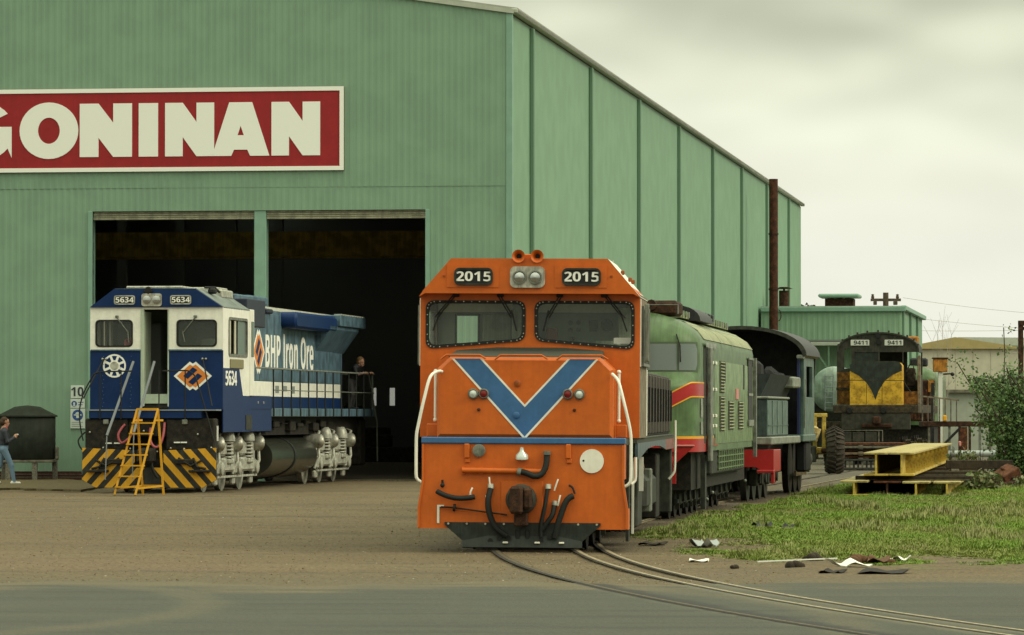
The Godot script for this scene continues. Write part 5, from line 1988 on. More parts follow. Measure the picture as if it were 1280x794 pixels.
	b.tube([Vector3(0.45, 3.54, -0.5), Vector3(0.45, 3.7, -0.5), Vector3(0.98, 3.7, -0.5), Vector3(0.98, 3.54, -0.5)], 0.014, 6)
	part("roof_rail", b, M.grey_post, o)
	b = MB.new()
	var hood := []
	for k in 13:
		var a := PI * k / 12.0
		hood.append(Vector2(0.66 + 0.42 * cos(a), 3.5 + 0.28 * sin(a)))
	b.prism(PackedVector2Array(hood), -7.2, -4.2, 0.7)
	part("fan_hood", b, M.steam_dark, o)
	b = MB.new()
	b.lathe(Vector3(0.0, 3.58, -9.8), Vector3.UP, [Vector2(0.75, 0), Vector2(0.75, 0.08), Vector2(0.6, 0.12), Vector2(0, 0.12)], 20)
	part("fan_ring", b, M.x_roof, o)
	for k in 3:
		b = MB.new()
		b.box(Vector3(0.85, 3.66, -8.0 - k * 0.8), Vector3(0.12, 0.14, 0.3), 0.02)
		part("roof_vent", b, M.steam_dark, o)
	# underframe with the latticed guard, trucks
	b = MB.new()
	b.span(Vector3(-1.2, 0.5, -14.0), Vector3(1.2, 1.2, -0.5))
	part("underframe", b, M.grimy_black, o)
	for sg in [-1, 1]:
		b = MB.new()
		b.span(Vector3(minf(sg * 1.2, sg * 1.32), 0.72, -12.0), Vector3(maxf(sg * 1.2, sg * 1.32), 1.2, -3.6), 0.03)
		part("battery_box", b, M.underframe, o)
		for k in 12:
			b = MB.new()
			b.bar(Vector3(sg * 1.345, 0.78, -5.2 - k * 0.58), Vector3(sg * 1.345, 1.2, -5.2 - k * 0.58), 0.10, 0.02)
			part("guard_upright", b, M.x_green_side, o)
		for k in 4:
			b = MB.new()
			b.bar(Vector3(sg * 1.345, 0.82 + k * 0.11, -11.7), Vector3(sg * 1.345, 0.82 + k * 0.11, -5.0), 0.016, 0.02)
			part("guard_bar", b, M.x_green_side, o)
		b = MB.new()
		b.span(Vector3(minf(sg * 1.28, sg * 1.36), 0.15, -1.95), Vector3(maxf(sg * 1.28, sg * 1.36), 1.1, -1.6))
		part("step_plate", b, M.underframe, o)
		for z in [-1.8, -3.1, -11.6]:
			b = MB.new()
			b.ball(Vector3(sg * 1.38, 0.42 + 0.1 * sin(z), z), 0.03, Vector3.ONE, 8)
			part("lamp_boss", b, M.steam_pale, o)
	truck(o, -2.6, 1.15, 0.40, 0.80, M.underframe, M.grimy_black, true, 0.85)
	truck(o, -6.3, 1.15, 0.40, 0.80, M.underframe, M.grimy_black, true, 0.85)
	truck(o, -11.4, 1.3, 0.40, 0.80, M.underframe, M.grimy_black, true, 0.85)

func steam_loco() -> void:
	var o := thing("steam_locomotive", "blue-grey steam locomotive with arched cab roof and red buffer beam, tender end first", "steam locomotive", W(4.05, 0, 91.3), 0.155)
	var b: MB
	b = MB.new()
	b.prism(pv([-1.38, 0.62, -1.2, 0.62, -1.0, 0.72, 1.0, 0.72, 1.2, 0.62, 1.38, 0.62, 1.38, 1.08, -1.38, 1.08]), -0.12, 0.0)
	part("buffer_beam", b, M.x_red, o)
	for sg in [-1, 1]:
		b = MB.new()
		b.span(Vector3(minf(sg * 1.15, sg * 1.38), 0.62, -1.6), Vector3(maxf(sg * 1.15, sg * 1.38), 1.08, -0.121), 0.01)
		part("beam_end", b, M.x_red, o)
		b = MB.new()
		b.span(Vector3(minf(sg * 1.05, sg * 1.40), 0.6, 0.0), Vector3(maxf(sg * 1.05, sg * 1.40), 0.66, 0.18), 0.01)
		b.span(Vector3(minf(sg * 1.33, sg * 1.40), 0.38, -0.1), Vector3(maxf(sg * 1.33, sg * 1.40), 0.66, 0.1), 0.01)
		part("step", b, M.x_red, o)
	b = MB.new()
	b.span(Vector3(-1.32, 1.18, -7.0), Vector3(1.32, 1.34, -0.3), 0.02)
	part("footplate", b, M.steam_pale, o)
	b = MB.new()
	b.span(Vector3(-1.17, 1.34, -5.6), Vector3(1.17, 2.14, -1.0), 0.04)
	part("water_tank", b, M.steam_grey, o)
	b = MB.new()
	for sg in [-1, 1]:
		for z in [-1.9, -3.0, -4.2]:
			b.bar(Vector3(sg * 1.178, 1.4, z), Vector3(sg * 1.178, 2.1, z), 0.03, 0.012)
		b.bar(Vector3(sg * 1.178, 1.58, -5.5), Vector3(sg * 1.178, 1.58, -1.1), 0.02, 0.012)
	part("rivet_strip", b, M.steam_grey, o)
	b = MB.new()
	b.span(Vector3(-1.2, 2.14, -5.7), Vector3(1.2, 2.19, -0.95), 0.015)
	part("tank_top", b, M.steam_pale, o)
	# coal bunker flaring outwards to its rim
	b = MB.new()
	b.prism(pv([-1.0, 2.19, 1.0, 2.19, 1.22, 2.66, -1.22, 2.66]), -7.0, -1.1)
	part("coal_bunker", b, mat("bunker_grey", 0.035, 0.045, 0.048, 0.95, 0.0, "worn", 0.6), o)
	b = MB.new()
	b.span(Vector3(-1.15, 1.36, -1.0), Vector3(1.15, 2.12, -0.985))
	part("tank_front", b, M.steam_mid, o)
	b = MB.new()
	b.span(Vector3(0.75, 2.40, -7.3), Vector3(1.3, 2.64, -5.6), 0.03)
	b.span(Vector3(-1.3, 2.40, -7.3), Vector3(-0.75, 2.64, -5.6), 0.03)
	part("tool_box", b, M.steam_pale, o)
	b = MB.new()
	for k in 40:
		var h := fmod(k * 0.618, 1.0)
		b.box(Vector3(lerpf(-0.95, 0.95, h), 2.62 + 0.25 * sin(k * 1.7) * 0.5, lerpf(-1.3, -6.5, fmod(k * 0.377, 1.0))), Vector3(0.4, 0.35, 0.4), 0.08, Basis.from_euler(Vector3(k, k * 2, k * 3)))
	var co := part("coal", b, M.coal, o)
	co.set_meta("kind", "stuff")
	# cab
	var arch := PackedVector2Array()
	var under := PackedVector2Array()
	for k in 21:
		var a := lerpf(0.0, PI, k / 20.0)
		arch.append(Vector2(1.46 * cos(a) * (1.0 if absf(cos(a)) < 0.99 else 1.0), 3.13 + 0.66 * sin(a)))
		under.append(Vector2(1.38 * cos(a), 3.09 + 0.62 * sin(a)))
	var roof := arch.duplicate()
	for k in range(20, -1, -1): roof.append(under[k])
	b = MB.new()
	b.prism(roof, -10.6, -6.9, 0.7)
	part("cab_roof", b, M.steam_dark, o)
	b = MB.new()
	b.prism(roof, -7.02, -6.88, 0.7)
	part("roof_rim", b, M.underframe, o)
	for sg in [-1, 1]:
		b = MB.new()
		b.span(Vector3(minf(sg * 1.26, sg * 1.34), 1.34, -8.3), Vector3(maxf(sg * 1.26, sg * 1.34), 3.12, -7.7), 0.01)
		part("cab_pillar", b, M.steam_grey, o)
		b = MB.new()
		b.span(Vector3(minf(sg * 1.26, sg * 1.34), 1.34, -10.4), Vector3(maxf(sg * 1.26, sg * 1.34), 2.2, -8.3), 0.01)
		b.span(Vector3(minf(sg * 1.26, sg * 1.34), 2.2, -10.4), Vector3(maxf(sg * 1.26, sg * 1.34), 3.12, -9.9), 0.01)
		b.span(Vector3(minf(sg * 1.26, sg * 1.34), 2.9, -9.9), Vector3(maxf(sg * 1.26, sg * 1.34), 3.12, -8.3))
		part("cab_side", b, M.steam_grey, o)
		b = MB.new()
		b.span(Vector3(minf(sg * 1.2, sg * 1.26), 1.34, -7.65), Vector3(maxf(sg * 1.2, sg * 1.26), 3.1, -7.5))
		part("inner_sheet", b, M.steam_blue, o)
		b = MB.new()
		b.span(Vector3(minf(sg * 1.24, sg * 1.4), 3.05, -7.3), Vector3(maxf(sg * 1.24, sg * 1.4), 3.14, -6.9), 0.02)
		part("gutter_end", b, M.steam_pale, o)
		b = MB.new()
		b.span(Vector3(minf(sg * 0.95, sg * 1.36), 1.2, -10.6), Vector3(maxf(sg * 0.95, sg * 1.36), 1.36, -7.4), 0.02)
		part("cab_step", b, M.steam_grey, o)
		b = MB.new()
		b.tube([Vector3(sg * 1.36, 1.5, -7.6), Vector3(sg * 1.38, 2.6, -7.6)], 0.016, 6)
		part("grab_rail", b, M.steam_pale, o)
	b = MB.new()
	var sp := under.duplicate()
	sp.append(Vector2(-1.26, 1.34)); sp.append(Vector2(1.26, 1.34))
	b.prism(sp, -10.4, -10.3)
	part("spectacle_plate", b, M.steam_dark, o)
	b = MB.new()
	b.cyl(Vector3(0, 2.1, -10.4), Vector3(0, 2.1, -9.6), 0.75, 0.72, 20)
	b.box(Vector3(0, 1.75, -9.5), Vector3(0.5, 0.4, 0.2), 0.04)
	for k in 6:
		b.cyl(Vector3(-0.5 + k * 0.2, 2.3 + 0.1 * sin(k * 2.0), -9.6), Vector3(-0.5 + k * 0.2, 2.3 + 0.1 * sin(k * 2.0), -9.35), 0.06)
	part("backhead", b, M.coal, o)
	b = MB.new()
	b.cyl(Vector3(0, 2.05, -12.6), Vector3(0, 2.05, -10.4), 0.72, 0.76, 24)
	part("boiler", b, M.steam_grey, o)
	b = MB.new()
	b.cyl(Vector3(0, 2.05, -13.8), Vector3(0, 2.05, -12.6), 0.76, 0.76, 24)
	b.lathe(Vector3(0, 2.75, -13.2), Vector3.UP, [Vector2(0.28, 0), Vector2(0.22, 0.25), Vector2(0.26, 0.75), Vector2(0.2, 0.75)], 18)
	part("smokebox", b, M.coal, o)
	b = MB.new()
	b.span(Vector3(-1.1, 1.3, -13.8), Vector3(1.1, 1.36, -10.5))
	part("running_board", b, M.steam_dark, o)
	b = MB.new()
	b.span(Vector3(-0.6, 0.5, -13.8), Vector3(0.6, 1.2, -0.3))
	part("frames", b, M.grimy_black, o)
	var small := wheel_mesh(0.40, 0.13)
	var big := wheel_mesh(0.60, 0.14)
	for sg in [-1, 1]:
		for z in [-1.2, -2.5, -3.8, -5.1]:
			var w := part("tender_wheel", small, M.underframe, o)
			w.position = Vector3(sg * 0.66, 0.40, z)
			w.rotation.y = 0.0 if sg > 0 else PI
			b = MB.new()
			b.box(Vector3(sg * 0.84, 0.48, z), Vector3(0.2, 0.34, 0.3), 0.03)
			b.cyl(Vector3(sg * 0.94, 0.46, z), Vector3(sg * 0.99, 0.46, z), 0.1)
			part("axle_box", b, M.underframe, o)
			b = MB.new()
			for k in 4: b.box(Vector3(sg * 0.84, 0.74 + k * 0.035, z), Vector3(0.1, 0.03, 0.9 - k * 0.18))
			part("leaf_spring", b, M.grimy_black, o)
		for z in [-10.9, -12.2, -13.4]:
			var w := part("driving_wheel", big, M.grimy_black, o)
			w.position = Vector3(sg * 0.66, 0.60, z)
			w.rotation.y = 0.0 if sg > 0 else PI
		b = MB.new()
		b.bar(Vector3(sg * 0.86, 0.45, -13.5), Vector3(sg * 0.86, 0.45, -10.8), 0.05, 0.12)
		part("coupling_rod", b, M.steel, o)
		b = MB.new()
		b.cyl(Vector3(sg * 0.72, 0.75, -13.9), Vector3(sg * 0.72, 0.75, -13.0), 0.28, 0.28, 18)
		part("cylinder", b, M.steam_dark, o)
		b = MB.new()
		b.span(Vector3(minf(sg * 1.0, sg * 1.25), 0.5, -10.5), Vector3(maxf(sg * 1.0, sg * 1.25), 1.2, -9.2), 0.05)
		part("injector_box", b, M.coal, o)
		hose(o, [Vector3(sg * 1.15, 1.9, -10.6), Vector3(sg * 1.22, 1.5, -10.8), Vector3(sg * 1.15, 1.0, -10.6), Vector3(sg * 1.2, 0.5, -10.4)], 0.035, M.steam_pale, "injector_pipe")
		hose(o, [Vector3(sg * 0.95, 2.4, -10.6), Vector3(sg * 1.0, 2.2, -11.5), Vector3(sg * 1.1, 1.5, -12.2)], 0.03, M.steel, "steam_pipe")
		b = MB.new()
		b.lathe(Vector3(sg * 1.12, 1.75, -11.2), Vector3.UP, [Vector2(0, -0.3), Vector2(0.14, -0.28), Vector2(0.14, 0.28), Vector2(0, 0.3)], 12)
		part("air_pump", b, M.coal, o)

# ---------------------------------------------------------------- 5634, the blue and white one
func clip(p: PackedVector2Array, c: PackedVector2Array) -> Array:
	return Geometry2D.intersect_polygons(p, c)

func blue_loco() -> void:
	var o := thing("blue_locomotive", "blue and white diesel locomotive 5634 with silver trucks and yellow-black striped pilot, before the doors", "locomotive", W(-8.42, 0, 102.0), SLOPE)
	var b: MB
	var cz := -0.8
	# front wall of the cab: white band with windows, doorway, blue below
	var wl := rrect(-1.01, 3.71, 0.90, 0.64, 0.1)
	var wr := rrect(0.96, 3.71, 0.966, 0.64, 0.1)
	b = MB.new()
	b.holed(Rect2(-1.583, 3.31, 1.22, 1.01), wl, cz - 0.05, cz)
	b.holed(Rect2(0.28, 3.31, 1.303, 1.01), wr, cz - 0.05, cz)
	b.span(Vector3(-0.363, 4.27, cz - 0.05), Vector3(0.28, 4.32, cz))
	part("cab_front_upper", b, M.bhp_white, o)
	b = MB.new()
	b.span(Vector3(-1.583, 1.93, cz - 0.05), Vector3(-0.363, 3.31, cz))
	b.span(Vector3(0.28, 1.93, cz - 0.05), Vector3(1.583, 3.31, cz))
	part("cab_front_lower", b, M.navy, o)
	b = MB.new()
	b.span(Vector3(-1.57, 3.295, cz + 0.001), Vector3(-0.37, 3.335, cz + 0.03), 0.008)
	b.span(Vector3(0.29, 3.295, cz + 0.001), Vector3(1.57, 3.335, cz + 0.03), 0.008)
	part("belt_rail", b, M.navy_side, o)
	# doorway with its pale frame, lower step panel inside
	b = MB.new()
	b.span(Vector3(-0.37, 2.0, cz - 0.06), Vector3(-0.29, 4.27, cz + 0.03), 0.01)
	b.span(Vector3(0.27, 2.0, cz - 0.06), Vector3(0.30, 4.27, cz + 0.01))
	part("door_frame", b, M.pale_green, o)
	b = MB.new()
	b.span(Vector3(-0.29, 2.07, cz - 0.1), Vector3(0.27, 2.29, cz - 0.05))
	part("door_sill_panel", b, M.pale_green, o)
	b = MB.new()
	b.span(Vector3(-0.33, 2.1, cz - 0.75), Vector3(-0.29, 4.22, cz - 0.06), 0.01)
	part("open_door", b, M.pale_green, o)
	b = MB.new()
	b.span(Vector3(0.262, 2.3, cz - 0.1), Vector3(0.272, 4.25, cz - 0.03))
	part("door_edge_red", b, M.bhp_orange, o)
	for p in [wl, wr]:
		var mid := Vector2()
		for q in p: mid += q
		mid /= p.size()
		var inn := PackedVector2Array()
		for q in p: inn.append(mid + (q - mid) * Vector2(0.92, 0.89))
		b = MB.new()
		b.ring(p, inn, cz - 0.03, cz + 0.012)
		var fr := part("window_frame", b, M.rubber, o)
		b = MB.new()
		b.prism(inn, cz - 0.02, cz - 0.012)
		part("window_pane", b, M.glass, fr)
		var sx: float = signf(mid.x)
		b = MB.new()
		b.tube([Vector3(mid.x + 0.02 - 0.05 * sx, 4.08, cz + 0.03), Vector3(mid.x + (0.35 if sx < 0 else -0.32), 3.72, cz + 0.03)], 0.014, 5)
		b.bar(Vector3(mid.x + (0.33 if sx < 0 else -0.34), 3.78, cz + 0.03), Vector3(mid.x + (0.36 if sx < 0 else -0.27), 3.5, cz + 0.03), 0.02, 0.02)
		b.box(Vector3(mid.x + 0.02 - 0.05 * sx, 4.1, cz + 0.02), Vector3(0.08, 0.06, 0.04), 0.01)
		part("wiper", b, M.grey_post, fr)
	# shaped brow with number boards and headlight
	b = MB.new()
	b.prism(pv([-1.583, 4.32, 1.583, 4.32, 0.93, 4.75, -1.0, 4.75]), cz - 0.06, cz + 0.05)
	part("brow", b, M.navy, o)
	b = MB.new()
	b.prism(pv([-1.583, 4.30, -1.583, 4.33, -1.0, 4.76, 0.93, 4.76, 1.583, 4.33, 1.583, 4.30]), -4.0, cz - 0.061)
	part("cab_roof", b, M.roof_blue, o)
	b = MB.new()
	b.span(Vector3(-0.75, 4.76, -3.2), Vector3(0.6, 4.82, cz - 0.1), 0.02)
	b.span(Vector3(0.3, 4.76, -4.2), Vector3(1.0, 4.85, -3.0), 0.02)
	b.span(Vector3(0.98, 4.58, -3.9), Vector3(1.2, 4.78, -2.6), 0.03)
	part("roof_hatch", b, M.silver_paint, o)
	b = MB.new()
	b.box(Vector3(1.15, 4.72, -1.7), Vector3(0.18, 0.14, 0.3), 0.04)
	b.tube([Vector3(1.0, 4.8, -1.5), Vector3(1.2, 4.8, -1.7), Vector3(1.25, 4.7, -2.0)], 0.03, 6)
	part("roof_aerial", b, M.rubber, o)
	b = MB.new()
	b.prism(disc(-0.18, 4.73, 0.07, 14), cz + 0.05, cz + 0.09)
	b.tube([Vector3(-0.28, 4.70, cz + 0.07), Vector3(-0.18, 4.63, cz + 0.07), Vector3(-0.08, 4.70, cz + 0.07)], 0.02, 6)
	part("horn_mouth", b, M.black, o)
	for x in [-0.75, 0.59]:
		b = MB.new()
		b.ring(rrect(x, 4.49, 0.50, 0.215, 0.05), rrect(x, 4.49, 0.45, 0.165, 0.04), cz + 0.05, cz + 0.075)
		var rim := part("number_board", b, M.silver_paint, o)
		b = MB.new()
		b.prism(rrect(x, 4.49, 0.45, 0.165, 0.04), cz + 0.05, cz + 0.062)
		part("board_face", b, M.black, rim)
		lettering("number", "5634", 0.125, M.letter_white, rim, Vector3(x, 4.49, cz + 0.066), Vector3.ZERO, 1.15, 0.006)
	b = MB.new()
	b.prism(rrect(-0.10, 4.49, 0.48, 0.30, 0.06), cz + 0.05, cz + 0.085)
	var hl := part("headlight_plate", b, M.silver, o)
	for x in [-0.21, 0.02]:
		b = MB.new()
		b.lathe(Vector3(x, 4.49, cz + 0.085), Vector3(0, 0, 1), [Vector2(0.095, 0), Vector2(0.095, 0.025), Vector2(0.06, 0.035), Vector2(0, 0.04)], 18)
		part("lamp_lens", b, M.lamp_glass, hl)
	# round spoked emblem and the diamond
	b = MB.new()
	b.ring(disc(-1.0, 2.95, 0.275, 32), disc(-1.0, 2.95, 0.235, 32), cz, cz + 0.008)
	b.prism(disc(-1.0, 2.95, 0.13, 24), cz, cz + 0.008)
	for k in 8:
		var a := TAU * (k + 0.5) / 8.0
		b.bar(Vector3(-1.0 + cos(a) * 0.12, 2.95 + sin(a) * 0.12, cz + 0.004), Vector3(-1.0 + cos(a) * 0.245, 2.95 + sin(a) * 0.245, cz + 0.004), 0.055, 0.0075, Vector3(0, 0, 1))
	part("round_emblem", b, M.letter_white, o)
	b = MB.new()
	b.prism(disc(-1.0, 2.95, 0.10, 18), cz + 0.008, cz + 0.011)
	part("emblem_hub", b, M.silver_paint, o)
	diamond(o, Transform3D(Basis(), Vector3(0.87, 2.71, cz)), 0.455, 0.335)
	# rivet columns on the short nose panels
	b = MB.new()
	for k in 14:
		for x in [-1.28, -0.86, -0.62]:
			b.box(Vector3(x + 0.02 * (k % 2), 2.0 + k * 0.09, cz + 0.005), Vector3(0.016, 0.016, 0.012))
	var rv := part("rivets", b, M.navy_side, o)
	rv.set_meta("kind", "stuff")
	for x in [-1.28, -1.2, 1.1, 1.18]:
		b = MB.new()
		b.ball(Vector3(x, 3.11, cz + 0.02), 0.03, Vector3.ONE, 8)
		part("rail_stud", b, M.silver, o)
	# interior
	b = MB.new()
	b.span(Vector3(-1.53, 1.9, -3.98), Vector3(1.53, 4.3, -3.9))
	part("cab_back_wall", b, M.console, o)
	b = MB.new()
	b.span(Vector3(-1.53, 1.95, -3.9), Vector3(1.53, 2.05, cz - 0.11))
	part("cab_floor", b, M.underframe, o)
	b = MB.new()
	b.span(Vector3(-1.5, 2.2, -3.88), Vector3(-0.42, 4.0, -3.2), 0.03)
	b.span(Vector3(0.36, 2.2, -3.88), Vector3(0.9, 3.9, -3.5), 0.03)
	part("locker", b, M.inside_dark, o)
	for x in [-0.95, 0.9]:
		b = MB.new()
		b.span(Vector3(x - 0.25, 3.0, -2.6), Vector3(x + 0.25, 3.12, -2.1), 0.05)
		b.span(Vector3(x - 0.24, 3.1, -2.7), Vector3(x + 0.24, 3.62, -2.58), 0.06)
		part("seat", b, M.hose_pink if x < 0 else M.console, o)
	# cab side: white with a raked edge to blue, window, plate, number
	for sg in [-1, 1]:
		b = MB.new()
		var T := Transform3D(Basis(Vector3.UP, PI / 2), Vector3(0, 0, 0))
		var x0: float = sg * 1.555
		var x1: float = sg * 1.583
		# along local x runs distance from the front
		b.T = T
		var mn := minf(x0, x1)
		var mx := maxf(x0, x1)
		b.holed(Rect2(0.86, 3.15, 3.14, 1.15), rrect(2.57, 3.64, 2.2, 0.88, 0.1), mn, mx)
		b.prism(pv([2.75, 2.9, 0.86, 2.9, 0.86, 3.15, 4.0, 3.15, 4.0, 2.26, 3.2, 2.26]), mn, mx)
		part("cab_side_white", b, M.bhp_white, o)
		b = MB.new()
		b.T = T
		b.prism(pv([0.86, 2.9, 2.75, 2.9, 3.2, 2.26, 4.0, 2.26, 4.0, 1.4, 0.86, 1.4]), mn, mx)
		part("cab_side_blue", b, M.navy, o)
		b = MB.new()
		b.T = T
		b.ring(rrect(2.57, 3.64, 2.26, 0.93, 0.12), rrect(2.57, 3.64, 2.1, 0.80, 0.08), mn - (0.0 if sg > 0 else 0.02), mx + (0.02 if sg > 0 else 0.0))
		var fr := part("side_window_frame", b, M.grey_post, o)
		b = MB.new()
		b.T = T
		b.prism(pv([2.66, 3.24, 3.6, 3.24, 3.6, 4.03, 2.66, 4.03]), minf(x0, x0 + 0.01), maxf(x0, x0 + 0.01))
		part("sliding_pane", b, M.grey_glass, fr)
		b = MB.new()
		for k in 2:
			b.span(Vector3(minf(x0, x1), 3.24, -1.75 - k * 0.62), Vector3(maxf(x0, x1), 4.03, -1.58 - k * 0.62), 0.01)
		b.span(Vector3(sg * 1.35 - 0.02, 3.24, -2.1), Vector3(sg * 1.35 + 0.02, 4.03, -1.9), 0.01)
		part("window_mullion", b, M.wall_cream, fr)
		b = MB.new()
		b.span(Vector3(minf(x1, x1 + sg * 0.03), 2.90, -3.15), Vector3(maxf(x1, x1 + sg * 0.03), 3.12, -1.6), 0.01)
		part("builder_plate", b, M.olive_plate, o)
		lettering("number", "5634", 0.34, M.letter_white, o, Vector3(x1 + sg * 0.004, 2.66, -1.75), Vector3(0, sg * PI / 2, 0), 1.3, 0.008)
		b = MB.new()
		b.span(Vector3(minf(sg * 1.3, x1 + sg * 0.015), 2.26, -4.5), Vector3(maxf(sg * 1.3, x1 + sg * 0.015), 4.34, -4.02), 0.01)
		part("cab_rear_corner", b, M.bhp_white, o)
		b = MB.new()
		b.span(Vector3(minf(sg * 1.600, sg * 1.612), 3.2, -4.4), Vector3(maxf(sg * 1.600, sg * 1.612), 4.05, -4.12), 0.004)
		part("rear_window", b, M.grey_glass, o)
		# white side panel over the battery box, blue box below it
		b = MB.new()
		b.span(Vector3(minf(sg * 1.2, sg * 1.575), 2.26, -6.75), Vector3(maxf(sg * 1.2, sg * 1.575), 2.62, -4.51), 0.01)
		part("side_panel_white", b, M.bhp_white, o)
		b = MB.new()
		b.span(Vector3(minf(sg * 1.2, sg * 1.57), 1.4, -6.85), Vector3(maxf(sg * 1.2, sg * 1.57), 2.255, -4.02), 0.015)
		b.span(Vector3(minf(sg * 1.2, sg * 1.585), 1.95, -6.85), Vector3(maxf(sg * 1.2, sg * 1.585), 1.97, -0.86))
		part("side_box", b, M.navy, o)
		b = MB.new()
		b.span(Vector3(minf(sg * 1.583, sg * 1.60), 1.45, -4.2), Vector3(maxf(sg * 1.583, sg * 1.60), 1.8, -3.5))
		part("step_recess", b, M.underframe, o)
		for z in [-5.1, -5.8]:
			b = MB.new()
			b.box(Vector3(sg * 1.575, 2.1, z), Vector3(0.03, 0.06, 0.06), 0.01)
			part("panel_latch", b, M.silver, o)
		# long hood side
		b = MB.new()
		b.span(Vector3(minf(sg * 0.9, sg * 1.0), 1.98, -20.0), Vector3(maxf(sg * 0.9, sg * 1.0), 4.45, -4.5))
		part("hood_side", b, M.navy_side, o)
		for k in 12:
			b = MB.new()
			b.span(Vector3(minf(sg * 1.0, sg * 1.012), 2.66, -8.15 - k * 0.95), Vector3(maxf(sg * 1.0, sg * 1.012), 4.35 if k < 6 else 4.0, -7.25 - k * 0.95), 0.005)
			part("hood_door", b, M.navy_side, o)
		b = MB.new()
		b.span(Vector3(minf(sg * 1.0, sg * 1.016), 2.27, -19.9), Vector3(maxf(sg * 1.0, sg * 1.016), 2.64, -6.8))
		part("white_stripe", b, M.bhp_white, o)
		b = MB.new()
		b.span(Vector3(minf(sg * 1.0, sg * 1.014), 1.99, -19.9), Vector3(maxf(sg * 1.0, sg * 1.014), 2.265, -6.8))
		part("lower_blue", b, M.navy, o)
		lettering("side_name", "BHP lron Ore", 0.82, M.letter_white, o, Vector3(sg * 1.016, 3.40, -12.2), Vector3(0, sg * PI / 2, 0), 0.96, 0.01)
		diamond(o, Transform3D(Basis(Vector3.UP, sg * PI / 2), Vector3(sg * 1.013, 3.38, -8.0)), 0.78, 0.56)
		for k in 5:
			b = MB.new()
			b.span(Vector3(minf(sg * 1.016, sg * 1.02), 2.36 + 0.05 * (k % 2), -8.5 - k * 1.1), Vector3(maxf(sg * 1.016, sg * 1.02), 2.55, -8.0 - k * 1.1))
			part("caution_plate", b, M.sheet_grey, o)
		# air intake box, dynamic brake bulge, radiator wing
		b = MB.new()
		b.span(Vector3(minf(sg * 1.0, sg * 1.42), 3.95, -6.8), Vector3(maxf(sg * 1.0, sg * 1.42), 4.62, -4.52), 0.02)
		part("air_intake", b, M.navy_dark, o)
		b = MB.new()
		b.T = Transform3D(Basis(Vector3.UP, sg * PI / 2), Vector3.ZERO)
		b.prism_bevel(rrect(14.0 * sg, 4.24, 6.0, 0.42, 0.19, 6), 0.95, 1.42, 0.06)
		part("brake_blister", b, M.navy, o)
		b = MB.new()
		var p := pv([1.0, 3.5, 1.0, 4.19, 1.42, 4.19, 1.42, 4.1])
		b.prism(p if sg > 0 else mirror(p), -20.3, -15.9)
		part("radiator_flare", b, M.navy_side, o)
		b = MB.new()
		b.span(Vector3(minf(sg * 1.0, sg * 1.5), 4.2, -21.0), Vector3(maxf(sg * 1.0, sg * 1.5), 4.5, -17.0), 0.015)
		part("radiator_wing", b, M.navy_side, o)
		for k in 10:
			b = MB.new()
			b.span(Vector3(minf(sg * 1.3, sg * 1.5), 4.5, -20.8 + k * 0.38), Vector3(maxf(sg * 1.3, sg * 1.5), 4.53, -20.55 + k * 0.38))
			part("radiator_grille", b, M.silver_paint, o)
		# walkway sill
		b = MB.new()
		b.span(Vector3(minf(sg * 1.42, sg * 1.55), 1.76, -22.2), Vector3(maxf(sg * 1.42, sg * 1.55), 1.97, -6.9), 0.015)
		part("walkway_sill", b, M.navy_side, o)
		for k in 13:
			b = MB.new()
			b.box(Vector3(sg * 1.565, 1.87, -7.2 - k * 1.2), Vector3(0.03, 0.2, 0.09), 0.01)
			part("stanchion_foot", b, M.rubber, o)
			b = MB.new()
			b.cyl(Vector3(sg * 1.55, 1.9, -7.2 - k * 1.2), Vector3(sg * 1.55, 2.95, -7.2 - k * 1.2), 0.02, 0.02, 6)
			part("stanchion", b, M.rubber, o)
		b = MB.new()
		b.tube([Vector3(sg * 1.55, 2.95, -4.4), Vector3(sg * 1.55, 2.95, -22.1)], 0.024, 6)
		part("handrail", b, M.grey_post, o)
		b = MB.new()
		b.tube([Vector3(sg * 1.55, 2.42, -7.2), Vector3(sg * 1.55, 2.42, -22.1)], 0.014, 6)
		part("handrail", b, M.grey_post, o)
	# rear platform rails
	for x in [-1.5, -0.9, -0.4, 0.4, 0.9, 1.5]:
		b = MB.new()
		b.cyl(Vector3(x, 1.9, -22.15), Vector3(x, 2.97, -22.15), 0.022, 0.022, 6)
		part("rear_stanchion", b, M.grey_post, o)
	b = MB.new()
	b.tube([Vector3(-1.55, 2.95, -22.12), Vector3(-0.4, 2.95, -22.15)], 0.024, 6)
	b.tube([Vector3(0.4, 2.95, -22.15), Vector3(1.55, 2.95, -22.12)], 0.024, 6)
	b.tube([Vector3(1.55, 2.95, -21.2), Vector3(1.55, 1.6, -22.6), Vector3(1.55, 0.5, -22.7)], 0.022, 6)
	part("rear_rail", b, M.grey_post, o)
	# hood roof and roof gear
	b = MB.new()
	b.prism(pv([-1.0, 4.45, 1.0, 4.45, 0.8, 4.56, -0.8, 4.56]), -20.9, -4.5)
	part("hood_roof", b, M.silver_paint, o)
	b = MB.new()
	b.span(Vector3(-1.1, 4.56, -7.0), Vector3(1.1, 4.74, -4.6), 0.03)
	b.span(Vector3(-0.9, 4.56, -9.6), Vector3(0.95, 4.78, -7.2), 0.04)
	b.span(Vector3(-0.5, 4.56, -12.0), Vector3(0.5, 4.66, -10.2), 0.03)
	part("roof_equipment", b, M.navy_side, o)
	b = MB.new()
	b.cyl(Vector3(0.85, 4.5, -8.2), Vector3(1.1, 4.5, -8.2), 0.1)
	b.box(Vector3(1.02, 4.4, -7.6), Vector3(0.12, 0.18, 0.5), 0.03)
	b.box(Vector3(1.02, 4.42, -9.2), Vector3(0.12, 0.12, 0.8), 0.03)
	part("pipe_work", b, M.navy_dark, o)
	b = MB.new()
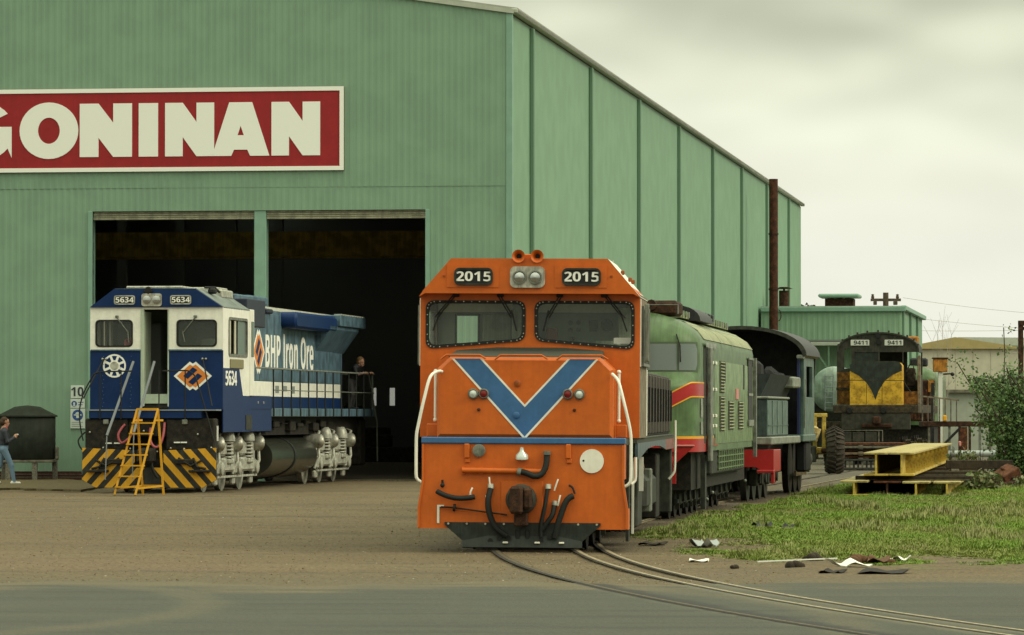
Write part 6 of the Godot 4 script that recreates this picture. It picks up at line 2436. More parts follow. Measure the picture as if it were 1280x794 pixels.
	b.span(Vector3(-1.0, 1.98, -20.05), Vector3(1.0, 4.45, -20.0))
	part("hood_end", b, M.navy_side, o)
	b = MB.new()
	b.span(Vector3(-1.5, 1.85, -22.2), Vector3(1.5, 1.94, -4.0))
	part("walkway", b, M.nonslip, o)
	# front sill, black buffer box, pilot with hazard stripes
	b = MB.new()
	b.span(Vector3(-1.47, 1.72, -0.9), Vector3(1.2, 1.90, -0.2), 0.01)
	part("front_sill", b, M.navy, o)
	b = MB.new()
	b.span(Vector3(-1.55, 1.9, -0.8), Vector3(1.55, 1.93, -0.18))
	part("front_platform", b, M.pole_grey, o)
	b = MB.new()
	b.span(Vector3(-1.57, 0.98, -0.7), Vector3(-0.55, 1.72, -0.25), 0.03)
	b.span(Vector3(0.35, 0.98, -0.7), Vector3(1.5, 1.72, -0.25), 0.03)
	b.span(Vector3(-0.55, 1.3, -0.7), Vector3(0.35, 1.72, -0.3), 0.02)
	b.span(Vector3(-1.3, 0.4, -1.2), Vector3(1.3, 1.5, -0.72))
	part("buffer_box", b, M.grimy_black, o)
	for q in [[-1.07, 1.64], [0.80, 1.64]]:
		b = MB.new()
		b.box(Vector3(q[0], q[1], -0.23), Vector3(0.13, 0.11, 0.06), 0.015)
		part("ditch_light", b, M.steam_pale, o)
	for q in [[-1.0, 1.145], [-0.8, 1.145], [0.62, 1.165], [0.78, 1.165]]:
		b = MB.new()
		b.box(Vector3(q[0], q[1], -0.23), Vector3(0.14, 0.03, 0.05))
		part("step_edge", b, M.letter_white, o)
	for k in 10:
		b = MB.new()
		b.ball(Vector3(-1.45 + k * 0.32, 1.0 + 0.05 * sin(k * 2.2) + (0.4 if k % 4 == 0 else 0.0), -0.22), 0.025, Vector3.ONE, 6)
		part("glad_hand", b, M.silver, o)
	for sg in [-1, 1]:
		var wing := pv([0.34, 0.98, 1.585, 1.04, 1.585, 0.30, 1.27, 0.12, 0.0, 0.12, 0.0, 0.58, 0.34, 0.58])
		if sg < 0: wing = mirror(wing)
		b = MB.new()
		b.prism(wing, -0.12, -0.04)
		var pl := part("pilot", b, M.stripe_black, o)
		for k in 9:
			# stripes slope down towards the outside on both sides
			var c := -0.55 + k * 0.36
			var st := PackedVector2Array()
			for q in [[c, 1.3], [c + 0.19, 1.3], [c + 1.45, -0.1], [c + 1.26, -0.1]]: st.append(Vector2(q[0] * sg, q[1]))
			for piece in clip(wing, st):
				if piece.size() < 3: continue
				b = MB.new()
				b.prism(piece, -0.04, -0.036)
				part("stripe", b, M.safety_yellow, pl)
		b = MB.new()
		b.box(Vector3(sg * 0.85, 0.72, 0.0), Vector3(0.45, 0.12, 0.1), 0.02)
		b.box(Vector3(sg * 1.2, 0.5, 0.02), Vector3(0.5, 0.06, 0.14), 0.015)
		b.tube([Vector3(sg * 0.7, 0.8, 0.0), Vector3(sg * 1.0, 0.62, 0.06), Vector3(sg * 1.25, 0.75, 0.0)], 0.03, 6)
		b.tube([Vector3(sg * 1.05, 0.8, 0.0), Vector3(sg * 1.15, 0.6, 0.07), Vector3(sg * 1.35, 0.55, 0.0)], 0.03, 6)
		part("pilot_step", b, M.grimy_black, o)
	b = MB.new()
	b.box(Vector3(0, 0.86, 0.1), Vector3(0.32, 0.36, 0.5), 0.06)
	b.box(Vector3(-0.1, 0.86, 0.36), Vector3(0.18, 0.34, 0.24), 0.05)
	part("coupler", b, M.grimy_black, o)
	hose(o, [Vector3(0.0, 1.5, -0.2), Vector3(0.02, 1.2, -0.1), Vector3(0.18, 1.05, -0.05), Vector3(0.3, 1.25, -0.1), Vector3(0.32, 1.62, -0.25)], 0.03, M.hose_pink)
	hose(o, [Vector3(-0.62, 1.58, -0.24), Vector3(-0.75, 1.35, -0.12), Vector3(-0.66, 1.15, -0.12), Vector3(-0.5, 1.25, -0.1), Vector3(-0.3, 1.6, -0.2)], 0.03, M.hose_pink)
	hose(o, [Vector3(0.2, 1.1, -0.15), Vector3(0.1, 0.95, 0.0), Vector3(0.1, 0.6, 0.1), Vector3(0.22, 0.35, 0.05)], 0.035, M.rubber)
	hose(o, [Vector3(-1.58, 1.4, -0.3), Vector3(-1.72, 1.2, -0.2), Vector3(-1.65, 1.02, -0.2), Vector3(-1.5, 0.95, -0.2)], 0.02, M.rubber)
	# front rails: thin black loops and the two long grey stair poles
	for pts in [[Vector3(-1.6, 1.2, -0.2), Vector3(-1.68, 2.0, -0.2), Vector3(-1.35, 2.75, -0.2), Vector3(-1.2, 2.8, -0.2), Vector3(-0.45, 2.82, -0.2)], [Vector3(0.28, 2.82, -0.2), Vector3(0.9, 2.82, -0.2), Vector3(1.05, 2.7, -0.2), Vector3(1.5, 1.2, -0.2)], [Vector3(-1.25, 3.1, cz + 0.05), Vector3(-1.62, 2.2, -0.3)], [Vector3(1.12, 3.1, cz + 0.05), Vector3(1.45, 2.0, -0.2)]]:
		hose(o, pts, 0.017, M.rubber, "front_rail")
	for x in [-1.2, -0.7, 0.2, 0.82]:
		b = MB.new()
		b.cyl(Vector3(x, 1.7, -0.18), Vector3(x, 2.82, -0.18), 0.016, 0.016, 6)
		part("front_stanchion", b, M.rubber, o)
	for q in [[-0.48, 3.05, -0.97, 1.33], [0.02, 3.05, -0.33, 1.40]]:
		b = MB.new()
		b.cyl(Vector3(q[0], q[1], -0.5), Vector3(q[2], q[3], 0.1), 0.032, 0.032, 8)
		b.cyl(Vector3(q[2], q[3], 0.1), Vector3(q[2] - 0.03, 0.3, 0.12), 0.014, 0.014, 6)
		part("stair_pole", b, M.pole_grey, o)
	b = MB.new()
	b.span(Vector3(1.53, 1.2, -0.4), Vector3(1.56, 1.55, -0.36))
	part("side_light", b, M.letter_white, o)
	# round fuel tank
	b = MB.new()
	var sec := PackedVector2Array()
	for k in 40:
		var a := TAU * k / 40.0
		sec.append(Vector2(signf(cos(a)) * pow(absf(cos(a)), 0.8) * 1.45, 0.76 + 0.60 * signf(sin(a)) * pow(absf(sin(a)), 0.9)))
	b.prism(sec, -10.6, -7.6, 0.6)
	var ft := part("fuel_tank", b, M.tank_black, o)
	b = MB.new()
	b.prism(sec, -13.8, -10.72, 0.6)
	part("tank_half", b, M.tank_black, ft)
	b = MB.new()
	var ring_ := PackedVector2Array()
	for q in sec: ring_.append(Vector2(q.x * 1.015, 0.76 + (q.y - 0.76) * 1.03))
	b.prism(ring_, -10.75, -10.57, 0.6)
	part("tank_band", b, M.rubber, ft)
	b = MB.new()
	b.span(Vector3(-1.2, 1.3, -21.5), Vector3(1.2, 1.85, -1.2))
	part("underframe", b, M.grimy_black, o)
	b = MB.new()
	for k in 9:
		b.span(Vector3(1.1, 1.38 + 0.1 * (k % 3), -8.0 - k * 1.1), Vector3(1.35, 1.6 + 0.06 * (k % 2), -7.3 - k * 1.1), 0.03)
	part("pipe_rack", b, M.grimy_black, o)
	silver_truck(o, -3.85)
	silver_truck(o, -16.9)
	b = MB.new()
	b.span(Vector3(-1.3, 0.4, -22.2), Vector3(1.3, 1.7, -21.3), 0.05)
	part("rear_pilot", b, M.grimy_black, o)

func diamond(o: Node3D, T: Transform3D, hw: float, hh: float) -> void:
	var b := MB.new()
	b.T = T
	var f := Vector2(hw, hh)
	# white field with twin notched peaks
	var shape := []
	for q in [[-1, 0], [-0.16, 1.0], [0, 0.86], [0.16, 1.0], [1, 0], [0.16, -1.0], [0, -0.86], [-0.16, -1.0]]: shape.append(Vector2(q[0], q[1]) * f)
	b.prism(PackedVector2Array(shape), 0.0, 0.005)
	var d := part("diamond_emblem", b, M.letter_white, o)
	b = MB.new()
	b.T = T
	var inner := []
	for q in [[-0.83, 0], [-0.15, 0.8], [0, 0.68], [0.15, 0.8], [0.83, 0], [0.15, -0.8], [0, -0.68], [-0.15, -0.8]]: inner.append(Vector2(q[0], q[1]) * f)
	b.prism(PackedVector2Array(inner), 0.005, 0.008)
	part("orange_field", b, M.bhp_orange, d)
	b = MB.new()
	b.T = T
	for q in [[-0.5, 0.0, 0.0, 0.62, 0.24, 0.42, -0.26, -0.2], [0.5, 0.0, 0.0, -0.62, -0.24, -0.42, 0.26, 0.2]]:
		var p := []
		for k in 4: p.append(Vector2(q[k * 2], q[k * 2 + 1]) * f)
		b.prism(PackedVector2Array(p), 0.008, 0.011)
	part("blue_bars", b, M.navy, d)

func silver_truck(o: Node3D, zc: float) -> void:
	var t := Node3D.new()
	t.name = "truck" if not o.has_node("truck") else "truck_001"
	o.add_child(t, true)
	t.position = Vector3(0, 0, zc)
	var wm := wheel_mesh(0.5, 0.14)
	var b: MB
	var first: MeshInstance3D = null
	for sg in [-1, 1]:
		for a in [-2.15, 0.0, 2.1]:
			if first == null:
				first = part("wheel", wm, M.silver_paint, t)
				first.position = Vector3(sg * 0.86, 0.5, a)
				first.rotation.y = PI
			else:
				again(first, "wheel", t, Vector3(sg * 0.86, 0.5, a), Vector3(0, 0.0 if sg > 0 else PI, 0))
		# arched cast frame
		b = MB.new()
		b.T = Transform3D(Basis(Vector3.UP, PI / 2), Vector3.ZERO)
		var p := PackedVector2Array()
		for q in [[-2.75, 0.95], [-2.75, 0.72], [-2.35, 0.5], [-1.9, 0.5], [-1.5, 0.72], [-0.5, 0.72], [-0.25, 0.5], [0.25, 0.5], [0.5, 0.72], [1.5, 0.72], [1.9, 0.5], [2.35, 0.5], [2.75, 0.72], [2.75, 0.95], [1.6, 1.02], [0, 1.0], [-1.6, 1.02]]:
			p.append(Vector2(q[0], q[1]))
		b.prism(p, minf(sg * 1.08, sg * 1.2), maxf(sg * 1.08, sg * 1.2))
		part("side_frame", b, M.silver_paint, t)
		for a in [-2.15, 0.0, 2.1]:
			b = MB.new()
			b.box(Vector3(sg * 1.26, 0.56, a), Vector3(0.16, 0.36, 0.42), 0.05)
			b.lathe(Vector3(sg * 1.34, 0.53, a), Vector3(sg, 0, 0), [Vector2(0.16, 0), Vector2(0.16, 0.05), Vector2(0.1, 0.08), Vector2(0, 0.09)], 16)
			part("axle_box", b, M.silver_paint, t)
			b = MB.new()
			b.box(Vector3(sg * 1.24, 0.24, a + 0.25), Vector3(0.1, 0.2, 0.3), 0.03)
			part("brake_hanger", b, M.silver_paint, t)
		for a in [-1.2, 1.2]:
			# coil spring under a capped pot
			b = MB.new()
			for k in 5:
				b.lathe(Vector3(sg * 1.3, 0.80 + k * 0.085, a), Vector3.UP, [Vector2(0.13, -0.028), Vector2(0.165, -0.012), Vector2(0.165, 0.012), Vector2(0.13, 0.028)], 16, -1.0)
			part("coil_spring", b, M.silver_paint, t)
			b = MB.new()
			b.cyl(Vector3(sg * 1.3, 0.74, a), Vector3(sg * 1.3, 1.2, a), 0.11, 0.11, 12)
			part("spring_core", b, M.grimy_black, t)
			b = MB.new()
			b.lathe(Vector3(sg * 1.3, 1.18, a), Vector3.UP, [Vector2(0.2, 0), Vector2(0.2, 0.08), Vector2(0.16, 0.22), Vector2(0.1, 0.3), Vector2(0, 0.3)], 18)
			part("spring_pot", b, M.silver_paint, t)
			b = MB.new()
			b.box(Vector3(sg * 1.28, 0.70, a), Vector3(0.3, 0.12, 0.5), 0.03)
			part("spring_seat", b, M.silver_paint, t)
		for a in [-2.3, 0.35, 2.55]:
			b = MB.new()
			b.cyl(Vector3(sg * 1.0, 1.12, a), Vector3(sg * 1.42, 1.12, a), 0.19, 0.19, 16)
			b.ball(Vector3(sg * 1.42, 1.12, a), 0.19, Vector3(0.6, 1, 1), 16)
			part("brake_cylinder", b, M.silver, t)
			b = MB.new()
			b.tube([Vector3(sg * 1.3, 1.12, a - 0.05), Vector3(sg * 1.36, 1.36, a - 0.2), Vector3(sg * 1.2, 1.4, a - 0.4)], 0.045, 8)
			part("brake_pipe", b, M.silver_paint, t)
			b = MB.new()
			b.tube([Vector3(sg * 1.38, 0.95, a), Vector3(sg * 1.42, 0.7, a + 0.12), Vector3(sg * 1.3, 0.4, a + 0.2)], 0.04, 8)
			part("brake_lever", b, M.silver_paint, t)
		b = MB.new()
		b.bar(Vector3(sg * 1.3, 0.34, -2.4), Vector3(sg * 1.3, 0.34, 2.4), 0.05, 0.05)
		part("brake_rod", b, M.silver_paint, t)
	b = MB.new()
	b.span(Vector3(-1.06, 0.6, -2.6), Vector3(1.06, 1.25, 2.6))
	part("bolster", b, M.grimy_black, t)
	for sg in [-1, 1]:
		for a in [-1.25, 1.0]:
			b = MB.new()
			b.box(Vector3(sg * 1.2, 1.0, a), Vector3(0.26, 0.36, 1.5), 0.06)
			b.box(Vector3(sg * 1.25, 0.62, a + 0.1), Vector3(0.22, 0.34, 1.5), 0.05)
			part("frame_casting", b, M.silver_paint, t)

# ---------------------------------------------------------------- 9411 and the right hand yard
func yellow_loco() -> void:
	var o := thing("yellow_locomotive", "derelict yellow and dark green locomotive 9411 with round roof and empty windows, in the yard", "locomotive", W(13.24, 0, 160.0), SLOPE)
	var b: MB
	# cab: dark arched end wall with openings, set behind the short hood
	var cz := -1.4
	b = MB.new()
	var prof := []
	for k in 17:
		var a := PI * k / 16.0
		prof.append(Vector2(1.51 * cos(a), 4.12 + 0.74 * pow(sin(a), 0.8)))
	# arch above the window heads
	var top := PackedVector2Array(prof)
	# with the side window cut up into it
	for piece in Geometry2D.clip_polygons(top, pv([-1.24, 4.0, -0.98, 4.0, -0.98, 4.30, -1.24, 4.22])):
		b.prism(piece, cz - 0.06, cz)
	part("cab_brow", b, M.alco_grey, o)
	b = MB.new()
	b.span(Vector3(-1.51, 3.52, cz - 0.06), Vector3(-1.24, 4.12, cz))
	b.span(Vector3(-0.98, 3.38, cz - 0.06), Vector3(-0.90, 4.12, cz))
	b.span(Vector3(-1.51, 3.38, cz - 0.06), Vector3(-0.98, 3.52, cz))
	part("cab_corner", b, M.alco_grey, o)
	b = MB.new()
	b.span(Vector3(-1.51, 2.2, cz - 0.06), Vector3(-0.93, 3.38, cz))
	part("cab_lower", b, M.alco_dirty, o)
	b = MB.new()
	b.span(Vector3(-1.53, 2.72, cz), Vector3(-0.95, 2.82, cz + 0.03))
	part("cab_band", b, M.alco_frame, o)
	b = MB.new()
	b.span(Vector3(0.92, 2.2, cz - 0.06), Vector3(1.45, 2.68, cz))
	part("step_box", b, M.alco_dirty, o)
	b = MB.new()
	b.span(Vector3(1.44, 1.9, cz - 0.1), Vector3(1.56, 4.0, cz + 0.02), 0.02)
	part("door_pillar", b, M.tan_panel, o)
	b = MB.new()
	b.span(Vector3(-0.9, 3.72, cz - 0.06), Vector3(-0.86, 4.12, cz))
	b.span(Vector3(0.0, 3.72, cz - 0.06), Vector3(0.06, 4.12, cz))
	b.span(Vector3(0.89, 3.72, cz - 0.06), Vector3(0.93, 4.12, cz))
	part("window_frame", b, M.alco_grey, o)
	b = MB.new()
	b.span(Vector3(-0.86, 3.74, cz - 0.05), Vector3(0.0, 4.12, cz - 0.03))
	part("window_pane", b, M.alco_green, o)
	# roof shell
	var outer := PackedVector2Array(prof)
	for k in range(16, -1, -1): outer.append(Vector2(prof[k].x * 0.96, 4.12 + (prof[k].y - 4.12) * 0.92))
	b = MB.new()
	b.prism(outer, -4.2, cz + 0.05, 0.7)
	part("cab_roof", b, M.alco_grey, o)
	for k in 11:
		var a := lerpf(0.25, PI - 0.25, k / 10.0)
		b = MB.new()
		b.box(Vector3(1.5 * cos(a), 4.14 + 0.76 * pow(sin(a), 0.8), cz - 0.1), Vector3(0.07, 0.07, 0.12), 0.01)
		part("roof_stud", b, M.alco_grey, o)
	for q in [[-0.66, "left"], [0.58, "right"]]:
		b = MB.new()
		b.span(Vector3(q[0] - 0.34, 4.36, cz + 0.001), Vector3(q[0] + 0.34, 4.57, cz + 0.03), 0.008)
		var nb := part("number_board", b, M.board_white, o)
		lettering("number", "9411", 0.15, M.sign_text, nb, Vector3(q[0] + 0.04, 4.465, cz + 0.034), Vector3.ZERO, 1.2, 0.004)
	for q in [[0.0, 4.72], [0.02, 4.5]]:
		b = MB.new()
		b.cyl(Vector3(q[0], q[1], cz), Vector3(q[0], q[1], cz + 0.06), 0.1, 0.1, 14)
		part("lamp_socket", b, M.black, o)
	for x in [-0.75, -0.6, -0.45, 0.4, 0.55, 0.7]:
		b = MB.new()
		b.prism(disc(x, 4.66, 0.035, 8), cz, cz + 0.01)
		part("bolt_hole", b, M.black, o)
	# cab back wall with daylight showing through gaps, side pillars
	b = MB.new()
	b.span(Vector3(-0.9, 2.2, -4.1), Vector3(0.95, 4.2, -4.0))
	b.span(Vector3(-1.5, 2.2, -4.1), Vector3(-0.9, 3.2, -4.0))
	b.span(Vector3(0.95, 2.2, -4.1), Vector3(1.5, 3.1, -4.0))
	part("cab_back_wall", b, M.alco_grey, o)
	for sg in [-1, 1]:
		b = MB.new()
		b.span(Vector3(minf(sg * 1.46, sg * 1.51), 2.2, -4.1), Vector3(maxf(sg * 1.46, sg * 1.51), 3.3, cz - 0.1))
		b.span(Vector3(minf(sg * 1.46, sg * 1.51), 3.3, -4.1), Vector3(maxf(sg * 1.46, sg * 1.51), 4.15, -3.9))
		part("cab_side", b, M.alco_grey, o)
	b = MB.new()
	b.box(Vector3(1.15, 3.2, -2.4), Vector3(0.35, 0.7, 0.3), 0.05)
	b.tube([Vector3(1.0, 3.4, -2.0), Vector3(1.2, 3.8, -2.1), Vector3(1.35, 3.3, -2.0)], 0.03, 6)
	part("control_stand", b, M.alco_frame, o)
	# short hood: yellow with the green beard
	b = MB.new()
	b.prism(pv([-0.95, 2.18, 0.94, 2.18, 0.94, 3.62, 0.85, 3.74, -0.86, 3.74, -0.95, 3.62]), cz, 0.0)
	var hd := part("short_hood", b, M.alco_yellow, o)
	b = MB.new()
	var beard := PackedVector2Array()
	for q in [[-0.95, 3.45], [-0.95, 3.42], [-0.62, 3.24], [-0.36, 3.0], [-0.18, 2.74], [-0.02, 2.36], [0.1, 2.7], [0.32, 3.05], [0.6, 3.27], [0.94, 3.42], [0.94, 3.62], [0.85, 3.74], [-0.86, 3.74], [-0.95, 3.62]]: beard.append(Vector2(q[0], q[1]))
	b.prism(beard, 0.001, 0.006)
	part("green_beard", b, M.alco_green, hd)
	b = MB.new()
	b.prism(pv([-0.9, 3.73, 0.9, 3.73, 0.7, 3.77, -0.7, 3.77]), cz, -0.05)
	part("hood_top", b, M.alco_green, hd)
	for x in [-0.35, 0.22]:
		b = MB.new()
		b.span(Vector3(x - 0.008, 2.2, 0.0), Vector3(x + 0.008, 2.95, 0.004))
		part("door_seam", b, M.alco_frame, hd)
	b = MB.new()
	b.tube([Vector3(-1.25, 3.08, 0.3), Vector3(1.0, 3.06, 0.3), Vector3(1.3, 2.6, 0.3)], 0.016, 6)
	part("handrail", b, M.alco_frame, o)
	# frame, headstock and a coupler stub
	b = MB.new()
	b.span(Vector3(-1.55, 1.88, -17.0), Vector3(1.55, 2.18, 0.3), 0.02)
	part("frame", b, M.alco_frame, o)
	b = MB.new()
	b.span(Vector3(-1.25, 1.28, 0.0), Vector3(1.25, 1.879, 0.28), 0.02)
	part("headstock", b, M.alco_grey, o)
	b = MB.new()
	b.box(Vector3(0.05, 1.62, 0.45), Vector3(0.3, 0.3, 0.4), 0.05)
	b.span(Vector3(-0.5, 1.36, 0.28), Vector3(0.6, 1.5, 0.5), 0.03)
	part("coupler_pocket", b, M.rust_dark, o)
	for x in [-0.95, 0.28]:
		b = MB.new()
		b.cyl(Vector3(x, 1.98, 0.29), Vector3(x, 1.98, 0.4), 0.12, 0.1, 12)
		part("hose_boss", b, M.black, o)
	b = MB.new()
	b.span(Vector3(-0.6, 2.18, -12.5), Vector3(0.5, 4.3, -4.11), 0.1)
	part("long_hood", b, M.alco_dirty, o)
	b = MB.new()
	b.span(Vector3(0.95, 4.3, -5.0), Vector3(1.35, 4.75, -4.2), 0.05)
	part("roof_box", b, M.signal_orange, o)
	truck(o, -3.5, 1.6, 0.5, 0.95, M.alco_frame, M.grimy_black)
	truck(o, -13.0, 1.6, 0.5, 0.95, M.alco_frame, M.grimy_black)
	# the green round-nosed locomotive further behind
	var g := thing("green_locomotive", "round-roofed green locomotive end with brown grille, far behind the yellow one", "locomotive", W(15.95, 0.25, 179.0), SLOPE)
	x_body(g, 8.0, true)
	b = MB.new()
	b.span(Vector3(0.2, 1.3, -0.5), Vector3(1.25, 3.0, 0.36), 0.05)
	part("nose_grille", b, M.rust_dark, g)
	for k in 6:
		b = MB.new()
		b.span(Vector3(0.3 + k * 0.15, 1.4, 0.36), Vector3(0.36 + k * 0.15, 2.6, 0.39))
		part("grille_bar", b, M.rust, g)
	b = MB.new()
	b.span(Vector3(1.0, 2.5, 0.365), Vector3(1.22, 3.0, 0.40))
	part("orange_panel", b, M.signal_orange, g)
	b = MB.new()
	b.span(Vector3(0.2, 3.55, -2.0), Vector3(0.9, 3.9, -1.0), 0.06)
	part("roof_box", b, M.steam_dark, g)
	b = MB.new()
	b.span(Vector3(-1.2, 0.3, -9.0), Vector3(1.2, 1.2, 0.0))
	part("underframe", b, M.grimy_black, g)

func i_beam(called: String, label: String, at: Vector3, slope: float, L: float, w: float, h: float, m: Material, top: Material, group := "") -> Node3D:
	var o := thing(called, label, "steel beam", at, slope, group)
	var b := MB.new()
	b.span(Vector3(-0.022, 0.045, -L), Vector3(0.022, h - 0.045, -0.01))
	part("web", b, m, o)
	b = MB.new()
	b.span(Vector3(-w / 2, h - 0.045, -L), Vector3(w / 2, h, 0.0), 0.006)
	part("top_flange", b, top, o)
	b = MB.new()
	b.span(Vector3(-w / 2, 0.0, -L), Vector3(w / 2, 0.045, 0.0), 0.006)
	part("bottom_flange", b, m, o)
	return o

func yard_right() -> void:
	var b: MB
	var G := "yellow girders stacked on bearers"
	var s := 0.125
	for k in 2:
		var g := i_beam("steel_girder", ["left one of the two long yellow girders lying on top of the stack", "right one of the two long yellow girders on top, its web in view"][k], W(8.105 + k * 0.565, 0.445, 98.0 - k * 0.05), s, 34.0, 0.55, 0.52, M.beam_yellow, M.beam_top, G)
		if k == 1:
			for j in 9:
				b = MB.new()
				b.span(Vector3(0.0221, 0.046, -2.0 - j * 3.6), Vector3(0.24, 0.474, -1.98 - j * 3.6))
				part("web_stiffener", b, M.beam_yellow, g)
	var lab := ["bottom girder on the left of the stack, end in the grass, yellow", "rusty brown bottom girder, second from the left in the grass", "yellow bottom girder under the right of the stack, third from the left", "rightmost yellow bottom girder half hidden in the grass"]
	for k in 4:
		i_beam("steel_girder", lab[k], W(7.55 + k * 0.685 + (0.1 if k == 1 else 0.0), -0.02 + (0.02 if k == 0 else 0.0), 97.2 + (0.6 if k == 1 else 0.0)), s, 30.0, 0.60, 0.35, M.rust_dark if k == 1 else M.beam_yellow, M.rust if k == 1 else M.beam_top, G)
	for k in 4:
		var o := thing("timber_bearer", ["dark timber bearer under the near end of the yellow girders", "second dark timber bearer under the yellow girders", "third timber bearer far along under the girders", "farthest timber bearer under the girders"][k], "timber", W(8.95 + k * 1.02, 0.33, 98.6 + k * 8.2), s, "bearers under the girders")
		b = MB.new()
		b.span(Vector3(-1.25, 0.0, -0.14), Vector3(1.35, 0.108, 0.14), 0.012)
		part("baulk", b, M.timber, o)
		b = MB.new()
		b.span(Vector3(-1.2, 0.012, 0.141), Vector3(1.3, 0.03, 0.145))
		part("split", b, M.timber_grey, o)
	# dark beam and pipe lying behind the stack, on blocks
	var db := thing("timber_baulk", "long dark timber with a square end lying right of the girders", "timber", W(12.15, 0.0, 113.0), 0.0)
	b = MB.new()
	b.span(Vector3(-1.0, 0.42, -0.15), Vector3(0.70, 0.64, 0.15), 0.01)
	part("baulk", b, M.timber, db)
	for x in [-0.8, 0.5]:
		b = MB.new()
		b.span(Vector3(x - 0.1, 0.0, -0.3), Vector3(x + 0.1, 0.42, 0.3), 0.01)
		part("block", b, M.timber_grey, db)
	var pp := thing("steel_pipe", "long grey steel pipe lying across behind the girders and the bush", "pipe", W(12.6, 0, 129.0), 0.0)
	b = MB.new()
	b.cyl(Vector3(-0.2, 0.66, 0), Vector3(2.6, 0.68, 0), 0.1, 0.1, 16)
	part("pipe", b, M.sheet_grey, pp)
	for x in [0.2, 1.9]:
		b = MB.new()
		b.span(Vector3(x - 0.1, 0, -0.2), Vector3(x + 0.1, 0.56, 0.2), 0.01)
		part("trestle", b, M.timber, pp)
	# rusty scrap in the grass
	var sc := thing("scrap_metal", "crumpled rusty scrap metal lying in the grass at the right", "scrap", W(12.1, 0.05, 107.5), 0.0)
	for q in [[0.0, 0.28, 0.0, 0.5, 0.3, 0.5, 0.5], [-0.22, 0.12, 0.1, 0.3, 0.2, 0.4, 0.2], [0.28, 0.14, 0.1, 0.35, 0.18, 0.4, -0.4], [0.05, 0.42, -0.1, 0.35, 0.06, 0.4, -0.5], [-0.1, 0.1, 0.3, 0.5, 0.05, 0.3, 0.15]]:
		b = MB.new()
		b.box(Vector3(q[0], q[1], q[2]), Vector3(q[3], q[4], q[5]), 0.02, Basis.from_euler(Vector3(0.2, q[6], q[6])))
		part("plate", b, M.rust if q[1] > 0.2 else M.rust_dark, sc)
	# the big lugged tyre and the yellow trolley it belongs to
	var ty := thing("yard_trolley", "yellow wheeled yard trolley with one huge lugged tyre, left of the stacked plates", "trolley", W(9.96, 0, 136.0), 0.0)
	b = MB.new()
	b.lathe(Vector3(-0.28, 0.7, 0), Vector3(1, 0, 0), [Vector2(0.36, 0.04), Vector2(0.55, 0.0), Vector2(0.64, 0.04), Vector2(0.675, 0.12), Vector2(0.68, 0.28), Vector2(0.675, 0.44), Vector2(0.64, 0.52), Vector2(0.55, 0.56), Vector2(0.36, 0.52)], 36, -1.0)
	var tyr := part("tyre", b, M.tyre, ty)
	for k in 26:
		for sg in [-1, 1]:
			b = MB.new()
			var a := TAU * (k + (0.5 if sg > 0 else 0.0)) / 26.0
			var B := Basis(Vector3(1, 0, 0), a) * Basis(Vector3(0, 1, 0), 0.5 * sg)
			b.box(Vector3(sg * 0.14, 0.7, 0) + Basis(Vector3(1, 0, 0), a) * Vector3(0, 0, 0.69), Vector3(0.30, 0.045, 0.06), 0.0, B)
			part("lug", b, M.tyre, tyr)
	b = MB.new()
	b.lathe(Vector3(-0.2, 0.7, 0), Vector3(1, 0, 0), [Vector2(0, 0.04), Vector2(0.2, 0.0), Vector2(0.36, 0.1), Vector2(0.36, 0.3), Vector2(0, 0.36)], 24)
	part("rim", b, M.beam_yellow, ty)
	for x in [-0.58, -0.30]:
		b = MB.new()
		b.span(Vector3(x - 0.06, 0.6, -0.35), Vector3(x + 0.06, 1.82, -0.2), 0.015)
		part("frame_post", b, M.beam_yellow, ty)
	b = MB.new()
	b.span(Vector3(-0.66, 1.74, -0.36), Vector3(-0.2, 1.86, -0.19), 0.015)
	b.span(Vector3(-0.7, 0.62, -1.4), Vector3(-0.3, 0.8, -0.36), 0.02)
	part("frame_rail", b, M.beam_yellow, ty)
	b = MB.new()
	b.ball(Vector3(-0.62, 1.28, -0.1), 0.22, Vector3(0.8, 0.9, 0.7), 12)
	b.cyl(Vector3(-0.62, 1.0, -0.1), Vector3(-0.55, 1.4, -0.1), 0.1, 0.16)
	part("winch", b, mat("pale_yellow", 0.55, 0.45, 0.2, 0.6, 0.0, "flaked", 0.5), ty)
	b = MB.new()
	b.span(Vector3(-1.0, 0.35, -0.5), Vector3(-0.55, 0.85, 0.0), 0.03)
	part("battery_box", b, M.underframe, ty)
	b = MB.new()
	b.cyl(Vector3(-0.4, 0.7, -0.02), Vector3(-0.15, 0.7, -0.02), 0.08)
	part("axle", b, M.rust_dark, ty)
	# stacked plates and panel crates in front of 9411
	var at := W(10.7, 0, 145.0)
	var cr := thing("panel_crate", "grey panel crate with pale rail on top of the plate stack below the yellow locomotive", "crate", at + Vector3(0, 0.92, 0), 0.0)
	for k in 3:
		b = MB.new()
		b.span(Vector3(0.1 + k * 0.42, 0.0, 0.0), Vector3(0.48 + k * 0.42, 0.32, 0.06), 0.01)
		part("panel", b, M.alco_grey, cr)
	b = MB.new()
	b.tube([Vector3(0.08, 0.02, 0.1), Vector3(0.08, 0.38, 0.1), Vector3(1.5, 0.38, 0.1), Vector3(1.5, 0.02, 0.1)], 0.022, 6)
	part("rail", b, M.timber_grey, cr)
	b = MB.new()
	b.span(Vector3(1.36, 0.0, 0.02), Vector3(1.41, 0.38, 0.07))
	part("post", b, M.timber_grey, cr)
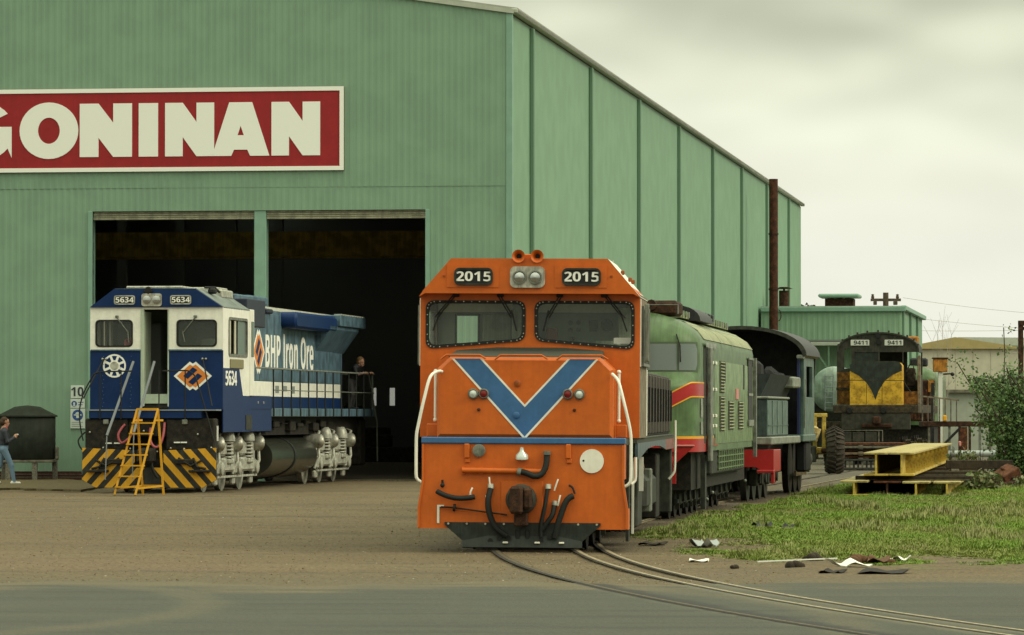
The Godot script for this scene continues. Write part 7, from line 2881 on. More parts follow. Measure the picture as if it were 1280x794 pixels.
	for k in 5:
		var st := thing("steel_plate", ["topmost rusty plate of the stack left of the girders", "second plate down in the stack, with pale edge", "brown plate in the middle of the stack", "fourth plate down in the stack, timber coloured", "lowest plate of the stack near the big tyre"][k], "plate", at + Vector3(0.0, 0.82 - k * 0.105, 0.1), 0.0, "plates stacked in the yard")
		b = MB.new()
		b.span(Vector3(-0.1 - 0.06 * (k % 2), 0, -2.5), Vector3(2.3 + 0.15 * (k % 3), 0.075, 0.12 * (k % 2)), 0.006)
		part("plate", b, [M.rust, M.timber_grey, M.rust_dark, M.plank_brown, M.rust][k], st)
		for j in 4:
			b = MB.new()
			b.span(Vector3(0.1 + j * 0.6, -0.03, -0.3), Vector3(0.25 + j * 0.6, 0.0, 0.1))
			part("packer", b, M.timber_grey if j % 2 else M.timber, st)
	var gr := thing("grating_rack", "low dark rack of bars on the ground beside the big tyre", "rack", at + Vector3(0, 0, 0.3), 0.0)
	b = MB.new()
	b.span(Vector3(-0.1, 0.30, -0.4), Vector3(1.6, 0.36, 0.1), 0.01)
	b.span(Vector3(-0.1, 0.02, -0.4), Vector3(1.6, 0.08, 0.1), 0.01)
	part("frame", b, M.alco_grey, gr)
	for k in 12:
		b = MB.new()
		b.span(Vector3(-0.05 + k * 0.14, 0.08, 0.0), Vector3(0.01 + k * 0.14, 0.3, 0.06))
		part("bar", b, M.black if k % 3 else M.timber_grey, gr)
	# pale tank end behind the yellow locomotive
	var tk := thing("storage_tank", "pale blue-grey cylindrical tank with a ladder, half hidden behind the yellow locomotive", "tank", W(13.33, 0, 182.0), SLOPE)
	b = MB.new()
	b.lathe(Vector3(0, 2.87, 0), Vector3(0, 0, 1), [Vector2(0, -8.0), Vector2(0.95, -7.8), Vector2(0.96, -0.1), Vector2(0.9, 0.04), Vector2(0.6, 0.16), Vector2(0, 0.22)], 40)
	part("barrel", b, M.tanker_pale, tk)
	for x in [-0.02, -0.36]:
		b = MB.new()
		b.cyl(Vector3(x, 2.0, 0.32), Vector3(x, 3.5, 0.26), 0.02, 0.02, 6)
		part("ladder_rail", b, M.pole_grey, tk)
	for k in 7:
		b = MB.new()
		b.cyl(Vector3(-0.36, 2.1 + k * 0.22, 0.31), Vector3(-0.02, 2.1 + k * 0.22, 0.31), 0.016, 0.016, 6)
		part("rung", b, M.pole_grey, tk)
	b = MB.new()
	b.span(Vector3(-1.1, 1.3, -8.0), Vector3(1.1, 1.55, 0.4), 0.02)
	part("deck", b, M.alco_frame, tk)
	b = MB.new()
	b.tube([Vector3(-1.35, 1.5, 0.45), Vector3(-1.3, 2.05, 0.45), Vector3(-0.9, 1.9, 0.45), Vector3(-0.3, 1.6, 0.45)], 0.03, 6)
	part("handrail", b, M.black, tk)
	for x in [-0.8, 0.8]:
		b = MB.new()
		b.span(Vector3(x - 0.12, 0, -0.4), Vector3(x + 0.12, 1.3, -0.1), 0.02)
		b.span(Vector3(x - 0.12, 0, -7.4), Vector3(x + 0.12, 1.3, -7.0), 0.02)
		part("leg", b, M.alco_frame, tk)
	b = MB.new()
	b.box(Vector3(-1.15, 2.5, 0.35), Vector3(0.35, 0.4, 0.3), 0.05)
	part("valve_box", b, M.steam_dark, tk)
	# the stand of dark railings: deck, pales, rails, brace
	var rs := thing("loading_platform", "dark steel loading platform with railings, behind the far end of the girders", "platform", W(13.6, 0, 147.0), 0.0)
	b = MB.new()
	b.span(Vector3(0.1, 1.42, -1.2), Vector3(3.2, 1.60, 0.0), 0.015)
	part("deck", b, M.rust_dark, rs)
	for k in 9:
		b = MB.new()
		b.span(Vector3(0.3 + k * 0.34, 0, -0.12), Vector3(0.38 + k * 0.34, 1.419, -0.05))
		part("stake", b, [M.timber_grey, M.rust_dark, M.grey_post][k % 3], rs)
	for k in 7:
		b = MB.new()
		b.span(Vector3(0.1 + k * 0.19, 1.6, -0.1), Vector3(0.14 + k * 0.19, 2.42 - 0.02 * k, -0.06))
		part("upright", b, M.timber_grey, rs)
	b = MB.new()
	b.bar(Vector3(0.0, 2.45, -0.08), Vector3(1.35, 2.3, -0.08), 0.05, 0.05)
	part("top_rail", b, M.tan_panel, rs)
	b = MB.new()
	b.bar(Vector3(0.55, 0.55, -0.02), Vector3(1.35, 1.35, -0.02), 0.12, 0.08)
	part("brace", b, M.black, rs)
	b = MB.new()
	b.span(Vector3(1.35, 0.0, -0.3), Vector3(1.62, 1.41, -0.02), 0.02)
	part("rusty_post", b, M.rust, rs)
	for q in [[0.85, 1.7, 0.14, 0.2, "yellow_line"], [1.35, 0.85, 0.1, 0.18, "x_pink"], [3.1, 0.9, 0.16, 0.4, "black"]]:
		b = MB.new()
		b.box(Vector3(q[0], q[1], 0.05), Vector3(q[2], q[3], 0.1), 0.03)
		part("fitting", b, M[q[4]], rs)
	for k in 2:
		b = MB.new()
		b.span(Vector3(1.9 + k * 0.1, 1.72 + k * 0.22, -0.8), Vector3(4.0, 1.80 + k * 0.22, -0.7))
		part("far_rail", b, M.timber_grey, rs)
	# orange box on a white post
	var sp := thing("signal_post", "white post carrying an orange box, right of the yellow locomotive", "post", W(14.6, 0, 150.0), 0.0)
	b = MB.new()
	b.span(Vector3(-0.07, 0, -0.07), Vector3(0.07, 3.28, 0.07), 0.01)
	part("post", b, M.board_white, sp)
	b = MB.new()
	b.span(Vector3(-0.24, 3.28, -0.15), Vector3(0.24, 3.72, 0.15), 0.02)
	part("box", b, M.signal_orange, sp)
	b = MB.new()
	b.span(Vector3(-0.27, 3.72, -0.18), Vector3(0.27, 3.77, 0.18), 0.01)
	part("lid", b, M.rust_dark, sp)
	b = MB.new()
	b.tube([Vector3(0.1, 3.2, 0), Vector3(0.4, 3.22, 0)], 0.03, 6)
	b.ball(Vector3(0.42, 3.2, 0), 0.07, Vector3.ONE, 8)
	part("lamp_arm", b, M.black, sp)
	b = MB.new()
	b.span(Vector3(-0.3, 0, -0.2), Vector3(-0.2, 2.9, -0.12))
	part("conduit", b, M.steam_dark, sp)
	# rusty gantry frame at the right edge
	var gt := thing("gantry_frame", "rusty brown steel gantry frame with a diagonal brace at the right edge", "gantry", W(17.35, 0, 150.0), 0.0)
	b = MB.new()
	b.span(Vector3(-0.08, 0, -0.1), Vector3(0.08, 4.85, 0.1), 0.01)
	part("leg", b, M.rust_dark, gt)
	b = MB.new()
	b.span(Vector3(3.92, 0, -0.1), Vector3(4.08, 4.85, 0.1), 0.01)
	part("leg", b, M.rust_dark, gt)
	b = MB.new()
	b.span(Vector3(-0.08, 4.851, -0.12), Vector3(4.08, 5.03, 0.12), 0.01)
	part("top_beam", b, M.rust_dark, gt)
	b = MB.new()
	b.bar(Vector3(0.08, 4.8, 0), Vector3(1.1, 3.6, 0), 0.08, 0.08)
	part("brace", b, M.rust_dark, gt)

# ---------------------------------------------------------------- people
# one skin over a set of tapered bones: distances joined with a smooth minimum, meshed as surface nets
func figure(bones: Array, cell: float, blend: float) -> ArrayMesh:
	var lo := Vector3(1e9, 1e9, 1e9)
	var hi := -lo
	for q in bones:
		for k in 2:
			var p: Vector3 = q[k]
			var r: float = q[2 + k] + cell * 2.0
			lo = lo.min(p - Vector3(r, r, r))
			hi = hi.max(p + Vector3(r, r, r))
	var nx := int((hi.x - lo.x) / cell) + 2
	var ny := int((hi.y - lo.y) / cell) + 2
	var nzz := int((hi.z - lo.z) / cell) + 2
	var f := PackedFloat32Array()
	f.resize(nx * ny * nzz)
	f.fill(1.0)
	var own := PackedInt32Array()
	own.resize(nx * ny * nzz)
	var best := PackedFloat32Array()
	best.resize(nx * ny * nzz)
	best.fill(9.0)
	for bi in bones.size():
		var q: Array = bones[bi]
		var a: Vector3 = q[0]
		var c: Vector3 = q[1]
		var ra: float = q[2]
		var rc: float = q[3]
		var m := maxf(ra, rc) + blend + cell * 2.0
		var l := ((a.min(c) - Vector3(m, m, m) - lo) / cell).floor().max(Vector3.ZERO)
		var h := ((a.max(c) + Vector3(m, m, m) - lo) / cell).ceil().min(Vector3(nx - 1, ny - 1, nzz - 1))
		var ac := c - a
		var il := 1.0 / maxf(ac.length_squared(), 1e-9)
		for z in range(int(l.z), int(h.z) + 1):
			for y in range(int(l.y), int(h.y) + 1):
				var i := (z * ny + y) * nx
				for x in range(int(l.x), int(h.x) + 1):
					var p := lo + Vector3(x, y, z) * cell
					var t := clampf((p - a).dot(ac) * il, 0.0, 1.0)
					var d := (p - a - ac * t).length() - lerpf(ra, rc, t)
					var e := f[i + x]
					var k := maxf(blend - absf(d - e), 0.0) / blend
					f[i + x] = minf(d, e) - k * k * blend * 0.25
					if d < best[i + x]:
						best[i + x] = d
						own[i + x] = bi
	var idx := {}
	var vs := PackedVector3Array()
	var cs := PackedColorArray()
	var tri := PackedInt32Array()
	var off := [0, 1, nx, nx + 1, nx * ny, nx * ny + 1, nx * ny + nx, nx * ny + nx + 1]
	for z in nzz - 1:
		for y in ny - 1:
			for x in nx - 1:
				var i := (z * ny + y) * nx + x
				var neg := 0
				for k in 8:
					if f[i + off[k]] < 0.0: neg += 1
				if neg == 0 or neg == 8: continue
				var s := Vector3()
				var cnt := 0
				for e in [[0, 1], [2, 3], [4, 5], [6, 7], [0, 2], [1, 3], [4, 6], [5, 7], [0, 4], [1, 5], [2, 6], [3, 7]]:
					var fa := f[i + off[e[0]]]
					var fb := f[i + off[e[1]]]
					if (fa < 0.0) != (fb < 0.0):
						var t := fa / (fa - fb)
						var pa := Vector3(e[0] & 1, (e[0] >> 1) & 1, (e[0] >> 2) & 1)
						var pb := Vector3(e[1] & 1, (e[1] >> 1) & 1, (e[1] >> 2) & 1)
						s += pa.lerp(pb, t)
						cnt += 1
				idx[i] = vs.size()
				vs.append(lo + (Vector3(x, y, z) + s / cnt) * cell)
				cs.append(bones[own[i]][4])
	for i in idx:
		for ax in [[1, nx, nx * ny], [nx, nx * ny, 1], [nx * ny, 1, nx]]:
			var fa := f[i]
			var fb := f[i + ax[0]]
			if (fa < 0.0) == (fb < 0.0): continue
			var q := [i, i - ax[1], i - ax[1] - ax[2], i - ax[2]]
			if not (idx.has(q[1]) and idx.has(q[2]) and idx.has(q[3])): continue
			var o := [idx[q[0]], idx[q[1]], idx[q[2]], idx[q[3]]]
			if fa < 0.0: tri.append_array(PackedInt32Array([o[0], o[2], o[1], o[0], o[3], o[2]]))
			else: tri.append_array(PackedInt32Array([o[0], o[1], o[2], o[0], o[2], o[3]]))
	var st := SurfaceTool.new()
	st.begin(Mesh.PRIMITIVE_TRIANGLES)
	for k in vs.size():
		st.set_smooth_group(0)
		st.set_color(cs[k])
		st.add_vertex(vs[k])
	for k in tri: st.add_index(k)
	st.generate_normals()
	return st.commit()

func hand_bones(bones: Array, wrist: Vector3, dir: Vector3, side: Vector3, curl: Vector3, skin_c: Color) -> void:
	var palm := wrist + dir * 0.085
	bones.append([wrist, palm, 0.026, 0.032, skin_c])
	for k in 4:
		var o := side * (k - 1.5) * 0.021
		var l: float = [0.062, 0.075, 0.07, 0.055][k]
		var kn := palm + o + dir * l * 0.6 + curl * 0.012
		bones.append([palm + o * 0.8, kn, 0.011, 0.010, skin_c])
		bones.append([kn, kn + dir * l * 0.25 + curl * l * 0.6, 0.010, 0.008, skin_c])
	var th := wrist + dir * 0.035 - side * 0.03
	bones.append([th, th - side * 0.025 + dir * 0.04, 0.013, 0.011, skin_c])
	bones.append([th - side * 0.025 + dir * 0.04, th - side * 0.015 + dir * 0.075 + curl * 0.02, 0.011, 0.009, skin_c])

func head_bones(bones: Array, c: Vector3, fwd: Vector3, skin_c: Color) -> void:
	var rt := fwd.cross(Vector3.UP).normalized()
	bones.append([c + Vector3(0, 0.03, 0) - fwd * 0.015, c + Vector3(0, 0.03, 0) + fwd * 0.02, 0.088, 0.078, skin_c])
	bones.append([c + Vector3(0, -0.05, 0) + fwd * 0.03, c + Vector3(0, -0.085, 0) + fwd * 0.05, 0.058, 0.036, skin_c])
	bones.append([c + fwd * 0.09 + Vector3(0, 0.012, 0), c + fwd * 0.112 + Vector3(0, -0.022, 0), 0.010, 0.014, skin_c])
	bones.append([c + fwd * 0.085 - Vector3(0, 0.055, 0) - rt * 0.018, c + fwd * 0.085 - Vector3(0, 0.055, 0) + rt * 0.018, 0.010, 0.010, Color(0.3, 0.1, 0.08)])
	for sg in [-1, 1]:
		bones.append([c + rt * sg * 0.082 + Vector3(0, 0.02, 0), c + rt * sg * 0.084 - Vector3(0, 0.02, 0), 0.016, 0.012, skin_c])
		bones.append([c + rt * sg * 0.033 + fwd * 0.083 + Vector3(0, 0.022, 0), c + rt * sg * 0.034 + fwd * 0.083 + Vector3(0, 0.022, 0), 0.011, 0.011, Color(0.05, 0.035, 0.03)])

func yard_left() -> void:
	var b: MB
	# black plastic tank with a cone lid, on a stand by the wall
	var tk := thing("water_tank", "round black plastic tank with a conical lid on a low stand by the shed wall", "tank", W(-13.33, 0, 121.0), 0.0)
	b = MB.new()
	b.lathe(Vector3(0, 0.58, 0), Vector3.UP, [Vector2(0, 0), Vector2(0.74, 0), Vector2(0.775, 0.03), Vector2(0.775, 1.17), Vector2(0.76, 1.18)], 40)
	part("body", b, M.tank_plastic, tk)
	b = MB.new()
	b.lathe(Vector3(0, 0, 0), Vector3.UP, [Vector2(0.76, 1.75), Vector2(0.83, 1.755), Vector2(0.83, 1.79), Vector2(0.78, 1.81), Vector2(0.35, 2.03), Vector2(0.12, 2.06), Vector2(0, 2.07)], 40, 0.9)
	part("lid", b, M.tank_plastic, tk)
	b = MB.new()
	b.box(Vector3(-0.02, 1.97, 0.38), Vector3(0.14, 0.02, 0.14), 0.0, Basis(Vector3.RIGHT, 0.45))
	part("lid_hatch", b, M.rubber, tk)
	b = MB.new()
	b.span(Vector3(-0.76, 0.50, -0.76), Vector3(0.76, 0.575, 0.76), 0.01)
	part("stand_top", b, M.timber_grey, tk)
	for q in [[-0.45, 0.66], [0.28, 0.66], [-0.7, -0.6], [0.7, -0.6]]:
		b = MB.new()
		b.span(Vector3(q[0] - 0.07, 0, q[1] - 0.07), Vector3(q[0] + 0.07, 0.499, q[1] + 0.07), 0.01)
		part("leg", b, M.concrete, tk)
	b = MB.new()
	b.box(Vector3(0.84, 0.75, 0.2), Vector3(0.1, 0.36, 0.1), 0.02)
	b.ball(Vector3(0.84, 0.62, 0.28), 0.05, Vector3.ONE, 10)
	part("outlet_valve", b, M.timber_grey, tk)
	var bp := thing("brick_plinth", "low dark red brick plinth along the wall beneath the tank", "plinth", W(-13.6, 0, 122.3), 0.0)
	for r in 3:
		for k in 11:
			b = MB.new()
			var x := -0.9 + k * 0.232 + 0.11 * (r % 2)
			b.span(Vector3(x, 0.002 + r * 0.082, -0.05 + 0.004 * ((k * 7) % 3)), Vector3(x + 0.222, 0.076 + r * 0.082, 0.06 + 0.004 * ((k * 5) % 3)), 0.005)
			part("brick", b, M.brick_red, bp)
	# wall signs
	var T := Transform3D(Basis(Vector3.UP, -atan(SLOPE)), W(-0.04, 0, 121.0))
	var mk := func(called: String, label: String, x0: float, x1: float, y0: float, y1: float) -> Node3D:
		var s := thing(called, label, "sign")
		s.transform = T
		var p := MB.new()
		p.span(Vector3(x0, y0, 0.03), Vector3(x1, y1, 0.045), 0.004)
		part("plate", p, M.sign_plate, s)
		return s
	var s1: Node3D = mk.call("bay_number_sign", "pale wall sign with the number 10, topmost left of the blue locomotive", -12.37, -11.99, 2.27, 2.63)
	lettering("number", "10", 0.25, M.sign_text, s1, Vector3(-12.18, 2.45, 0.05), Vector3.ZERO, 1.0, 0.005)
	var s2: Node3D = mk.call("safety_sign", "small pale safety sign with a little blue disc, under the number 10", -12.38, -11.97, 2.0, 2.25)
	b = MB.new()
	b.prism(disc(-12.27, 2.12, 0.08, 20), 0.045, 0.049)
	b.prism(pv([-12.16, 2.15, -12.0, 2.15, -12.0, 2.17, -12.16, 2.17]), 0.045, 0.049)
	b.prism(pv([-12.16, 2.08, -12.03, 2.08, -12.03, 2.10, -12.16, 2.10]), 0.045, 0.049)
	part("blue_disc", b, M.sign_blue, s2)
	b = MB.new()
	b.prism(disc(-12.27, 2.13, 0.03, 12), 0.049, 0.052)
	b.prism(pv([-12.31, 2.06, -12.23, 2.06, -12.25, 2.10, -12.29, 2.10]), 0.049, 0.052)
	part("symbol", b, M.sign_plate, s2)
	var s3: Node3D = mk.call("safety_sign", "taller pale safety sign with a big blue head-protection disc, lowest of the three", -12.38, -11.96, 1.43, 1.98)
	b = MB.new()
	b.prism(disc(-12.17, 1.80, 0.155, 28), 0.045, 0.049)
	part("blue_disc", b, M.sign_blue, s3)
	b = MB.new()
	b.prism(pv([-12.28, 1.79, -12.06, 1.79, -12.06, 1.82, -12.28, 1.82]), 0.049, 0.052)
	b.prism(pv([-12.24, 1.83, -12.10, 1.83, -12.12, 1.87, -12.17, 1.89, -12.22, 1.87]), 0.049, 0.052)
	b.prism(pv([-12.21, 1.72, -12.13, 1.72, -12.13, 1.785, -12.21, 1.785]), 0.049, 0.052)
	part("symbol", b, M.sign_plate, s3)
	for k in 3:
		b = MB.new()
		b.span(Vector3(-12.34, 1.48 + k * 0.055, 0.045), Vector3(-12.02 - 0.05 * (k % 2), 1.50 + k * 0.055, 0.049))
		part("text_line", b, M.sheet_grey, s3)
	# yellow step ladder in front of the blue locomotive
	var l := thing("step_ladder", "yellow steel step ladder standing in front of the blue locomotive", "ladder", W(-8.7, 0, 98.9), 0.0)
	var e := Vector3(0.41, 0, -0.36)
	var rg := Vector3(0.245, 0, 0.13)
	var up := Vector3(0, 1.68, 0)
	for sg in [-1, 1]:
		b = MB.new()
		var low: Vector3 = rg * sg
		b.bar(low, low + e + up, 0.045, 0.07, Vector3(0, 0, 1))
		part("stile", b, M.safety_yellow, l)
		b = MB.new()
		b.bar(rg * sg + e * 1.15 + Vector3(0, 1.93, 0), rg * sg + e * 1.45, 0.05, 0.05, Vector3(0, 0, 1))
		part("back_leg", b, M.safety_yellow, l)
		b = MB.new()
		b.bar(rg * sg + e + up, rg * sg + e * 1.15 + Vector3(0, 1.93, 0), 0.045, 0.05, Vector3(0, 0, 1))
		b.bar(rg * sg + e * 0.98 + up, rg * sg + e * 1.4 + up, 0.045, 0.045)
		part("guard", b, M.safety_yellow, l)
		b = MB.new()
		b.bar(rg * sg + e * 0.1 + Vector3(0, 0.15, 0), rg * sg + e * 1.43 + Vector3(0, 0.2, 0), 0.04, 0.04)
		part("spreader", b, M.safety_yellow, l)
	for k in 7:
		var t := (k + 0.75) / 7.0
		b = MB.new()
		b.bar(-rg + e * t + up * t, rg + e * t + up * t, 0.16, 0.03)
		part("tread", b, M.safety_yellow, l)
	b = MB.new()
	b.bar(-rg + e * 1.15 + Vector3(0, 1.93, 0), rg + e * 1.15 + Vector3(0, 1.93, 0), 0.045, 0.05)
	part("top_bar", b, M.safety_yellow, l)
	b = MB.new()
	b.bar(-rg + e * 1.43 + Vector3(0, 0.2, 0), rg + e * 1.43 + Vector3(0, 0.2, 0), 0.04, 0.05)
	part("back_brace", b, M.safety_yellow, l)
	# man walking in from the left edge, hands at chest
	var sk := Color(0.40, 0.21, 0.14)
	var jn := Color(0.13, 0.21, 0.30)
	var jk := Color(0.018, 0.022, 0.035)
	var rd := Color(0.28, 0.035, 0.045)
	var sh := Color(0.62, 0.60, 0.55)
	var p := thing("person", "person in navy jacket and pale jeans walking by the left edge, hands raised to chest", "person", W(-13.16, 0, 113.8), 0.0)
	p.rotation.y = 0.35
	var q := []
	var F := Vector3(1, 0, 0)
	q.append([Vector3(0.0, 0.95, 0), Vector3(0.0, 1.05, 0), 0.135, 0.13, jn])
	q.append([Vector3(0.0, 1.05, 0.0), Vector3(0.02, 1.22, 0.0), 0.14, 0.15, jk])
	q.append([Vector3(0.02, 1.22, -0.05), Vector3(0.01, 1.38, -0.09), 0.13, 0.10, jk])
	q.append([Vector3(0.02, 1.22, 0.05), Vector3(0.01, 1.38, 0.09), 0.13, 0.10, jk])
	q.append([Vector3(0.06, 1.36, 0.0), Vector3(0.05, 1.44, 0.0), 0.075, 0.07, rd])
	q.append([Vector3(0.0, 1.42, 0), Vector3(0.03, 1.53, 0), 0.06, 0.055, sk])
	head_bones(q, Vector3(0.05, 1.62, 0), Vector3(0.98, -0.18, 0).normalized(), sk)
	for sg in [-1, 1]:
		var fw: float = 0.26 if sg > 0 else -0.22
		var hip := Vector3(0, 0.92, 0.09 * sg)
		var knee := Vector3(fw * 0.55 + 0.05, 0.50, 0.10 * sg)
		var ank := Vector3(fw, 0.10 if sg > 0 else 0.16, 0.10 * sg)
		q.append([hip, knee, 0.095, 0.068, jn])
		q.append([knee, ank, 0.066, 0.05, jn])
		q.append([ank + Vector3(-0.05, -0.055, 0), ank + Vector3(0.15, -0.06 if sg > 0 else -0.10, 0), 0.045, 0.038, sh])
		var shd := Vector3(0.0, 1.37, 0.19 * sg)
		var elb := Vector3(0.06, 1.11, 0.25 * sg)
		var wr := Vector3(0.27, 1.21, 0.07 * sg)
		q.append([shd, elb, 0.062, 0.05, jk])
		q.append([elb, wr, 0.05, 0.036, jk])
		hand_bones(q, wr, Vector3(0.7, 0.35, -0.55 * sg).normalized(), Vector3(0.2, -0.9, 0.1 * sg).normalized(), Vector3(-0.2, 0.1, -0.7 * sg).normalized(), sk)
	var body := MeshInstance3D.new()
	body.name = "body"
	body.mesh = figure(q, 0.0125, 0.03)
	body.material_override = M.body
	p.add_child(body)
	b = MB.new()
	b.ball(Vector3(0.025, 1.668, 0), 0.101, Vector3(1.02, 0.9, 0.95), 16)
	b.ball(Vector3(-0.02, 1.62, 0), 0.092, Vector3(0.8, 1.1, 0.98), 16)
	part("hair", b, M.hair, p)
	var cam := thing("hand_camera", "small camera with a white top held by the person at the left edge", "camera", p.position, 0.0)
	cam.rotation.y = 0.35
	b = MB.new()
	b.box(Vector3(0.37, 1.255, 0.0), Vector3(0.05, 0.07, 0.12), 0.012)
	part("case", b, M.black, cam)
	b = MB.new()
	b.box(Vector3(0.37, 1.302, 0.0), Vector3(0.05, 0.022, 0.11), 0.006)
	part("top_plate", b, M.paper_white, cam)
	b = MB.new()
	b.cyl(Vector3(0.395, 1.255, 0), Vector3(0.43, 1.255, 0), 0.025, 0.025, 12)
	part("camera_lens", b, M.black_gloss, cam)
	# man leaning on the rear rail of the blue locomotive
	var bl := Transform3D(Basis(Vector3.UP, -atan(SLOPE)), W(-8.42, 0, 102.0))
	var p2 := thing("person", "fair-haired person in black leaning on the rear handrail of the blue locomotive", "person")
	p2.transform = bl * Transform3D(Basis(Vector3.UP, -0.2), Vector3(1.12, 1.95, -20.7))
	q = []
	var bk := Color(0.014, 0.014, 0.016)
	var tr := Color(0.05, 0.045, 0.05)
	var pk := Color(0.45, 0.22, 0.2)
	q.append([Vector3(0, 0.78, -0.1), Vector3(0, 0.86, -0.1), 0.135, 0.13, tr])
	q.append([Vector3(0, 0.86, -0.1), Vector3(0.1, 1.06, -0.05), 0.135, 0.145, bk])
	q.append([Vector3(0.1, 1.06, 0.0), Vector3(0.2, 1.18, 0.06), 0.13, 0.1, bk])
	q.append([Vector3(0.1, 1.06, -0.1), Vector3(0.2, 1.18, -0.16), 0.13, 0.1, bk])
	q.append([Vector3(0.2, 1.2, -0.05), Vector3(0.25, 1.27, -0.05), 0.06, 0.055, sk])
	head_bones(q, Vector3(0.30, 1.33, -0.05), Vector3(0.85, -0.3, 0.3).normalized(), sk)
	for sg in [-1, 1]:
		q.append([Vector3(0, 0.78, -0.1 + 0.09 * sg), Vector3(0.06, 0.42, -0.1 + 0.1 * sg), 0.095, 0.068, tr])
		q.append([Vector3(0.06, 0.42, -0.1 + 0.1 * sg), Vector3(-0.02, 0.09, -0.1 + 0.1 * sg), 0.066, 0.05, tr])
		q.append([Vector3(-0.05, 0.045, -0.1 + 0.1 * sg), Vector3(0.14, 0.04, -0.1 + 0.11 * sg), 0.045, 0.036, bk])
		var wr := Vector3(0.36, 1.02, -0.05 - (0.45 if sg < 0 else 0.05))
		q.append([Vector3(0.18, 1.17, -0.05 + 0.19 * sg), Vector3(0.26, 0.98, -0.05 + 0.22 * sg - (0.1 if sg < 0 else 0.0)), 0.058, 0.046, bk])
		q.append([Vector3(0.26, 0.98, -0.05 + 0.22 * sg - (0.1 if sg < 0 else 0.0)), wr, 0.044, 0.032, bk if sg < 0 else pk])
		hand_bones(q, wr, Vector3(0.5, 0.1, -0.8).normalized(), Vector3(0.8, 0, 0.5).normalized(), Vector3(0, -1, 0), sk)
	var body2 := MeshInstance3D.new()
	body2.name = "body"
	body2.mesh = figure(q, 0.0135, 0.03)
	body2.material_override = M.body
	p2.add_child(body2)
	b = MB.new()
	b.ball(Vector3(0.275, 1.385, -0.06), 0.105, Vector3(1.0, 0.95, 0.98), 16)
	b.ball(Vector3(0.235, 1.33, -0.07), 0.095, Vector3(0.85, 1.15, 1.0), 16)
	part("hair", b, M.hair_fair, p2)

# ---------------------------------------------------------------- grass, bush, trees, litter
func leaf_cloud(b: MB, r: RandomNumberGenerator, c: Vector3, rad: Vector3, count: int, size: float, shades: Array, hollow := 0.3) -> void:
	b.use_col = true
	for k in count:
		var d := Vector3(r.randfn(), r.randfn(), r.randfn()).normalized()
		var t := pow(r.randf(), 0.5) * (1.0 - hollow) + hollow
		var p := c + d * rad * t
		var ax := Vector3(r.randfn(), r.randfn() * 0.7 - 0.5, r.randfn()).normalized()
		var sd := ax.cross(Vector3(r.randfn(), r.randfn(), r.randfn())).normalized()
		var l := size * r.randf_range(0.6, 1.3)
		var w := l * r.randf_range(0.26, 0.4)
		var sh: Color = shades[r.randi() % shades.size()]
		b.c = sh * r.randf_range(0.75, 1.25)
		b.c.a = 1.0
		var nn := sd.cross(ax).normalized()
		b.tri(p, p + ax * l * 0.5 + sd * w, p + ax * l, nn, nn, nn)
		b.tri(p, p + ax * l, p + ax * l * 0.5 - sd * w, nn, nn, nn)

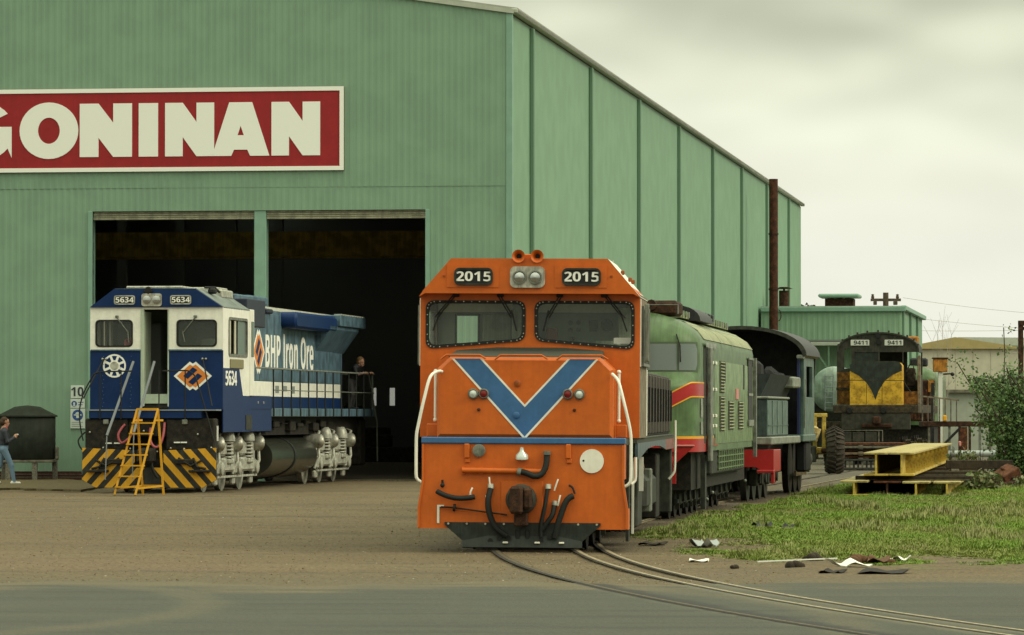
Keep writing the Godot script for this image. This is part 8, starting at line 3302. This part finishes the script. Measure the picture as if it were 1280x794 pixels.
func plants() -> void:
	var r := RandomNumberGenerator.new()
	r.seed = 77
	# bush at the right: stems, leafy clumps along them, thin shoots above
	var o := thing("bush", "big straggling green bush at the right edge with thin shoots reaching up", "bush", W(13.6, 0, 118.0), 0.0)
	var st := MB.new()
	var lf := MB.new()
	var shades := [Color(0.075, 0.135, 0.035), Color(0.10, 0.17, 0.045), Color(0.05, 0.10, 0.028), Color(0.14, 0.20, 0.07), Color(0.06, 0.115, 0.04)]
	for k in 64:
		var a := r.randf() * TAU
		var base := Vector3(r.randf_range(-0.55, 1.8), 0, r.randf_range(-0.8, 0.8))
		var lean := Vector3(r.randf_range(-1.05, 0.7), 0, r.randf_range(-0.5, 0.5))
		var h := r.randf_range(1.2, 3.75) * (1.0 - 0.25 * absf(base.x) / 1.6)
		if k == 3:
			base = Vector3(-0.45, 0, 0.1); lean = Vector3(0.0, 0, 0.0); h = 4.15
		if k == 7:
			base = Vector3(0.6, 0, 0.1); lean = Vector3(-0.15, 0, 0.0); h = 3.9
		var pts := []
		for j in 7:
			var t := j / 6.0
			pts.append(base + lean * t * t * 1.2 + Vector3(0.06 * sin(k + j), h * t, 0.06 * cos(k * 2 + j)))
		st.tube(pts, 0.014 + 0.004 * (k % 3), 5)
		for j in range(1 if k != 3 else 3, 7):
			var dens := int(110.0 * r.randf_range(0.35, 1.3)) if j < 6 else 45
			if k == 3 or k == 7: dens = 38 if j < 5 else 16
			var rad := Vector3(0.42, 0.34, 0.42) * (0.6 if (k == 3 or k == 7) and j > 3 else r.randf_range(0.45, 1.2))
			leaf_cloud(lf, r, pts[j] + Vector3(r.randf_range(-0.15, 0.15), r.randf_range(-0.1, 0.1), r.randf_range(-0.15, 0.15)), rad, dens, 0.095, shades, 0.05)
	part("stems", st, M.bark, o)
	part("leaves", lf, M.leaf, o)
	# low scrub at the foot of the bush and by the fence
	var scr := [["low green weeds in front of the dark railings, left of the bush", 12.35, 120.0, 0.95, 420, 0.5], ["tall dry weed clump in the grass right of the girders", 11.0, 103.0, 0.55, 380, 0.5], ["green weeds around the rusty scrap at the right", 12.7, 106.0, 0.45, 380, 0.7]]
	for q in scr:
		var w := thing("weed_clump", q[0], "weeds", W(q[1], 0, q[2]), 0.0)
		var wb := MB.new()
		var ws := [Color(0.09, 0.13, 0.035), Color(0.13, 0.15, 0.05), Color(0.16, 0.15, 0.07)]
		leaf_cloud(wb, r, Vector3(0, q[3] * 0.45, 0), Vector3(q[5], q[3] * 0.5, 0.5), q[4], 0.13, ws, 0.0)
		part("leaves", wb, M.leaf, w)
		var sb := MB.new()
		for k in 24:
			var x := r.randf_range(-q[5], q[5])
			sb.tube([Vector3(x, 0, r.randf_range(-0.3, 0.3)), Vector3(x + r.randf_range(-0.1, 0.1), q[3] * r.randf_range(0.6, 1.1), r.randf_range(-0.3, 0.3))], 0.006, 4)
		part("stems", sb, M.bark, w)
	# bare sapling
	var sp := thing("bare_sapling", "thin bare sapling standing before the cream warehouse", "tree", W(17.4, 0, 178.0), 0.0)
	var tb := MB.new()
	var tw := MB.new()
	for k in 5:
		var dx := (k - 2) * 0.12
		var pts := []
		for j in 6: pts.append(Vector3(dx * j * 0.3 + 0.03 * sin(j + k), j * (0.95 + 0.06 * (k % 3)), 0.05 * k))
		tb.tube(pts, 0.009, 5)
		for j in range(2, 6):
			for m in 5:
				var p: Vector3 = pts[j]
				tw.tube([p, p + Vector3(r.randf_range(-0.4, 0.4), r.randf_range(0.3, 0.9), r.randf_range(-0.3, 0.3))], 0.004, 4)
	part("trunk", tb, M.pale_twig, sp)
	part("twigs", tw, M.pale_twig, sp)
	# tree crowns beyond the shed and behind the yard
	var tl := [["dark tree crown showing above the annex roof at the shed's far corner", 17.7, 262.0, 8.2, 1.5], ["grey-green tree behind the yard wall, left of the bush", 25.3, 225.0, 3.6, 1.6]]
	for q in tl:
		var t := thing("tree", q[0], "tree", W(q[1], 0, q[2]), 0.0)
		var tk := MB.new()
		tk.tube([Vector3(0, 0, 0), Vector3(0.1, q[3] * 0.4, 0), Vector3(0, q[3] * 0.8, 0)], 0.16, 8)
		for k in 7: tk.tube([Vector3(0.05, q[3] * 0.5, 0), Vector3(r.randf_range(-1, 1) * q[4], q[3] * r.randf_range(0.75, 1.0), r.randf_range(-1, 1))], 0.05, 6)
		part("trunk", tk, M.bark, t)
		var cr := MB.new()
		for k in 12:
			var a := TAU * k / 12.0
			leaf_cloud(cr, r, Vector3(cos(a) * q[4] * r.randf_range(0.2, 0.9), q[3] * r.randf_range(0.8, 0.98), sin(a) * q[4] * 0.7), Vector3(0.7, 0.5, 0.7), 260, 0.2, [Color(0.05, 0.075, 0.03), Color(0.07, 0.10, 0.045), Color(0.04, 0.06, 0.03)], 0.0)
		part("crown", cr, M.leaf, t)
	# grass: tufts scattered where the ground is green
	for kind in 3:
		var tuft := MB.new()
		tuft.use_col = true
		for k in (18 if kind < 2 else 6):
			var a := r.randf() * TAU
			var h := r.randf_range(0.45, 1.0)
			var base := Vector3(cos(a), 0, sin(a)) * r.randf() * 0.9
			var tip := base + Vector3(r.randf_range(-0.5, 0.5), 1.0, r.randf_range(-0.5, 0.5)) * h
			var mid := base.lerp(tip, 0.5) + Vector3(0, 0.08, 0) * h
			var w := Vector3(cos(a + 1.3), 0, sin(a + 1.3)) * (0.036 if kind < 2 else 0.025)
			tuft.c = Color(1, 1, 1) * r.randf_range(0.88, 1.1)
			tuft.c.a = 1.0
			var n := Vector3(-w.z, 0.06, w.x).normalized()
			tuft.tri(base - w, base + w, mid + w * 0.7, n, n, n)
			tuft.tri(base - w, mid + w * 0.7, mid - w * 0.7, n, n, n)
			tuft.tri(mid - w * 0.7, mid + w * 0.7, tip, n, n, n)
		var mm := MultiMesh.new()
		mm.transform_format = MultiMesh.TRANSFORM_3D
		mm.use_colors = true
		mm.mesh = tuft.mesh()
		var xf := []
		var cc := []
		for tries in [210000, 60000, 40000][kind]:
			var d := 53.0 + 72.0 * pow(r.randf(), 1.25)
			var x := r.randf_range(1.8, 0.122 * d + 2.0)
			var g := grass_cover(x, d)
			if r.randf() > g * 1.1 - 0.06: continue
			var dry := clampf(0.45 + 1.3 * n2(x * 0.5 + 31.0, d * 0.3, 0.4), 0.0, 1.0)
			var tall := maxf(0.0, n2(x * 0.8, d * 0.25, 0.5))
			var h := (0.03 + 0.06 * g) * r.randf_range(0.6, 1.35) * (1.0 + 1.6 * tall)
			h *= 0.72
			if d > 100.0: h *= 1.5
			if d > 86.0 and d < 98.0 and x > 6.5 and x < 11.5: h *= 0.75
			if kind == 1:
				if r.randf() > 0.6 * smoothstep(0.1, 0.4, tall): continue
				h *= 1.6
			if kind == 2:
				if r.randf() > 0.5 * dry * smoothstep(0.0, 0.35, n2(x - 9.0, d * 0.2, 0.45)): continue
				h *= 2.0
			var w := 0.10 + h * 0.4
			xf.append(Transform3D(Basis(Vector3.UP, r.randf() * TAU) * Basis.from_scale(Vector3(w, h, w)), Vector3(x, height_at(x, d) - 0.004, -d)))
			var c := Color(0.20, 0.33, 0.034).lerp(Color(0.26, 0.27, 0.07), dry * 0.8) if kind < 2 else Color(0.26, 0.22, 0.11)
			if kind == 1: c = Color(0.22, 0.225, 0.075)
			c *= r.randf_range(0.9, 1.1)
			c.a = 1.0
			cc.append(c)
		mm.instance_count = xf.size()
		for i in xf.size():
			mm.set_instance_transform(i, xf[i])
			mm.set_instance_color(i, cc[i])
		var mi := MultiMeshInstance3D.new()
		mi.name = ["grass", "weedy_grass", "dry_grass"][kind]
		mi.multimesh = mm
		mi.material_override = M.blade
		mi.set_meta("kind", "stuff")
		mi.set_meta("label", ["green grass growing right of the track", "weedy grass mixed through the patch right of the track", "dry pale seed stalks standing in the grass"][kind])
		mi.set_meta("category", "grass")
		add_child(mi)

func litter() -> void:
	var r := RandomNumberGenerator.new()
	r.seed = 12
	var flat := func(called: String, label: String, cat: String, x: float, d: float, w: float, l: float, h: float, m: Material, curl: float) -> void:
		var o := thing(called, label, cat, W(x, height_at(x, d), d), 0.0)
		o.rotation.y = r.randf_range(-0.4, 0.4)
		var b := MB.new()
		var rows := []
		for j in 5:
			var row := []
			for i in 7:
				var u := i / 6.0 - 0.5
				var v := j / 4.0 - 0.5
				row.append(Vector3(u * w, 0.015 + h * (0.5 + 0.5 * sin(u * 7.0 + v * 4.0 + curl)) * (0.4 + absf(u)), v * l))
			rows.append(row)
		skin(b, rows, false)
		var under := []
		for row in rows:
			var q := []
			for p in row: q.append(p - Vector3(0, 0.012, 0))
			under.append(q)
		skin(b, under, false)
		part("sheet", b, m, o)
	flat.call("paper_sheet", "large torn white sheet lying in the dirt by the road", "paper", 4.02, 52.6, 0.34, 0.7, 0.09, M.paper_white, 0.4)
	flat.call("paper_scrap", "small white paper scraps left of the grass, near the rails", "paper", 2.3, 54.2, 0.24, 0.5, 0.03, M.paper_white, 1.1)
	flat.call("glass_sheet", "small grey-blue sheet lying on the bare patch", "sheet", 2.62, 60.0, 0.26, 0.5, 0.14, M.sheet_grey, 2.0)
	flat.call("cardboard", "crushed brown cardboard with pale side, right of the white sheet", "cardboard", 4.5, 54.0, 0.26, 0.5, 0.10, M.clay_brown, 0.2)
	flat.call("paper_strip", "white-edged scrap at the far end of the rubbish heap", "paper", 4.78, 54.3, 0.2, 0.4, 0.08, M.paper_white, 2.6)
	flat.call("bitumen_slab", "long dark slab of broken bitumen lying at the road edge", "slab", 4.25, 50.3, 0.5, 0.7, 0.05, M.grime, 0.0)
	flat.call("bitumen_piece", "shorter dark piece of bitumen left of the long slab", "slab", 3.68, 50.5, 0.24, 0.4, 0.05, M.grime, 0.8)
	flat.call("dark_rag", "dark rag lying in the middle of the grass", "rag", 3.9, 68.6, 0.24, 0.5, 0.16, M.rubber, 1.5)
	flat.call("dark_rag", "smaller dark rag right of the other one in the grass", "rag", 4.28, 68.6, 0.16, 0.4, 0.12, M.rubber, 0.6)
	flat.call("dark_plank", "dark board lying on the bare ground beside the orange locomotive", "board", 1.95, 60.9, 0.32, 0.5, 0.05, M.timber, 0.9)
	# stones and clods
	var lb := ["brown clod heap beside the white sheet", "flat brown clod behind the white sheet", "small dark stone in front of the grass", "brown lump right of the clod heap", "low clod at the left of the rubbish", "dark stone near the rails"]
	var sp := [[4.22, 54.0, 0.13], [4.36, 54.1, 0.10], [3.35, 52.2, 0.10], [4.62, 53.5, 0.08], [3.72, 54.6, 0.12], [2.62, 51.9, 0.05]]
	for k in 6:
		var o := thing("earth_clod", lb[k], "clod", W(sp[k][0], height_at(sp[k][0], sp[k][1]), sp[k][1]), 0.0, "clods and stones by the grass edge")
		var b := MB.new()
		for j in 4:
			b.ball(Vector3(r.randf_range(-0.6, 0.6), r.randf_range(0.1, 0.4), r.randf_range(-0.5, 0.5)) * sp[k][2], sp[k][2] * r.randf_range(0.5, 0.8), Vector3(1.0, r.randf_range(0.5, 0.9), 1.0), 7)
		part("lump", b, M.clay_brown if k < 2 or k == 3 else M.timber, o)
	# white stick
	var s := thing("white_lath", "long thin pale lath lying along the grass edge", "lath", W(3.2, 0.03, 53.2), 0.0)
	var lb2 := MB.new()
	lb2.bar(Vector3(-0.25, 0, 0.3), Vector3(0.75, 0.02, -0.3), 0.02, 0.015)
	part("lath", lb2, M.board_white, s)
	# loose gravel and chips on the dirt
	var gv := MB.new()
	for j in 1:
		gv.ball(Vector3.ZERO, 1.0, Vector3(1, 0.6, 0.8), 6)
	var mm := MultiMesh.new()
	mm.transform_format = MultiMesh.TRANSFORM_3D
	mm.use_colors = true
	mm.mesh = gv.mesh()
	mm.instance_count = 16000
	for i in 16000:
		var d := r.randf_range(46.5, 100.0)
		var x := r.randf_range(-0.125 * d, 0.06 * d)
		if i % 3 == 0: x = rail_x(d) + r.randfn() * 0.9
		var q := r.randf_range(0.004, 0.011) * (1.8 if r.randf() < 0.06 else 1.0)
		mm.set_instance_transform(i, Transform3D(Basis(Vector3.UP, r.randf() * TAU).scaled(Vector3(q, q, q)), Vector3(x, height_at(x, d) + q * 0.2, -d)))
		var c := Color(0.19, 0.14, 0.075).lerp(Color(0.14, 0.105, 0.06), r.randf())
		if r.randf() < 0.03: c = Color(0.4, 0.36, 0.28)
		mm.set_instance_color(i, c)
	var mi := MultiMeshInstance3D.new()
	mi.name = "gravel"
	mi.multimesh = mm
	var gm := StandardMaterial3D.new()
	gm.vertex_color_use_as_albedo = true
	gm.roughness = 0.95
	mi.material_override = gm
	mi.set_meta("kind", "stuff")
	mi.set_meta("label", "loose gravel scattered over the dirt yard")
	mi.set_meta("category", "gravel")
	add_child(mi)
